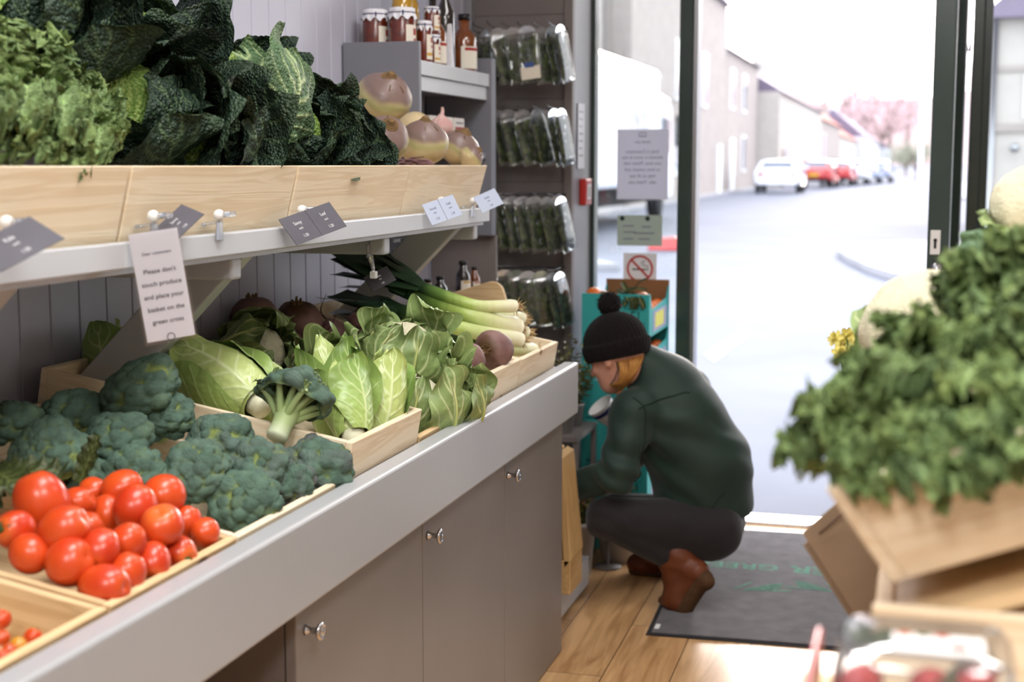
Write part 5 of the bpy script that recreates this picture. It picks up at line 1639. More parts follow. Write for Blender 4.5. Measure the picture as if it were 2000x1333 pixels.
# ================================================================== herb packs on the slatwall
m_herb = leafmat('packed_herbs', (50, 62, 34), (92, 104, 58), (84, 98, 46), .5, None, var=(60, .4))
m_pouchlab = M('pouch_label', (222, 214, 196), .5, .3, var=(90, .05)); m_blue = M('label_blue', (60, 84, 140), .5, .3)
m_pouchback = M('pouch_shine', (206, 210, 216), .25, .6)


def herb_proto(kind):
    t = thing('herb_pack', 'x', 'herb pack', (0, 0, 0), 'hanging packs of fresh herbs')
    w, h, d = .042, .185, .009
    # clear sleeve: pillow shaped pouch with a hang tab
    u = np.linspace(0, 1, 16)[:, None]; a = np.linspace(0, 2 * PI, 28, endpoint=False)[None]
    prof = np.sin(np.clip(u * .96 + .02, 0, 1) * PI) ** .35
    P = np.stack([w * np.sign(np.cos(a)) * np.abs(np.cos(a)) ** .35 * (1 - .25 * (u > .9) * (u - .9) * 6) + 0 * u, d * np.sin(a) * prof, -h * (1 - u) - .012 + 0 * a], -1)
    s = MB(); s.grid(P, cv=True, flip=True)
    part('clear_sleeve', s, m_sleeve, t)
    tb = MB(); th = np.linspace(0, PI, 12); pl = [(w * .8 * math.cos(q), -.014 + .026 * math.sin(q)) for q in th]; tb.prism(pl, 1, -.0012, .0012)
    part('hang_tab', tb, m_clip, t, False)
    r = rng(kind + 2); f = MB()
    for k in range(34):
        c = np.array([r.uniform(-w * .72, w * .72), r.uniform(-.004, .004), -h * r.uniform(.12, .94) - .012]); e = r.normal(size=3) * [1, .25, 1]; e /= np.linalg.norm(e)
        sd = np.cross(e, [0, 1, 0]); sd /= np.linalg.norm(sd); L = r.uniform(.016, .03)
        q = np.linspace(-1, 1, 5)[:, None]; v = np.linspace(-1, 1, 3)[None]
        W_ = .010 * (1 - q ** 2) ** .7 + .001
        f.grid(c + q[..., None] * e * L * .5 + (v * W_)[..., None] * sd + (np.abs(v) * .002 + 0 * q)[..., None] * np.array([0, 1, 0]), b=r.random())
    for k in range(10):
        x = r.uniform(-w * .6, w * .6); f.tube([(x, 0, -h), (x * .7, .002, -h * .5), (x * .9 + .004, 0, -h * .1 - .012)], .0014, 4)
    part('herbs', f, m_herb, t)
    if kind < 2: return t
    lb = part('label', MB().bx(-w * .86, w * .86, -d * 1.05 - .0006, -d * 1.05, -h * .93 - .012, -h * .68 - .012), m_pouchlab, t, False)
    part('blue_logo', MB().bx(-w * .5, w * .35, -d * 1.05 - .001, -d * 1.05 - .0006, -h * .70 - .012, -h * .60 - .012), m_blue, lb, False)
    return t


# rows of pegs; packs given by pixel of the middle of their top edge, distance, turn and lean
HERB = []
HZ = (1.945, 1.645, 1.325, 1.045)
ROWS = [
    (0, [(922, 5.22, 70, 4), (950, 5.20, 62, 4), (972, 5.16, 30, 6), (1002, 5.14, 10, 4), (1028, 5.10, 4, 3), (1056, 5.16, 35, 3), (1076, 5.14, 62, 5), (1092, 5.09, 74, 6)]),
    (1, [(975, 5.22, 40, 4), (992, 5.18, 36, 5), (1018, 5.15, 34, 6), (1046, 5.10, 62, 7), (1062, 5.18, 30, 4), (1080, 5.12, 66, 6), (1094, 5.09, 68, 5)]),
    (2, [(950, 5.24, 40, 3), (976, 5.21, 36, 4), (998, 5.18, 34, 4), (1020, 5.15, 34, 4), (1042, 5.12, 38, 4), (1066, 5.08, 58, 5), (1086, 5.17, 40, 4), (1094, 5.11, 66, 6)]),
    (3, [(958, 5.22, 30, 2), (984, 5.2, 26, 2), (1006, 5.18, 20, 3), (1030, 5.15, 14, 3), (1056, 5.16, 20, 3), (1078, 5.10, 62, 5), (1092, 5.12, 68, 6)]),
]
protos = [herb_proto(0), herb_proto(1), herb_proto(2)]
rowname = ('top', 'second', 'third', 'lowest'); nth = ('first', 'second', 'third', 'fourth', 'fifth', 'sixth', 'seventh', 'eighth'); cnt = 0
used_ = set()
for k, lst in ROWS:
    for i, (px, y, turn, lean) in enumerate(lst):
        p = at_y(px, 320, y); loc = (p[0], y, HZ[k] - .004)
        what = 'seen edge on' if turn > 55 else 'facing out' if turn < 12 else 'turned half aside'
        lab = 'herb pack %s in the %s row, %s from the wall corner' % (what, rowname[k], nth[i])
        rot = Euler((math.radians(-4), math.radians(-lean * 2.4), math.radians(turn)))
        kd = 2 if (k, i) == (0, 4) else cnt % 2
        if kd not in used_: o = protos[kd]; o.location = loc; o.rotation_euler = rot; o['label'] = lab; used_.add(kd)
        else: o = again(protos[kd], lab, loc, rot)
        cnt += 1
for k in range(4):
    t = thing('peg_rail', 'chrome peg rail of the %s herb row' % rowname[k], 'rail', (-1.49, 5.30, HZ[k] + .012), 'peg rails')
    part('bar', MB().tube([(-.19, .0, 0), (.19, 0, 0)], .0035, 8), m_steel, t)
    for x in np.linspace(-.17, .17, 7):
        part('peg', MB().tube([(x, .012, 0), (x, -.10, -.002), (x, -.215, .004), (x, -.225, .012)], .0022, 6), m_steel, t)

# ================================================================== pillar and window things
t = thing('fire_call_point', 'red fire alarm call point on the pillar beside the window', 'alarm', tuple(at_x(1137, 375, PX)))
m_fire = M('fire_red', (176, 36, 28), .35, .5)
part('housing', MB().bx(.0, .028, -.052, .052, -.052, .052), m_fire, t, False, .006)
part('glass_panel', MB().bx(.0282, .0294, -.030, .030, -.030, .030), m_white, t, False, .001); part('mark', MB().bx(.0295, .0302, -.006, .006, -.02, .02), m_black, t, False)
t = thing('wall_notice', 'small white laminated notice on the pillar above the fire alarm', 'notice', tuple(at_x(1135, 266, PX + .004)))
part('sheet', MB().bx(0, .0015, -.055, .055, -.125, .125), m_cloth, t, False)
for k in range(7): part('printed_line', MB().bx(.0016, .002, -.04, .03 - .01 * (k % 3), .09 - k * .028, .096 - k * .028), m_midgrey, t, False)
GY = 5.655
m_paper = paper('poster_paper', (214, 216, 228), .32); m_print = M('poster_print', (120, 122, 140), .8, .1)
XR = np.array([[1, 0, 0], [0, 0, -1], [0, 1, 0]], float)


def poster(name, label, cat, px0, py0, px1, py1, mat):
    a = at_y(px0, py0, GY); b = at_y(px1, py1, GY); c = (a + b) / 2
    t = thing(name, label, cat, tuple(c)); w = abs(b[0] - a[0]) / 2; h = abs(a[2] - b[2]) / 2
    part('sheet', MB().bx(-w, w, -.0012, .0012, -h, h), mat, t, False); return t, w, h


t, w, h = poster('window_poster', 'white notice with mirrored print stuck to the shop window', 'poster', 1206, 253, 1304, 390, m_paper)
for k, (s, z, sz) in enumerate((('thank you', .64, .016), ('Only 2 Customers', .36, .018), ('allowed in store at any', .20, .018), ('one time. Please wait', .03, .018), ('to limit contact and', -.15, .018), ('help us all stay', -.33, .018), ('safe. Thank you', -.51, .018))):
    text_obj('printed_text', s, sz, m_print, t, m4(XR, (0, -.0016, z * h)), mirror=True)
part('crest', MB().tube([(-.014, -.0016, .80 * h), (-.014, -.0016, .90 * h), (.014, -.0016, .90 * h), (.014, -.0016, .80 * h), (-.014, -.0016, .80 * h)], .0014, 4), m_print, t)
m_cert = paper('certificate_paper', (178, 192, 184), .22)
t, w, h = poster('window_certificate', 'pale green certificate stuck to the shop window below the notice', 'certificate', 1206, 420, 1293, 481, m_cert)
for k, (x, z, ln) in enumerate(((-.5, .25, .5), (.3, .2, .4), (-.45, -.15, .55), (.2, -.22, .9), (-.5, -.6, .45), (.2, -.6, .5))): part('printed_line', MB().bx((x - ln / 2) * w, (x + ln / 2) * w, -.0018, -.0012, z * h, z * h + .005), m_print, t, False)
for x in (-.78, .35): part('emblem', MB().lathe([(.0001, 0), (.010, 0), (.010, .0008), (.0001, .0008)], 16, m4(XR, (x * w, -.0014, .78 * h))), m_green, t, False)
t, w, h = poster('no_smoking_sign', 'white no smoking sign with red ring stuck to the shop window', 'sign', 1218, 494, 1282, 556, paper('sign_paper', (222, 222, 224), .2))
q = np.linspace(0, 2 * PI, 48); R_ = .80 * w
part('red_ring', MB().grid(np.stack([np.stack([rr * np.cos(q), np.full(48, -.0022), rr * np.sin(q)], -1) for rr in (R_, R_ * .84)]), flip=True), m_fire, t, False)
part('cigarette', MB().bx(-.46 * w, .36 * w, -.0020, -.0014, -.10 * h, -.0 * h).bx(.40 * w, .50 * w, -.0020, -.0014, -.10 * h, .0), m_black, t, False)
sm = MB()
for o in (0, .12): sm.tube([((.45 + o * .3) * w, -.002, .06 * h), ((.40 + o) * w, -.002, .18 * h), ((.10 + o) * w, -.002, .22 * h), ((.08 + o) * w, -.002, .40 * h), ((.2 + o) * w, -.002, .52 * h)], .0011, 5)
part('smoke', sm, m_black, t)
part('red_bar', MB().box((0, -.0026, 0), (R_ * 1.8, .0006, R_ * .16), np.array(Matrix.Rotation(math.radians(45), 3, 'Y'))), m_fire, t, False)

# stack of turquoise fruit boxes in front of the window
m_turq = M('turquoise_card', (52, 156, 154), .55, .3, var=(6, .06)); m_turqd = M('turquoise_print', (22, 92, 92), .6, .2); m_brown = M('brown_inside', (136, 98, 66), .8, .1)
m_orange = M('orange_peel', (222, 108, 26), .35, .45, var=(30, .15), vor=(320, .3, .001)); m_ytag = M('yellow_tag', (206, 200, 84), .5, .3); m_lilac = M('lilac_label', (150, 150, 176), .4, .3)
BX0, BX1, BY0, BY1, BH = -1.203, -.948, 5.15, 5.585, .1625
fr_src = None


def fruit(label, loc, r, mat, rot):
    global fr_src
    if fr_src is None:
        fr_src = thing('clementine', label, 'fruit', loc, 'clementines in the turquoise boxes')
        part('peel', MB().ball((0, 0, 0), (1, 1, .86), 18, fn=lambda D: 1 - .06 * np.exp(-(1 - D[..., 2]) / .02)), mat, fr_src)
        part('stalk_end', MB().lathe([(.0001, .79), (.10, .80), (.12, .83), (.0001, .85)], 8), m_calyx, fr_src)
        fr_src.scale = (r,) * 3; fr_src.rotation_euler = rot; return fr_src
    return again(fr_src, label, loc, rot, r)


tier = ('top', 'second', 'third', 'fourth', 'fifth', 'lowest')
for k in range(6):
    z = .976 - BH * (k + 1)
    t = thing('fruit_box', 'turquoise cardboard fruit box, %s in the stack by the window' % (tier[k] if k < 5 else 'lowest'), 'box', ((BX0 + BX1) / 2, (BY0 + BY1) / 2, z), 'turquoise fruit boxes')
    hh = BH - .002
    fb = part('front_panel', MB().bx(BX0, BX1, BY0, BY0 + .006, z, z + hh), m_turq, t, False, .001, True)
    part('back_panel', MB().bx(BX0, BX1, BY1 - .006, BY1, z, z + hh + (.022 if k == 0 else 0)), m_brown if k == 0 else m_turq, t, False, .001, True)
    for x0 in (BX0, BX1 - .006):
        s = part('side_panel', MB().prism([(BY0 + .006, z), (BY1 - .006, z), (BY1 - .006, z + hh), (BY1 - .05, z + hh * .72), (BY0 + .06, z + hh * .60), (BY0 + .02, z + hh), (BY0 + .006, z + hh)], 0, x0, x0 + .006), m_turq, t, False, 0, True)
        if x0 > BX0:
            lb = part('side_label', MB().bx(x0 + .006, x0 + .0072, BY0 + .08, BY1 - .06, z + .012, z + hh * .56), m_lilac, s, False, 0, True)
            part('yellow_tag', MB().bx(x0 + .0072, x0 + .008, BY0 + .12, BY0 + .30, z + .025, z + hh * .5), m_ytag, lb, False, 0, True)
    part('base_panel', MB().bx(BX0 + .006, BX1 - .006, BY0 + .006, BY1 - .006, z + .001, z + .005), m_brown, t, False, 0, True)
    # print on the end panel, mirrored lettering as in the picture
    px = MB()
    for x0, x1, z0, z1 in ((BX0 + .165, BX0 + .235, z + .105, z + .145), (BX0 + .20, BX0 + .238, z + .03, z + .055)):
        for a_, b_ in (((x0, z0), (x1, z0)), ((x1, z0), (x1, z1)), ((x1, z1), (x0, z1)), ((x0, z1), (x0, z0))): px.tube([(a_[0], BY0 - .0006, a_[1]), (b_[0], BY0 - .0006, b_[1])], .0009, 4)
    px.bx(BX0 + .02, BX0 + .055, BY0 - .001, BY0 - .0002, z + .012, z + .02)
    part('box_print', px, m_turqd, fb, False, 0, True)
    text_obj('box_number', '12', .042, m_black, fb, m4(XR, np.array((BX0 + .205, BY0 - .0006, z + .082)) - wloc(fb)), mirror=True)
    text_obj('box_number', 'pk', .022, m_black, fb, m4(XR, np.array((BX0 + .165, BY0 - .0006, z + .078)) - wloc(fb)), mirror=True)
    part('orange_mark', MB().bx(BX0 + .125, BX0 + .152, BY0 - .001, BY0 - .0002, z + .112, z + .124), m_orange, fb, False, .003, True)
    # fruit: a row along the open side, and the heap on top
    r_ = .030; rr = rng(70 + k)
    if k < 3:
        for i in range(6):
            fruit('clementine showing in the open side of the %s turquoise box, %s from the front' % (tier[k], nth[i]), (BX1 - .040, BY0 + .075 + i * .0625, z + .052 + r_), r_, m_orange, Euler((rr.uniform(-1, 1), rr.uniform(-1, 1), 0)))
    if k == 0:
        for i in range(6):
            fruit('clementine in the middle of the top turquoise box, %s from the front' % nth[i], (BX1 - .105, BY0 + .05 + i * .064, z + .075 + r_), r_, m_orange, Euler((rr.uniform(-1, 1), rr.uniform(-1, 1), 0)))
        fruit('bright clementine at the left corner of the top box beside the bobble', (BX0 + .035, BY0 + .05, z + hh - .008), .030, m_orange, Euler((.3, .2, 0)))
        fruit('clementine half hidden by leaves in the top box', (BX0 + .075, BY0 + .045, z + hh - .020), .028, m_orange, Euler((1.3, .2, 0)))
        fruit('large bright clementine at the right front corner of the top box', (BX1 - .038, BY0 + .045, z + hh - .022), .030, m_orange, Euler((.3, -.5, 0)))
        lf = thing('clementine_sprig', 'sprig of grey green leaves lying over the front of the top turquoise box', 'sprig', (BX0 + .15, BY0 + .03, z + hh))
        g = MB()
        for i in range(16):
            L_ = .05 + .02 * rr.random(); freeleaf(g, L_, .011, 200 + i, bend=.6, ruff=.002, bump=0, nu=12, nv=7, M4=m4(basis((rr.uniform(-1, 1), rr.uniform(-1, .2), rr.uniform(-.4, .5)), (0, -.4, 1)), (rr.uniform(-.06, .06), rr.uniform(-.028, .03), rr.uniform(-.01, .02))))
        for i in range(4): freeleaf(g, .05, .012, 230 + i, bend=.4, ruff=.002, bump=0, nu=12, nv=7, M4=m4(basis((.2 * rr.normal(), -.25, -1), (0, -1, 0)), (.045 + .008 * i, -.036, -.004)))
        part('leaves', g, m_dkleaf, lf)

# ================================================================== by the floor: slatted crates, low stand, pots and herbs
m_oldpine = [pine('weathered_pine_%s' % 'xyz'[i], i, (198, 164, 112), (164, 124, 76), (90, 56, 34), .7, 8.) for i in range(3)]
t = thing('low_stand', 'low grey plinth on the floor behind the end of the counter', 'stand', (-1.17, 4.62, 0))
part('kick_board', MB().bx(-1.075, -1.058, 4.14, 4.66, .012, .098), m_light, t, False, .002, True); part('top_board', MB().bx(-1.28, -1.058, 4.14, 4.66, .0985, .112), m_light, t, False, .002, True)
part('side_board', MB().bx(-1.28, -1.076, 4.645, 4.66, .0, .098), m_light, t, False, 0, True)
t = thing('slatted_crate', 'upright slatted wooden crate showing its edge beside the counter end', 'crate', (-1.12, 4.3, .112))
for k, (x, z1) in enumerate(((-1.105, .30), (-1.075, .43), (-1.045, .42))):
    part('slat', MB().hexa([(x + .012, 4.20, .235 - .02 * k), (x + .036, 4.20, .225), (x + .036, 4.36, .225), (x + .012, 4.36, .235), (x - .018, 4.20, .235 + z1 - .1), (x + .004, 4.20, .225 + z1 - .1), (x + .004, 4.36, .225 + z1 - .1), (x - .018, 4.36, .235 + z1 - .1)]), m_oldpine[2], t, False, .002, True)
part('foot_block', MB().bx(-1.075, -1.012, 4.20, 4.36, .1125, .222), m_oldpine[1], t, False, .003, True)
part('foot_block', MB().bx(-1.15, -1.078, 4.20, 4.36, .1125, .222), m_oldpine[1], t, False, .003, True)
t = thing('white_panel', 'white glossy panel leaning behind the slatted crate', 'panel', (-1.10, 4.62, .112))
part('sheet', MB().hexa([(-1.10, 4.40, .113), (-1.085, 4.40, .113), (-1.085, 4.64, .113), (-1.10, 4.64, .113), (-1.12, 4.42, .40), (-1.105, 4.42, .40), (-1.105, 4.70, .40), (-1.12, 4.70, .40)]), m_white, t, False, .003, True)
m_pot = M('grey_pot', (176, 174, 172), .4, .4, var=(10, .06)); m_soil = M('soil', (54, 40, 30), .95, .1, bump=(120, .6, .004))
m_herbpl = leafmat('herb_foliage', (92, 92, 42), (140, 140, 78), (124, 92, 46), .5, None, var=(40, .35))


def pot_plant(label, x, y, z, r, h, n, seed, ph, spread, mat=None, pot=None):
    t = thing('potted_herb', label, 'plant', (x, y, z), 'potted herbs by the pillar')
    p = MB(); p.lathe([(.0001, 0), (r * .72, 0), (r * .98, h), (r, h), (r, h * .9), (r * .9, h * .9), (r * .88, h * .93), (.0001, h * .93)], 28); part('pot', p, pot or m_pot, t)
    s = MB(); s.lathe([(.0001, h * .935), (r * .87, h * .935)], 20); part('soil', s, m_soil, t)
    g = MB(); rr = rng(seed)
    for k in range(n):
        a = rr.uniform(0, 2 * PI); b = np.array([rr.normal(0, r * .3), rr.normal(0, r * .3), h * .9]); e = b + np.array([math.cos(a) * spread * rr.random(), math.sin(a) * spread * rr.random(), ph * rr.uniform(.5, 1)])
        m_ = (b + e) / 2 + rr.normal(0, .01, 3); g.tube([b, m_, e], [.0016, .0013, .0008], 4)
        for q in range(7):
            c = b + (e - b) * (.25 + .75 * q / 6) + rr.normal(0, .006, 3); d = rr.normal(size=3); d[2] = abs(d[2]) * .6; freeleaf(g, .026, .007, seed * 77 + k * 9 + q, bend=.4, ruff=.001, bump=0, nu=6, nv=5, M4=m4(basis(d, (0, 0, 1)), c), pale=.6 * rr.random())
    part('foliage', g, mat or m_herbpl, t); return t


t = thing('herb_stand', 'dark narrow stand for potted herbs against the pillar', 'stand', (-1.19, 4.97, 0))
part('top_board', MB().bx(-1.276, -1.13, 4.78, 5.10, .48, .50), m_taupe, t, False, .002, True)
for x in (-1.268, -1.148): 
    for y in (4.79, 5.07): part('leg', MB().bx(x, x + .018, y, y + .018, 0, .479), m_taupe, t, False, .001, True)
pot_plant('bushy brown green herb in a small pot beside the face of the person', -1.200, 4.86, .501, .045, .08, 42, 3, .26, .09)
pot_plant('sparse trailing herb low behind the sleeve of the person', -1.20, 5.02, .501, .04, .08, 26, 5, .16, .09)
pot_plant('small grey pot with thin green shoots on the floor before the knee', -1.135, 4.80, .0, .070, .20, 24, 8, .16, .08)
pot_plant('wide grey pot on the floor behind the knee', -1.03, 5.02, 0, .085, .165, 16, 11, .12, .08)
t = thing('watering_cup', 'white tilted enamel cup beside the face of the person', 'cup', tuple(at_y(1172, 792, 4.90)), None, basis_z((-.55, -.35, .75)))
c = MB(); c.lathe([(.0001, -.075), (.030, -.075), (.034, -.07), (.050, .0), (.051, .001), (.049, .0), (.033, -.068), (.0001, -.070)], 32); part('cup', c, m_white, t)
c = MB(); c.lathe([(.0445, -.028), (.0462, -.02), (.0478, -.012), (.0472, -.012)], 32, cap=False); part('blue_band', c, m_navy, t)
c = MB(); q = np.linspace(0, PI, 12); c.tube(np.stack([.044 + .022 * np.sin(q), 0 * q, -.035 + .022 * np.cos(q)], -1), .004, 8); part('handle', c, m_white, t)
t = thing('cup_stand', 'slim dark stake holding the white cup', 'stake', tuple(np.array(at_y(1172, 792, 4.90)) * [1, 1, 0]))
zc = float(at_y(1172, 792, 4.90)[2]); part('stake', MB().tube([(.028, .020, .0), (.028, .020, zc - .058)], .006, 8), m_taupe, t)
part('foot', MB().lathe([(.0001, 0), (.05, 0), (.05, .006), (.006, .01)], 20, m4(None, (.028, .02, 0))), m_taupe, t)

# door mat
m_mat = M('grey_mat', (92, 88, 92), .95, .1, var=(16, .25), bump=(700, 1., .004), sheen=.2)
m_matg = M('mat_green', (104, 148, 130), .95, .1, var=(60, .25), bump=(700, 1., .004)); m_rub = M('mat_rubber', (40, 38, 40), .8, .2)
mt = thing('door_mat', 'dark grey door mat with pale green print before the shop door', 'mat', (-.20, 4.88, 0), None, (0, 0, math.radians(2.2)))
part('pile', MB().bx(-.585, .62, -.63, .70, .002, .009), m_mat, mt, False, .003)
part('rubber_edge', MB().bx(-.60, .635, -.645, .715, .0005, .0035), m_rub, mt, False, .001)
g = MB(); z0, z1 = .0092, .0096
MR = np.array(Matrix.Rotation(PI, 3, 'Z'))


def matpix(px, py): 
    p = at_z(px, py, .0095); a = -math.radians(2.2); d = p - np.array([-.20, 4.88, 0]); return np.array([d[0] * math.cos(a) - d[1] * math.sin(a), d[0] * math.sin(a) + d[1] * math.cos(a)])


c1 = matpix(1432, 1104); text_obj('mat_lettering', 'GREEN', .105, m_matg, mt, m4(MR, (c1[0], c1[1], .0090)), bold=.002)
text_obj('mat_lettering', 'GROCER', .13, m_matg, mt, m4(MR, (c1[0] + .46, c1[1], .0090)), bold=.003)
lf = MB()
for k, (px, s) in enumerate(((1480, 1), (1600, -1))):
    c = matpix(px, 1146); n = 8
    for i in range(n):
        y = -.045 + .09 * i / (n - 1); L_ = .10 * (1 - abs(i / (n - 1) - .25) * .9)
        lf.box((c[0] + s * .018 * i * .5, c[1] + y, .0094), (L_ * 1.2, .0055, .0008), np.array(Matrix.Rotation(s * .22, 3, 'Z')))
    lf.box((c[0] - s * .05, c[1] + .0, .0094), (.010, .11, .0008), np.array(Matrix.Rotation(-s * .5, 3, 'Z')))
    lf.box((c[0] + s * .06, c[1] - .035, .0094), (.11, .012, .0008), np.array(Matrix.Rotation(s * .12, 3, 'Z')))
part('leaf_print', lf, m_matg, mt, False)
part('white_tag', MB().bx(-.580, -.565, -.60, -.555, .0091, .0100), m_white, mt, False)

# ================================================================== price cards, clips and the hanging notice on the shelf edge
m_tag = M('dark_card', (78, 76, 84), .5, .3, var=(20, .08)); m_tagl = M('pale_card', (176, 186, 206), .5, .3)


def clip(label, p, ang=0., tip=.5, name='label_clip', tiltx=0.):
    """clear plastic clip: two jaws on the shelf edge, white ball joint and a holder arm"""
    t = thing(name, label, 'clip', tuple(p), 'clear clips on the shelf edge', (tiltx, 0, ang))
    part('jaw', MB().hexa([(-.004, -.011, -.030), (.003, -.011, -.030), (.003, .011, -.030), (-.004, .011, -.030), (-.002, -.009, .006), (.004, -.009, .006), (.004, .009, .006), (-.002, .009, .006)]), m_clip, t, False, .002)
    part('jaw', MB().hexa([(-.030, -.011, -.004), (-.002, -.011, .0), (-.002, .011, .0), (-.030, .011, -.004), (-.030, -.010, .002), (-.002, -.010, .006), (-.002, .010, .006), (-.030, .010, .002)]), m_clip, t, False, .002)
    b = MB(); b.ball((0, 0, .016), .010, 12); part('ball_joint', b, m_white, t)
    part('holder', MB().bx(.002, .014, -.004, .042, .012, .022), m_clip, t, False, .003)
    return t


def card(label, c, w, h, mat, n, up, rows=3, group='price cards on the shelf edge', two=False, txt='Savoy'):
    R = basis_z(n, (0, 1, 0)); 
    t = thing('price_card', label, 'price card', tuple(c), group, R)
    part('card', MB().bx(-w / 2, w / 2, -h / 2, h / 2, -.0006, .0006), mat, t, False)
    mp = m_chalk if mat in (m_tag, m_slate) else m_print
    for k, ox in enumerate((-w / 4, w / 4) if two else (0,)):
        text_obj('price_text', txt if k == 0 else 'Leaf', h * .17, mp, t, m4(None, (ox, h * .18, .0008)), ext=.0002)
        text_obj('price_text', 'each', h * .11, mp, t, m4(None, (ox, -.02 * h, .0008)), ext=.0002)
        text_obj('price_text', '1.50' if k == 0 else '1.20', h * .15, mp, t, m4(None, (ox, -.30 * h, .0008)), ext=.0002)
    if two: part('fold', MB().bx(-.0004, .0004, -h / 2, h / 2, .0006, .0009), m_black, t, False)
    return t


E_ = SX + .004
for (px, py), lab in (((300, 436), 'clear clip holding the long white notice'), ((428, 432), 'empty clear clip with a white ball left of the double dark card'), ((590, 420), 'clear clip holding the double dark price card'), ((862, 398), 'clear clip holding the two pale price cards'), ((924, 398), 'clear clip at the far end of the shelf edge'), ((14, 452), 'clear clip at the left edge of the picture')):
    clip(lab, at_x(px, py + 6, E_), 0)
up = (0, 0, 1)
card('dark price card at the left edge of the shelf', at_x(30, 476, -1.13), .12, .06, m_tag, (.45, -.35, .82), up, txt='Kale')
card('dark price card lying back on the crate behind the hanging notice', at_x(348, 436, -1.185), .085, .045, m_tag, (.3, -.55, .78), up, txt='Savoy')
card('double dark price card under the seam of two crates', at_x(612, 436, -1.16), .165, .062, m_tag, (.75, -.30, .58), up, two=True, txt='Savoy')
card('pair of pale price cards on the shelf edge under the swedes', at_x(864, 410, -1.165), .12, .058, m_tagl, (.8, -.42, .42), up, two=True, txt='Swede')
card('single pale price card at the far end of the shelf edge', at_x(954, 392, -1.15), .085, .05, m_tagl, (.72, -.55, .45), up, txt='Garlic')
# long white notice hanging from the shelf edge
p0 = at_x(300, 462, -1.165); p1 = at_x(335, 662, -1.150)
t = thing('hanging_notice', 'long white laminated notice hanging from the shelf edge', 'notice', tuple(p0), None, None)
nd = Vector(p1 - p0); R = basis(-nd, (.55, -.83, 0)); t.rotation_euler = R.to_euler(); Ln = nd.length
part('sheet', MB().bx(-.038, .038, -Ln, .008, -.0008, .0008), M('notice_paper', (236, 236, 240), .45, .4), t, False)
part('laminate', MB().bx(-.042, .042, -Ln - .005, .012, .0022, .0026), clear_film('laminate_film', (.99, .99, 1.), .05, .2), t, False)
for k, (s, sz) in enumerate((("Dear customers", .007), ("Please don't", .0105), ("touch produce", .0105), ("and place your", .0105), ("basket on the", .0105), ("green cross", .0105))):
    text_obj('printed_text', s, sz, m_print if k == 0 else M('ink', (60, 62, 84), .8), t, m4(None, (0, -.026 - .0205 * k - (.008 if k else 0), .0018)), ext=.0002)
part('smiley', MB().tube([(.006 * math.cos(q), -.163 + .006 * math.sin(q), .0018) for q in np.linspace(0, 2 * PI, 14)], .0006, 4), m_navy, t)
# clip hanging under the shelf with a dark card among the leek leaves
p = at_x(722, 490, -1.27)
t = thing('hanging_clip', 'clear clip hanging under the shelf above the leek leaves', 'clip', tuple(p))
part('jaw', MB().hexa([(-.003, -.014, -.012), (.003, -.014, -.012), (.003, .010, -.012), (-.003, .010, -.012), (-.003, -.018, .016), (.003, -.018, .016), (.003, .016, .016), (-.003, .016, .016)]), m_clip, t, False, .002)
part('arm', MB().tube([(0, -.010, -.012), (.004, .004, -.030), (.004, .012, -.05)], [.006, .005, .004], 8), m_clip, t); part('arm', MB().tube([(0, .008, -.012), (.002, .012, -.030), (.004, .014, -.05)], [.005, .004, .004], 8), m_clip, t)
b = MB(); b.bx(-.004, .012, .006, .022, -.068, -.05); part('joint', b, m_white, t, False, .003)
q = at_x(742, 545, -1.265)
card('dark price card tucked into the leek leaves under the hanging clip', q, .085, .042, m_slate, (.75, -.5, .55), up, txt='Leeks')
# chain link from the shelf underside down to the hanging clip
part('hook', MB().tube([(0, 0, .016), (0, 0, .05), (0, 0, 1.2755 - p[2])], .0016, 6), m_clip, t)
# ================================================================== right hand display: tilted crate of kale and what stands round it
t = thing('produce_stand', 'pale wooden display stand under the tilted kale crate', 'stand', (.25, 1.75, 0))
part('front_panel', MB().bx(-.030, .62, 1.285, 1.300, .0, 1.055), PINE_P[0], t, False, .003, True)
part('side_panel', MB().bx(-.030, -.012, 1.302, 1.85, .0, 1.02), PINE_W[1], t, False, .003, True)
part('back_panel', MB().bx(-.030, .62, 1.852, 1.866, .0, 1.06), PINE_W[0], t, False, .003, True)
part('top_board', MB().hexa([(-.010, 1.302, 1.020), (.60, 1.302, 1.254), (.60, 1.85, 1.254), (-.010, 1.85, 1.020), (-.010, 1.302, 1.034), (.60, 1.302, 1.268), (.60, 1.85, 1.268), (-.010, 1.85, 1.034)]), PINE_W[0], t, False, 0, True)
crate('tilted pine crate of curly kale on the right, close to the camera', -.014, .47, 1.315, 1.84, 1.068, .105, math.radians(21), flare=.024, th=.014, pn=PINE_P, endflare=.022)
t = thing('shelf_ledge', 'dark wooden ledge carrying the red tray at the lower right', 'ledge', (.1, 1.1, 0))
part('ledge_board', MB().bx(-.09, .6, .80, 1.28, 0.970, .990), PINE_W[0], t, False, .003, True)
for x in (-.07, .55):
    for y in (.83, 1.235): part('leg', MB().bx(x, x + .03, y, y + .03, 0, .969), PINE_W[2], t, False, .002, True)


def ray_leaf(bp, yb, tp, yt, W, bend, up=(-.2, -.8, .55)):
    return (at_y(*bp, yb), at_y(*tp, yt), W, bend, up)


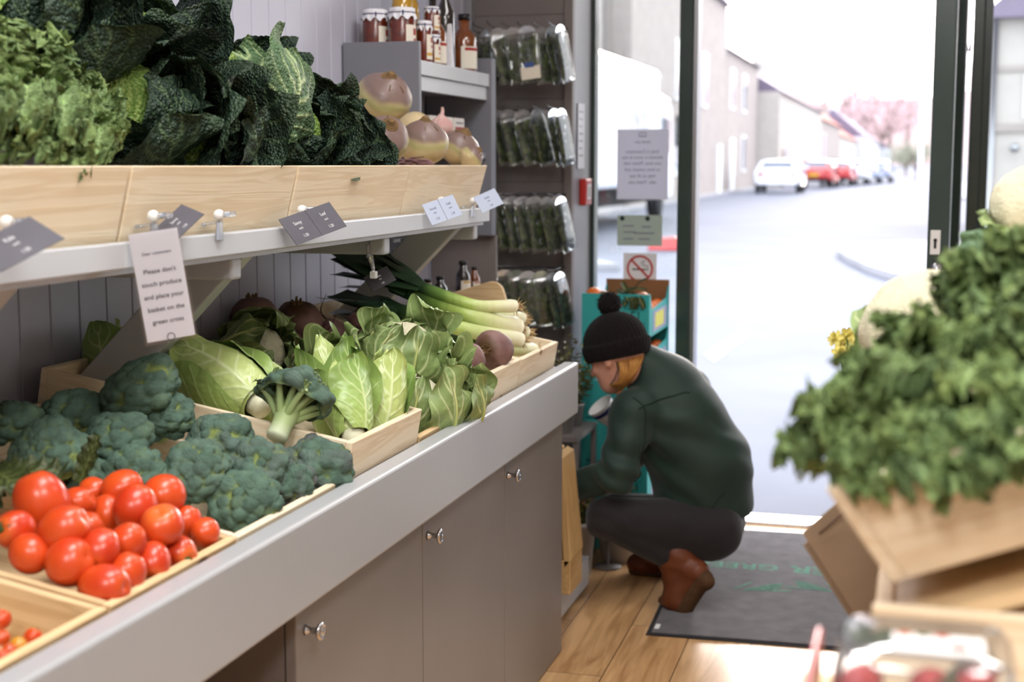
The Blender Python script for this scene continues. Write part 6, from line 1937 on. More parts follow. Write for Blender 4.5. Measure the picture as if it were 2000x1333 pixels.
K1 = [ray_leaf((1720, 800), 1.50, (1582, 905), 1.36, .040, .8), ray_leaf((1760, 830), 1.42, (1690, 965), 1.285, .036, .9), ray_leaf((1850, 820), 1.42, (1828, 965), 1.27, .042, .9), ray_leaf((1960, 800), 1.42, (1960, 905), 1.27, .042, .9),
      ray_leaf((1740, 770), 1.50, (1620, 820), 1.36, .040, .8), ray_leaf((1800, 780), 1.42, (1750, 880), 1.30, .042, .9), ray_leaf((1900, 780), 1.42, (1890, 880), 1.28, .042, .9), ray_leaf((2000, 760), 1.42, (2020, 850), 1.28, .042, .9)]
K1 += [ray_leaf((1730, 830), 1.42, (1655, 925), 1.30, .038, .9), ray_leaf((1800, 840), 1.40, (1772, 945), 1.27, .040, .9), ray_leaf((1910, 830), 1.40, (1900, 930), 1.265, .042, .9), ray_leaf((2000, 820), 1.40, (2010, 900), 1.265, .042, .9), ray_leaf((1700, 800), 1.46, (1640, 870), 1.34, .038, .9)]
K2 = [ray_leaf((1800, 760), 1.52, (1690, 748), 1.44, .034, .7), ray_leaf((1850, 760), 1.48, (1760, 740), 1.34, .042, .8), ray_leaf((1930, 740), 1.48, (1870, 760), 1.32, .042, .8), ray_leaf((2000, 720), 1.48, (1970, 760), 1.32, .042, .8),
      ray_leaf((1830, 720), 1.54, (1762, 676), 1.46, .036, .6), ray_leaf((1890, 700), 1.54, (1830, 650), 1.42, .042, .6), ray_leaf((1960, 690), 1.52, (1930, 650), 1.38, .044, .6), ray_leaf((2030, 680), 1.5, (2010, 660), 1.36, .044, .6)]
K3 = [ray_leaf((1900, 690), 1.62, (1850, 660), 1.52, .040, .6), ray_leaf((1930, 650), 1.60, (1890, 560), 1.52, .042, .5), ray_leaf((1990, 640), 1.6, (1960, 520), 1.52, .042, .5), ray_leaf((1910, 620), 1.66, (1850, 545), 1.64, .038, .6), ray_leaf((2030, 620), 1.6, (2010, 500), 1.54, .044, .5), ray_leaf((1960, 640), 1.58, (1930, 610), 1.44, .044, .7), ray_leaf((2020, 640), 1.56, (2000, 590), 1.42, .044, .7)]


def kl(label, L, seed):
    base = np.mean([q[0] for q in L], 0); return kale(label, tuple(base), [leaf_from(b, e, W, bd, up_, base) for b, e, W, bd, up_ in L], seed, 'curly kale bunches')


kl('curly kale bunch drooping over the front of the tilted crate on the right', K1, 41)
kl('curly kale bunch lying in the middle of the tilted crate on the right', K2, 43)
kl('curly kale bunch at the top of the heap on the right under the cream cauliflower', K3, 47)

# second stand behind it with white cauliflowers
t = thing('rear_stand', 'wooden stand behind the kale crate carrying cauliflowers', 'stand', (.35, 2.15, 0))
part('top_board', MB().hexa([(.0, 1.90, 1.10), (.62, 1.90, 1.27), (.62, 2.40, 1.27), (.0, 2.40, 1.10), (.0, 1.90, 1.115), (.62, 1.90, 1.285), (.62, 2.40, 1.285), (.0, 2.40, 1.115)]), PINE_W[0], t, False, .002, True)
for x in (.005, .59):
    for y in (1.91, 2.36): part('leg', MB().bx(x, x + .03, y, y + .03, 0, 1.095 + (.16 if x > .5 else 0)), PINE_W[2], t, False, .002, True)


def white_cauli(label, c, R, axis, n, seed, leafdir):
    t = thing('cauliflower', label, 'cauliflower', tuple(c), 'white cauliflowers on the right', basis_z(axis))
    cu = MB(); cu.ball((0, 0, 0), (R, R, R * .85), 40, fn=lambda D: 1 + .05 * np.abs(noise3(D, 1.6, seed, 3))); part('curd', cu, m_curd, t)
    for i in range(n):
        f = MB(); headleaf(f, ball_prof(R, .85), .05, .50 + .1 * (i % 2), leafdir + i * 2 * PI / n, .62, .004, .010, seed * 7 + i, ruff=.012, bump=.002, nu=30, nv=26, pale=.4, tip=.72); part('wrapper_leaf', f, m_caul, t)
    return t


white_cauli('white cauliflower behind the kale, its pale curd turned to the street', at_y(1806, 638, 2.05), .088, (-.35, -.30, .8), 5, 61, 1.2)
white_cauli('cream cauliflower at the right edge above the kale', at_y(2030, 405, 2.12), .066, (.1, -.35, .9), 3, 63, 3.6)
t = thing('cauliflower_crate', 'pine box raising the cream cauliflower at the right edge', 'crate', (.26, 2.12, 1.19))
part('body', MB().bx(.075, .42, 1.98, 2.28, 1.16, 1.345), PINE_P[1], t, False, .004, True)
lf = thing('cauliflower_leaf', 'broad green leaf standing left of the cream cauliflower', 'leaf', tuple(at_y(1945, 540, 1.95)))
g = MB(); freeleaf(g, .085, .036, 88, bend=.6, ruff=.004, M4=m4(basis((-.35, -.15, .85), (-.5, -.8, .1)), (0, 0, -.02)), nu=40, nv=30, veinw=.6); part('blade', g, leafmat('broad_leaf', (92, 122, 88), (130, 156, 112), (120, 146, 96), .5, None, var=(8, .15)), lf)
lf = thing('cauliflower_leaf', 'short pale leaf stub between the green leaf and the kale', 'leaf', tuple(at_y(1935, 512, 1.92)))
g = MB(); freeleaf(g, .06, .016, 89, bend=.3, ruff=.003, M4=m4(basis((.75, -.1, .5), (-.2, -.9, .3)), (-.01, 0, -.01)), nu=24, nv=16, pale=1.); part('blade', g, m_butt, lf)

# brown paper bags hung at the corner of the stand
m_kraft = M('kraft_paper', (150, 130, 108), .8, .15, var=(9, .08), bump=(50, .25, .002))
c0 = at_y(1567, 1042, 1.90); cR_ = at_y(1655, 966, 1.90); cD = at_y(1662, 1190, 1.90)
for k, (off, lab) in enumerate(((0, 'front brown paper bag hanging behind the kale crate'), (1, 'rear brown paper bag peeping out under the front one'))):
    a = c0 + np.array([.001 * k, .012 * k, -.020 * k]); r1 = (cR_ - c0) / np.linalg.norm(cR_ - c0); r2 = (cD - c0) / np.linalg.norm(cD - c0)
    t = thing('paper_bag', lab, 'paper bag', tuple(a), 'brown paper bags')
    P = np.zeros((9, 9, 3)); q = np.linspace(0, 1, 9)
    for i in range(9):
        for j in range(9): P[i, j] = r1 * q[i] * .20 + r2 * q[j] * .24 + np.array([0, -.004 * math.sin(q[i] * PI) * math.sin(q[j] * PI), 0])
    mb = MB(); mb.grid(P, flip=True); mb.grid(P + np.array([0, .007, 0])); 
    for s in (0, -1): mb.grid(np.stack([P[s], P[s] + np.array([0, .007, 0])]), flip=(s == 0)); mb.grid(np.stack([P[:, s], P[:, s] + np.array([0, .007, 0])]), flip=(s != 0))
    part('bag', mb, m_kraft, t, False)
    if k == 0:
        part('string', MB().tube([r1 * .02 + r2 * .015 + np.array([0, -.004, 0]), r1 * .10 + r2 * .02 + np.array([0, -.02, .01]), np.array([-.028, 1.868, 1.02]) - a], .0012, 5), m_rootlet, t)

# red tray with clear punnets
m_crim = M('crimson_plastic', (150, 34, 52), .3, .5)
t = thing('red_tray', 'crimson plastic tray with upturned rim at the lower right', 'tray', (.06, 1.06, .990))
X0, X1, Y0, Y1, Z0, Z1 = -.070, .20, .86, 1.135, .991, 1.080
part('tray_base', MB().bx(X0, X1, Y0, Y1, Z0, Z0 + .006), m_black, t, False, .002, True)
for b in ((X0, X0 + .006, Y0, Y1), (X1 - .006, X1, Y0, Y1), (X0 + .006, X1 - .006, Y0, Y0 + .006), (X0 + .006, X1 - .006, Y1 - .006, Y1)):
    part('tray_side', MB().bx(*b, Z0 + .006, Z1 if b[1] - b[0] < .1 else Z0 + .03), m_crim, t, False, .002, True)
m_straw = M('strawberry', (176, 30, 26), .25, .5, var=(20, .2), vor=(420, .6, .002), attr=(206, 120, 80))
PU = (-.052, .080, .990, 1.112, .9985)


def punnet(label, x0, x1, y0, y1, z):
    t = thing('punnet', label, 'punnet', ((x0 + x1) / 2, (y0 + y1) / 2, z), 'clear punnets')
    w = (x1 - x0) / 2; d = (y1 - y0) / 2; th = np.linspace(0, 2 * PI, 48, endpoint=False)
    sq = lambda k, w_, d_: np.stack([w_ * np.sign(np.cos(th)) * np.abs(np.cos(th)) ** .4, d_ * np.sign(np.sin(th)) * np.abs(np.sin(th)) ** .4, np.full(48, k)], -1)
    b = MB(); b.grid(np.stack([sq(0, w * .01, d * .01), sq(0, w * .82, d * .82), sq(.006, w * .86, d * .86), sq(.062, w * .96, d * .96), sq(.064, w * 1.0, d * 1.0), sq(.067, w * 1.0, d * 1.0)]), cv=True); part('tub', b, m_film, t)
    l = MB(); l.grid(np.stack([sq(.068, w * 1.01, d * 1.01), sq(.074, w * 1.0, d * 1.0), sq(.100, w * .93, d * .93), sq(.106, w * .86, d * .86), sq(.1065, w * .02, d * .02)]), cv=True); ld = part('domed_lid', l, m_film, t)
    part('lid_label', MB().bx(-w * .35, w * .62, -d * .55, d * .1, .1072, .108), m_white, ld, False)
    part('label_print', MB().bx(w * .25, w * .45, -d * .4, -d * .2, .1081, .1086), m_fire, ld, False)
    for k, mm in enumerate((m_or, m_calyx, m_fire)): part('label_print', MB().bx(-w * .3 + k * w * .2, -w * .15 + k * w * .2, -d * .02, d * .08, .1081, .1086), mm, ld, False)
    return t


punnet('clear plastic punnet of strawberries with a white label on its lid', *PU)
k = 0; r = rng(21)
for i in range(4):
    for j in range(3):
        c = (PU[0] + .022 + i * .0295 + .004 * (j % 2), PU[2] + .024 + j * .037, PU[4] + .030 + .004 * ((i + j) % 2))
        lab = 'strawberry inside the clear punnet, %s row from the front, %s from the left' % (('first', 'second', 'third')[j], ('first', 'second', 'third', 'fourth')[i])
        if k == 0:
            s0 = thing('strawberry', lab, 'strawberry', c, 'strawberries in the punnet')
            mb = MB(); mb.ball((0, 0, 0), (.0150, .0150, .0185), 20, fn=lambda D: 1 - .28 * np.clip(-D[..., 2], 0, 1) ** 1.5 - .05 * np.exp(-(1 - D[..., 2]) / .05)); part('fruit', mb, m_straw, s0)
            g = MB()
            for q in range(7): freeleaf(g, .011, .0035, 300 + q, bend=.9, ruff=.0005, bump=0, nu=8, nv=5, M4=m4(basis((math.cos(q * .9), math.sin(q * .9), .25), (0, 0, 1)), (0, 0, .0172)))
            part('calyx', g, m_calyx, s0)
        else: again(s0, lab, c, Euler((r.uniform(-.9, .9), r.uniform(-.9, .9), r.uniform(0, 6))))
        k += 1
# upper layer pressed under the lid on the right
for i, (x, y) in enumerate(((.048, 1.03), (.018, 1.02), (.052, 1.072), (-.03, 1.01))):
    again(s0, 'strawberry of the upper layer under the punnet lid, ' + ('at the front right', 'at the front middle', 'at the right rear', 'at the front left')[i], (x, y, PU[4] + .080), Euler((1.2 * (i % 2), -.7, i)), 1.05)

# daffodils in a pot outside the kale, by the door
m_daf = M('daffodil_yellow', (232, 222, 128), .5, .3); m_dafl = M('daffodil_leaf', (86, 128, 88), .5, .3, var=(20, .2)); m_pink = M('pink_petal', (220, 130, 190), .5, .3)
t = thing('daffodil_bunch', 'bunch of small yellow daffodils in a green bucket by the door', 'flowers', (.02, 4.30, 0))
b = MB(); b.lathe([(.0001, 0), (.09, 0), (.12, .28), (.125, .285), (.115, .28), (.086, .01), (.0001, .01)], 28); part('bucket', b, m_green, t)
fl = MB(); st = MB(); r = rng(31); base = at_y(1665, 690, 4.30); pts_px = [(1632, 662), (1646, 672), (1662, 658), (1676, 672), (1690, 664), (1640, 690), (1668, 690), (1652, 655)]
for k, q in enumerate(pts_px):
    e = at_y(*q, 4.30 + .04 * r.normal()) - np.array([.02, 4.30, 0]); b_ = np.array([-.05 + .03 * r.normal(), .02 * r.normal(), .1]); st.tube([b_, (b_ + e) / 2 + [.0, 0, .03], e], .003, 5)
    n = Vector((r.normal() * .5, -1, .4 + .3 * r.normal())); R = basis_z(n); fl = MB()
    for j in range(6): freeleaf(fl, .026, .009, 500 + j, bend=.2, ruff=.001, bump=0, nu=7, nv=5, M4=m4(np.array(R) @ np.array(basis((math.cos(j * 1.047), math.sin(j * 1.047), .15), (0, 0, 1))), e))
    fl.lathe([(.006, 0), (.007, .012), (.010, .018)], 10, m4(R, e), cap=False); part('flower', fl, m_daf, t)
for k in range(14):
    e = at_y(1620 + 80 * r.random(), 650 + 50 * r.random(), 4.30) - np.array([.02, 4.30, 0]); b_ = np.array([-.04 + .03 * r.normal(), .02 * r.normal(), .1]); d = e - b_
    freeleaf(st, float(np.linalg.norm(d)), .008, 600 + k, bend=.15, ruff=.001, bump=0, nu=12, nv=5, M4=m4(basis(d, (0, -1, .1)), b_))
part('leaves', st, m_dafl, t)
t = thing('pink_tulip', 'pink flower leaning out between daffodils and cauliflower', 'flower', (.05, 3.95, 0))
f = MB(); e = at_y(1702, 640, 3.95) - np.array([.05, 3.95, 0]); s = MB(); s.tube([(0, 0, .1), (0, 0, .6), e], .003, 6)
for j in range(6): freeleaf(f, .05, .014, 700 + j, bend=-.5, cup=.6, ruff=.001, bump=0, nu=10, nv=7, M4=m4(basis((.5 * math.cos(j * 1.047), .5 * math.sin(j * 1.047), 1), (math.cos(j * 1.047), math.sin(j * 1.047), 0)), e))
part('petals', f, m_pink, t); part('stem', s, m_dafl, t)
b = MB(); b.lathe([(.0001, 0), (.05, 0), (.06, .2), (.0001, .2)], 20); part('vase', b, m_green, t)
# ================================================================== the street
m_asph = M('pale_asphalt', (104, 107, 118), .85, .2, var=(.7, .10), bump=(90, .3, .004))
m_pave = M('pavement', (150, 148, 150), .85, .2, var=(1.5, .08)); m_kerb = M('kerb_stone', (132, 128, 130), .8, .2, var=(8, .15))
m_stone = M('pale_sandstone', (150, 140, 134), .85, .15, var=(1.8, .10), bump=(3, .4, .03)); m_harl = M('cream_harling', (172, 164, 156), .9, .1, var=(2.5, .05))
m_whitew = M('whitewash', (196, 194, 196), .85, .1, var=(2, .03)); m_slater = M('slate_roof', (112, 102, 116), .7, .2, var=(2, .12)); m_redr = M('red_tile_roof', (168, 104, 92), .8, .15, var=(2, .12))
m_wglass = M('dark_window_glass', (96, 100, 112), .12, .6); m_frame = M('window_white', (222, 222, 224), .5, .3); m_door = M('street_door', (84, 66, 72), .5, .3)
m_rwhite = M('car_white', (226, 228, 232), .2, .5, coat=.6); m_rred = M('car_red', (176, 34, 30), .2, .5, coat=.6); m_rblue = M('car_silver_blue', (158, 168, 190), .2, .5, coat=.6); m_tyre = M('tyre', (36, 36, 38), .8, .2)
m_tail = M('tail_lamp', (170, 30, 26), .25, .5); m_plate = M('yellow_plate', (214, 178, 60), .4, .3)


def gz(y): return max(0., (y - 8) * .0026) - .02


mb = MB(); ys = [5.84, 8, 20, 40, 70, 110, 170, 260, 480]; P = np.zeros((len(ys), 2, 3))
for i, y in enumerate(ys): P[i, 0] = (-60, y, gz(y)); P[i, 1] = (60, y, gz(y))
mb.grid(P, flip=True); o = part('street', mb, m_asph, None, False); o['kind'] = 'structure'


def slab(name, pts, h, mat):
    n = len(pts); V = [(x, y, gz(y) + .001) for x, y in pts] + [(x, y, gz(y) + h) for x, y in pts]; mb = MB()
    mb.add(V, [[[i, (i + 1) % n, n + (i + 1) % n, n + i] for i in range(n)]]); mb.f.append([np.array([n + i for i in range(n)])]); mb.f.append([np.arange(n)[::-1]])
    o = part(name, mb, mat, None, False, .01); o['kind'] = 'structure'; return o


def gpt(px, py, z=0.03):
    p = at_z(px, py, z); return (float(p[0]), float(p[1]))


isl = [gpt(1800, 556), gpt(1740, 545), gpt(1692, 530), gpt(1655, 512), gpt(1636, 501), gpt(1640, 492), gpt(1670, 486), gpt(1760, 482)]
far = (8., isl[-1][1]); isl2 = isl + [far, (8., isl[0][1])]
slab('pavement_corner', isl2[::1], .11, m_pave)
slab('pavement_left', [(-3.9, 19.), (-5.2, 21.), (-7.6, 25.5), (-8.4, 40), (-8.4, 160), (-12, 160), (-12, 19)][::-1], .10, m_pave)
slab('pavement_right', [(2.4, 30.), (12, 30.), (12, 160), (6.0, 160), (1.2, 70.)], .10, m_pave)
# worn white road markings
def mark(pts):
    n = len(pts); mb = MB(); mb.f.append([np.arange(n)]); mb.v.append(np.array([(x, y, gz(y) + .004) for x, y in pts])); mb.n = n; mb.a.append(np.zeros(n)); mb.b.append(np.zeros(n))
    o = part('road_marking', mb, m_whitew, None, False); o['kind'] = 'structure'


for q in (((1430, 612), (1500, 606), (1510, 626), (1440, 632)), ((1520, 560), (1590, 552), (1600, 562), (1530, 572)), ((1375, 690), (1450, 640), (1470, 650), (1395, 705)), ((1560, 520), (1600, 540), (1590, 546), (1548, 524))): mark([gpt(*p, z=0) for p in q][::-1])

FXL = -8.75


def house(label, y0, y1, zt, ridge, wall, roof, wins, doors=(), x0=FXL, depth=8., chim=(), name='house', eave=.25, side=1):
    t = thing(name, label, 'house', (x0 - side * depth / 2, (y0 + y1) / 2, gz((y0 + y1) / 2)), 'houses along the street'); zb = gz(y0) - .3; xb = x0 - side * depth
    part('walls', MB().bx(min(x0, xb), max(x0, xb), y0, y1, zb, zt), wall, t, False, 0, True)
    xm = (x0 + xb) / 2; rf = MB()
    V = np.array([(x0 + side * eave, y0 + .01, zt - .05), (xm, y0 + .01, ridge), (xb - side * eave, y0 + .01, zt - .05), (x0 + side * eave, y1 - .01, zt - .05), (xm, y1 - .01, ridge), (xb - side * eave, y1 - .01, zt - .05)])
    rf.add(V, [[[0, 3, 4, 1], [1, 4, 5, 2], [0, 2, 5, 3]], [[0, 1, 2], [3, 5, 4]]]); part('roof', rf, roof, t, False, 0, True)
    for (y, z, w, h) in wins:
        wf = part('window', MB().bx(x0 - .02, x0 + side * .05, y - w / 2 - .1, y + w / 2 + .1, z - h / 2 - .1, z + h / 2 + .1), m_frame, t, False, 0, True)
        part('pane', MB().bx(x0, x0 + side * .06, y - w / 2, y + w / 2, z - h / 2, z + h / 2), m_wglass, wf, False, 0, True)
    for (y, w, h, mt) in doors: part('door', MB().bx(x0 - .02, x0 + side * .06, y - w / 2, y + w / 2, zb, zb + .35 + h), mt, t, False, 0, True)
    for (y, w, mt) in chim:
        c = part('chimney', MB().bx(xm - .5, xm + .5, y - w / 2, y + w / 2, ridge - .4, ridge + 1.3), mt, t, False, 0, True)
        for k in (-1, 1): part('chimney_pot', MB().lathe([(.13, ridge + 1.3), (.11, ridge + 1.75)], 10, m4(None, np.array([xm, y + k * w * .25, 0]) - wloc(c))), m_redr, c)
    return t


hy = lambda px, py=300: float(at_x(px, py, FXL)[1])
y1, y2, y3, y4, y5, y6, y7 = [hy(p) for p in (1362, 1416, 1478, 1572, 1628, 1664, 1700)]
house('tall sandstone house nearest the shop on the far side, its roof leaving the picture', 44., y2 - .1, 8.6, 13.5, m_stone, m_slater, [(y1 + 1.6, 4.9, 1.1, 2.0), (y1 - 5, 4.9, 1.1, 2.), (y1 - 5, 2., 1.1, 1.7), (y1 - 10, 2., 1.1, 1.7)], [(y2 - 2.0, 1.1, 2.2, m_frame)])
house('two storey sandstone house with a dark slate eave', y2, y3 - .1, 6.7, 9.0, m_stone, m_slater, [(y2 + 2.2, 5.0, 1.1, 1.7), (y2 + 7., 5.0, 1.1, 1.7), (y2 + 7., 2.0, 1.1, 1.6)], [(y2 + 2.4, 1.2, 2.5, m_frame)], chim=((y3 - 1.2, 1.6, m_redr),))
house('lower cream house with a broad blank gable', y3, y4 - .1, 5.4, 8.2, m_harl, m_slater, [(y3 + 5, 1.9, 1.1, 1.4)], [(y3 + 2.5, 1.0, 2.1, m_door)], x0=FXL + 1.2, depth=9., chim=((y3 + 1.5, 1.5, m_redr), (y4 - 2, 1.5, m_harl)))
house('house with tall windows and red tiled roof behind the red car', y4, y5 - .1, 5.2, 8.4, m_stone, m_redr, [(y4 + 4, 3.0, 1.2, 2.0), (y4 + 9, 3.0, 1.2, 2.), (y4 + 14, 3., 1.2, 2.)], [], x0=FXL + .6, chim=((y5 - 2, 1.6, m_harl),))
house('second red roofed house farther along the row', y5, y6 - .1, 4.4, 7.4, m_harl, m_redr, [(y5 + 6, 2.6, 1.2, 1.5), (y5 + 14, 2.6, 1.2, 1.5)], [], x0=FXL + .6, chim=((y6 - 3, 1.8, m_stone),))
house('whitewashed house beyond the red roofs', y6, y7 - .2, 5.0, 8.6, m_whitew, m_slater, [(y6 + 10, 3.2, 1.2, 1.5), (y6 + 22, 3.2, 1.2, 1.5)], [], x0=FXL + 1.4, chim=((y6 + 4, 2., m_whitew),))
house('small white house closing the row at the bend', y7, y7 + 22, 4.2, 6.6, m_whitew, m_slater, [(y7 + 8, 2.4, 1.2, 1.4)], [], x0=FXL + 3.2)
# pale stone building seen through the right hand window
t = thing('corner_house', 'pale stone building with a sloping roof seen through the right window', 'house', (4.6, 31, 0), 'houses along the street')
part('walls', MB().bx(1.12, 9., 28., 36., -.2, 4.1), m_harl, t, False, 0, True)
part('roof', MB().hexa([(.9, 27.7, 4.1), (9.2, 27.7, 4.1), (9.2, 36.3, 4.1), (.9, 36.3, 4.1), (3.6, 27.9, 6.6), (9.2, 27.9, 6.6), (9.2, 36., 6.6), (3.6, 36., 6.6)]), m_slater, t, False, 0, True)
part('string_course', MB().bx(1.06, 9., 27.93, 28.0, 2.05, 2.2), m_stone, t, False, 0, True); part('string_course', MB().bx(1.06, 9., 27.95, 28.0, 3.15, 3.25), m_stone, t, False, 0, True)
part('drain_pipe', MB().tube([(1.22, 27.9, 0), (1.22, 27.9, 4.1)], .05, 8), m_steel, t, True, 0, True)
wf = part('window', MB().bx(1.75, 2.6, 27.94, 28.0, 2.3, 3.1), m_frame, t, False, 0, True); part('pane', MB().bx(1.82, 2.53, 27.92, 28.0, 2.36, 3.04), m_wglass, wf, False, 0, True)
part('lamp_bracket', MB().ball((1.62, 27.8, 1.75), .09, 10), m_steel, t, True, 0, True)
t = thing('grey_wall_block', 'big pale building rising behind the lorry', 'building', (-14, 50, 0), 'houses along the street')
part('walls', MB().bx(-19., -9.6, 38.0, 43.6, -.3, 14.), m_harl, t, False, 0, True); part('band', MB().bx(-19., -9.55, 37.9, 43.7, 4.5, 4.8), m_stone, t, False, 0, True)


def car(label, x, y, L, Wd, H, paint, rot=0., plate=True, group='cars parked along the street'):
    """side outline lofted across the width; front towards +y"""
    t = thing('car', label, 'car', (x, y, gz(y)), group, (0, 0, rot))
    prof = np.array([(-.50, .30), (-.495, .62), (-.44, .70), (-.36, .97), (-.22, 1.0), (.06, .99), (.22, .70), (.44, .60), (.49, .48), (.50, .28), (.46, .17), (-.47, .17)])
    pr = []
    for i in range(len(prof)):
        a = prof[i]; b = prof[(i + 1) % len(prof)]
        for k in range(4): pr.append(a + (b - a) * k / 4)
    pr = np.array(pr)
    for _ in range(3): pr = (np.roll(pr, 1, 0) + 2 * pr + np.roll(pr, -1, 0)) / 4
    q = np.array([-1., -.93, -.75, 0, .75, .93, 1.]); P = np.zeros((len(pr), 7, 3))
    for j, s in enumerate(q):
        e = 1 - .06 * abs(s) ** 6; P[:, j, 1] = pr[:, 0] * L * e; P[:, j, 2] = .12 + (pr[:, 1] * e) * (H - .08)
        P[:, j, 0] = s * Wd / 2 * (1 - .20 * np.clip((pr[:, 1] - .62) / .38, 0, 1))
    mb = MB(); mb.grid(P, cu=True); n = len(pr)
    for j in (0, 6): mb.f.append([(np.arange(n) * 7 + j)[:: 1 if j == 0 else -1]])
    part('car_body', mb, paint, t)
    zz = lambda v: .12 + v * (H - .08)
    part('rear_window', MB().hexa([(-Wd * .36, -.440 * L, zz(.72)), (Wd * .36, -.440 * L, zz(.72)), (Wd * .36, -.43 * L, zz(.72)), (-Wd * .36, -.43 * L, zz(.72)), (-Wd * .31, -.372 * L, zz(.93)), (Wd * .31, -.372 * L, zz(.93)), (Wd * .31, -.36 * L, zz(.93)), (-Wd * .31, -.36 * L, zz(.93))]), m_wglass, t, False)
    for s in (-1, 1):
        part('side_window', MB().hexa([(s * Wd * .495 - .01, -.36 * L, zz(.72)), (s * Wd * .495 + .01, -.36 * L, zz(.72)), (s * Wd * .495 + .01, .16 * L, zz(.72)), (s * Wd * .495 - .01, .16 * L, zz(.72)), (s * Wd * .425 - .01, -.28 * L, zz(.93)), (s * Wd * .425 + .01, -.28 * L, zz(.93)), (s * Wd * .425 + .01, .06 * L, zz(.93)), (s * Wd * .425 - .01, .06 * L, zz(.93))]), m_wglass, t, False)
        part('tail_lamp', MB().bx(s * Wd * .36 - .11, s * Wd * .36 + .11, -.503 * L, -.485 * L, zz(.50), zz(.60)), m_tail, t, False, .01)
        part('mirror', MB().ball((s * Wd * .54, .17 * L, zz(.72)), (.10, .07, .08), 8), paint, t)
        for yy in (-.31, .31):
            w = MB(); w.lathe([(.0001, -.10), (.19, -.10), (.31, -.09), (.32, 0), (.31, .09), (.19, .10), (.0001, .10)], 20, m4(basis_z((1, 0, 0)), (s * (Wd / 2 - .09), yy * L, .32))); part('wheel', w, m_tyre, t)
    if plate: part('number_plate', MB().bx(-.26, .26, -.51 * L, -.498 * L, zz(.38), zz(.47)), m_plate, t, False)
    part('bumper', MB().bx(-Wd * .44, Wd * .44, -.508 * L, -.47 * L, zz(.20), zz(.30)), m_tyre if plate else paint, t, False, .03)
    return t


def carpos(px, py): p = at_z(px, py, .15); return float(p[0]), float(p[1])


x, y = carpos(1516, 378); car('white car parked nearest on the far side of the street', x, y + 2.1, 4.3, 2.0, 1.52, m_rwhite, plate=False)
x, y = carpos(1592, 369); car('red car parked behind the white one', x, y + 2.1, 4.2, 1.9, 1.5, m_rred, -.05)
x, y = carpos(1633, 365.4); car('smaller red car beyond the first red one', x, y + 2.1, 4.0, 1.8, 1.45, m_rred, -.06)
x, y = carpos(1664, 363); car('white car beyond the red ones', x, y + 2.2, 4.2, 1.8, 1.5, m_rwhite, -.06)
x, y = carpos(1690, 361.0); car('silver blue car in the far row', x, y + 2.2, 4.2, 1.8, 1.45, m_rblue, -.06)
x, y = carpos(1714, 359.3); car('silver blue car last in the far row', x, y + 2.2, 4.2, 1.8, 1.45, m_rblue, -.06)

# white lorry behind the shop window
t = thing('lorry', 'white delivery lorry parked outside the shop window', 'lorry', (-7.3, 31., gz(31)))
a = np.linspace(0, PI / 2, 6); pl = [(-8.5, .95), (-6.2, .95), (-6.2, 3.55)] + [(-6.35 + .15 * math.cos(q), 3.58 + .15 * math.sin(q)) for q in a] + [(-8.4, 3.73), (-8.5, 3.6)]
bx_ = part('box_body', MB().prism(pl, 1, 22.5, 34.6), m_rwhite, t, False, .03, True)
for z in (.98, 3.52): part('edge_rail', MB().bx(-6.2, -6.17, 22.5, 34.6, z, z + .09), m_rblue, bx_, False, 0, True)
text_obj('side_lettering', 'Browns', 1.15, m_rblue, bx_, m4(np.array([[0, 0, 1], [1, 0, 0], [0, 1, 0]], float), np.array((-6.19, 31.6, 2.55)) - wloc(bx_)), ext=.004)
cb = part('cab', MB().prism([(34.9, .6), (37.2, .6), (37.2, 1.7), (36.9, 2.9), (36.4, 3.1), (34.9, 3.2)], 0, -8.45, -6.25), m_rwhite, t, False, .05, True)
part('cab_window', MB().bx(-6.26, -6.23, 35.5, 36.6, 1.75, 2.6), m_wglass, cb, False, 0, True)
part('mirror', MB().bx(-6.1, -5.85, 36.5, 36.7, 1.9, 2.7), m_tyre, cb, False, .03, True)
part('chassis', MB().bx(-8.2, -6.5, 23, 36.8, .55, .94), m_tyre, t, False, .02, True)
for yy in (25., 26.3, 35.9):
    for s in (-8.2, -6.5): w = MB(); w.lathe([(.0001, -.16), (.3, -.16), (.5, -.13), (.52, 0), (.5, .13), (.3, .16), (.0001, .16)], 22, m4(basis_z((1, 0, 0)), (s, yy, gz(31) + .54))); part('wheel', w, m_tyre, t, True, 0, True)
x, y = gpt(1298, 492, -.0)
t = thing('red_kerb_block', 'low red rubber block lying on the road beyond the window certificate', 'block', (x, y, gz(y)))
part('block', MB().hexa([(-.28, -.15, 0), (.30, -.15, 0), (.30, .15, 0), (-.28, .15, 0), (-.20, -.10, .20), (.22, -.10, .24), (.22, .10, .24), (-.20, .10, .20)]), m_rred, t, False, .03)

# bare trees on the rise behind the houses, street pole
m_twig = M('bare_twigs', (190, 162, 160), .9, .1, var=(2, .15)); m_trunk = M('bark', (110, 92, 84), .9, .1, var=(3, .15)); m_ever = M('evergreen', (150, 152, 132), .9, .1, var=(2, .2))  # twigs paled, their colour carries the haze over the street


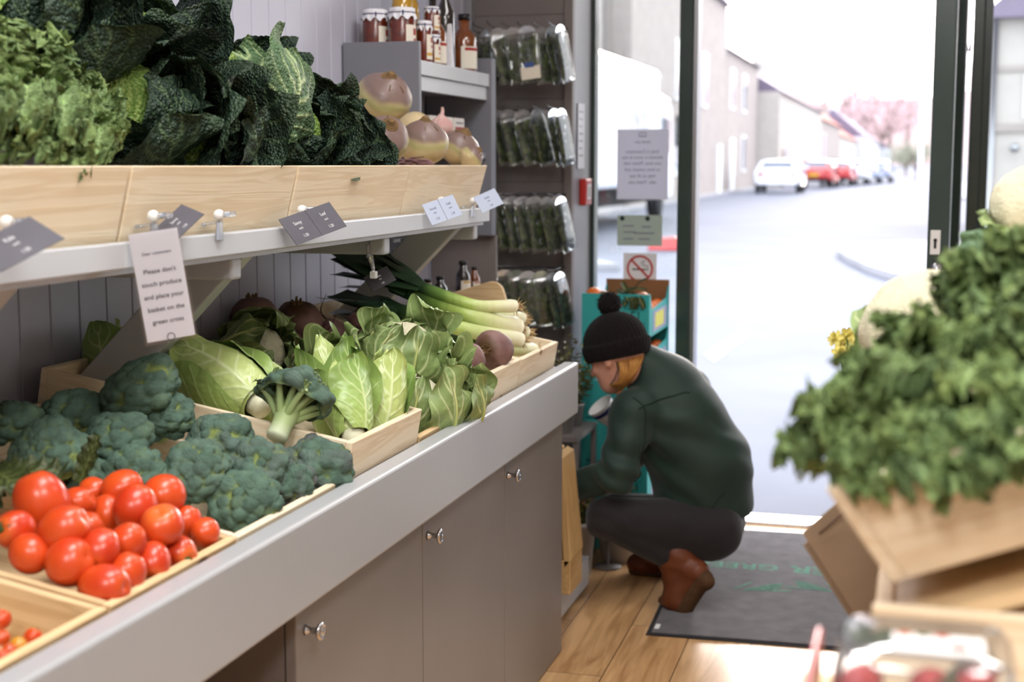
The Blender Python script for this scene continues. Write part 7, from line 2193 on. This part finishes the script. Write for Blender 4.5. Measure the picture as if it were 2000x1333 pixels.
def tree(label, px, py_top, Y, w, seed, mat=m_twig, name='tree'):
    b = at_y(px, 330, Y); tp = at_y(px, py_top, Y); H = float(tp[2]) - gz(Y); t = thing(name, label, 'tree', (float(b[0]), Y, gz(Y)), 'trees behind the houses')
    tr_ = MB(); tr_.tube([(0, 0, -.5), (.1, 0, H * .3), (.0, .1, H * .6)], [.35 * w / 7, .26 * w / 7, .12 * w / 7], 8); r = rng(seed); cr = MB(); ends = []
    for k in range(22):
        z0 = H * r.uniform(.2, .55); a = r.uniform(0, 2 * PI); e = np.array([math.cos(a) * w * r.uniform(.3, 1), math.sin(a) * w * .6 * r.uniform(.3, 1), H * r.uniform(.55, .98)]); s0 = np.array([0, 0, z0]); m_ = (s0 + e) / 2 + np.array([0, 0, .3]); tr_.tube([s0, m_, e], [.10 * w / 7, .06 * w / 7, .02 * w / 7], 5); ends += [e, m_]
    for e in ends:
        for k in range(26):
            c = e + r.normal(0, w * .17, 3) * [1, 1, .8]; d = r.normal(size=3); d[2] = abs(d[2]); d = d / np.linalg.norm(d) * r.uniform(.3, .9) * w / 7; s_ = np.cross(d, [0, 1, 0]); s_ = s_ / (np.linalg.norm(s_) + 1e-6) * .075 * w / 7
            cr.add([c - s_, c + s_, c + d], [[[0, 1, 2]]])
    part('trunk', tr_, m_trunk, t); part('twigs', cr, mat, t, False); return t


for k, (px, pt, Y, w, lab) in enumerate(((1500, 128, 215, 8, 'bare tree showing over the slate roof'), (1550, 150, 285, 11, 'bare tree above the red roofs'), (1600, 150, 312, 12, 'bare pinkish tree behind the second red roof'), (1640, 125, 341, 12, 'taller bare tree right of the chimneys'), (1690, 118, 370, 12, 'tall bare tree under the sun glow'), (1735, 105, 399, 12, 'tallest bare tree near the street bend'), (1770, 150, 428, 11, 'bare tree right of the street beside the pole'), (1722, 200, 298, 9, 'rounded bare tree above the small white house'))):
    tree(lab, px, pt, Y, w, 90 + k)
for k, (px, pt, Y, w, lab) in enumerate(((1790, 270, 110, 2.6, 'greenish bush by the right side of the street'), (1768, 290, 140, 2.8, 'greenish bush beyond the last parked car'))): tree(lab, px, pt, Y, w, 120 + k, m_ever, 'bush')
p = at_y(1802, 190, 70)
t = thing('street_pole', 'pale street lamp pole near the door jamb', 'pole', (float(p[0]), 70, gz(70)))
part('mast', MB().tube([(0, 0, 0), (0, 0, 8.5)], [.11, .07], 10), m_frame, t); part('lamp_head', MB().bx(-.9, .1, -.12, .12, 8.45, 8.6), m_frame, t, False, .03)
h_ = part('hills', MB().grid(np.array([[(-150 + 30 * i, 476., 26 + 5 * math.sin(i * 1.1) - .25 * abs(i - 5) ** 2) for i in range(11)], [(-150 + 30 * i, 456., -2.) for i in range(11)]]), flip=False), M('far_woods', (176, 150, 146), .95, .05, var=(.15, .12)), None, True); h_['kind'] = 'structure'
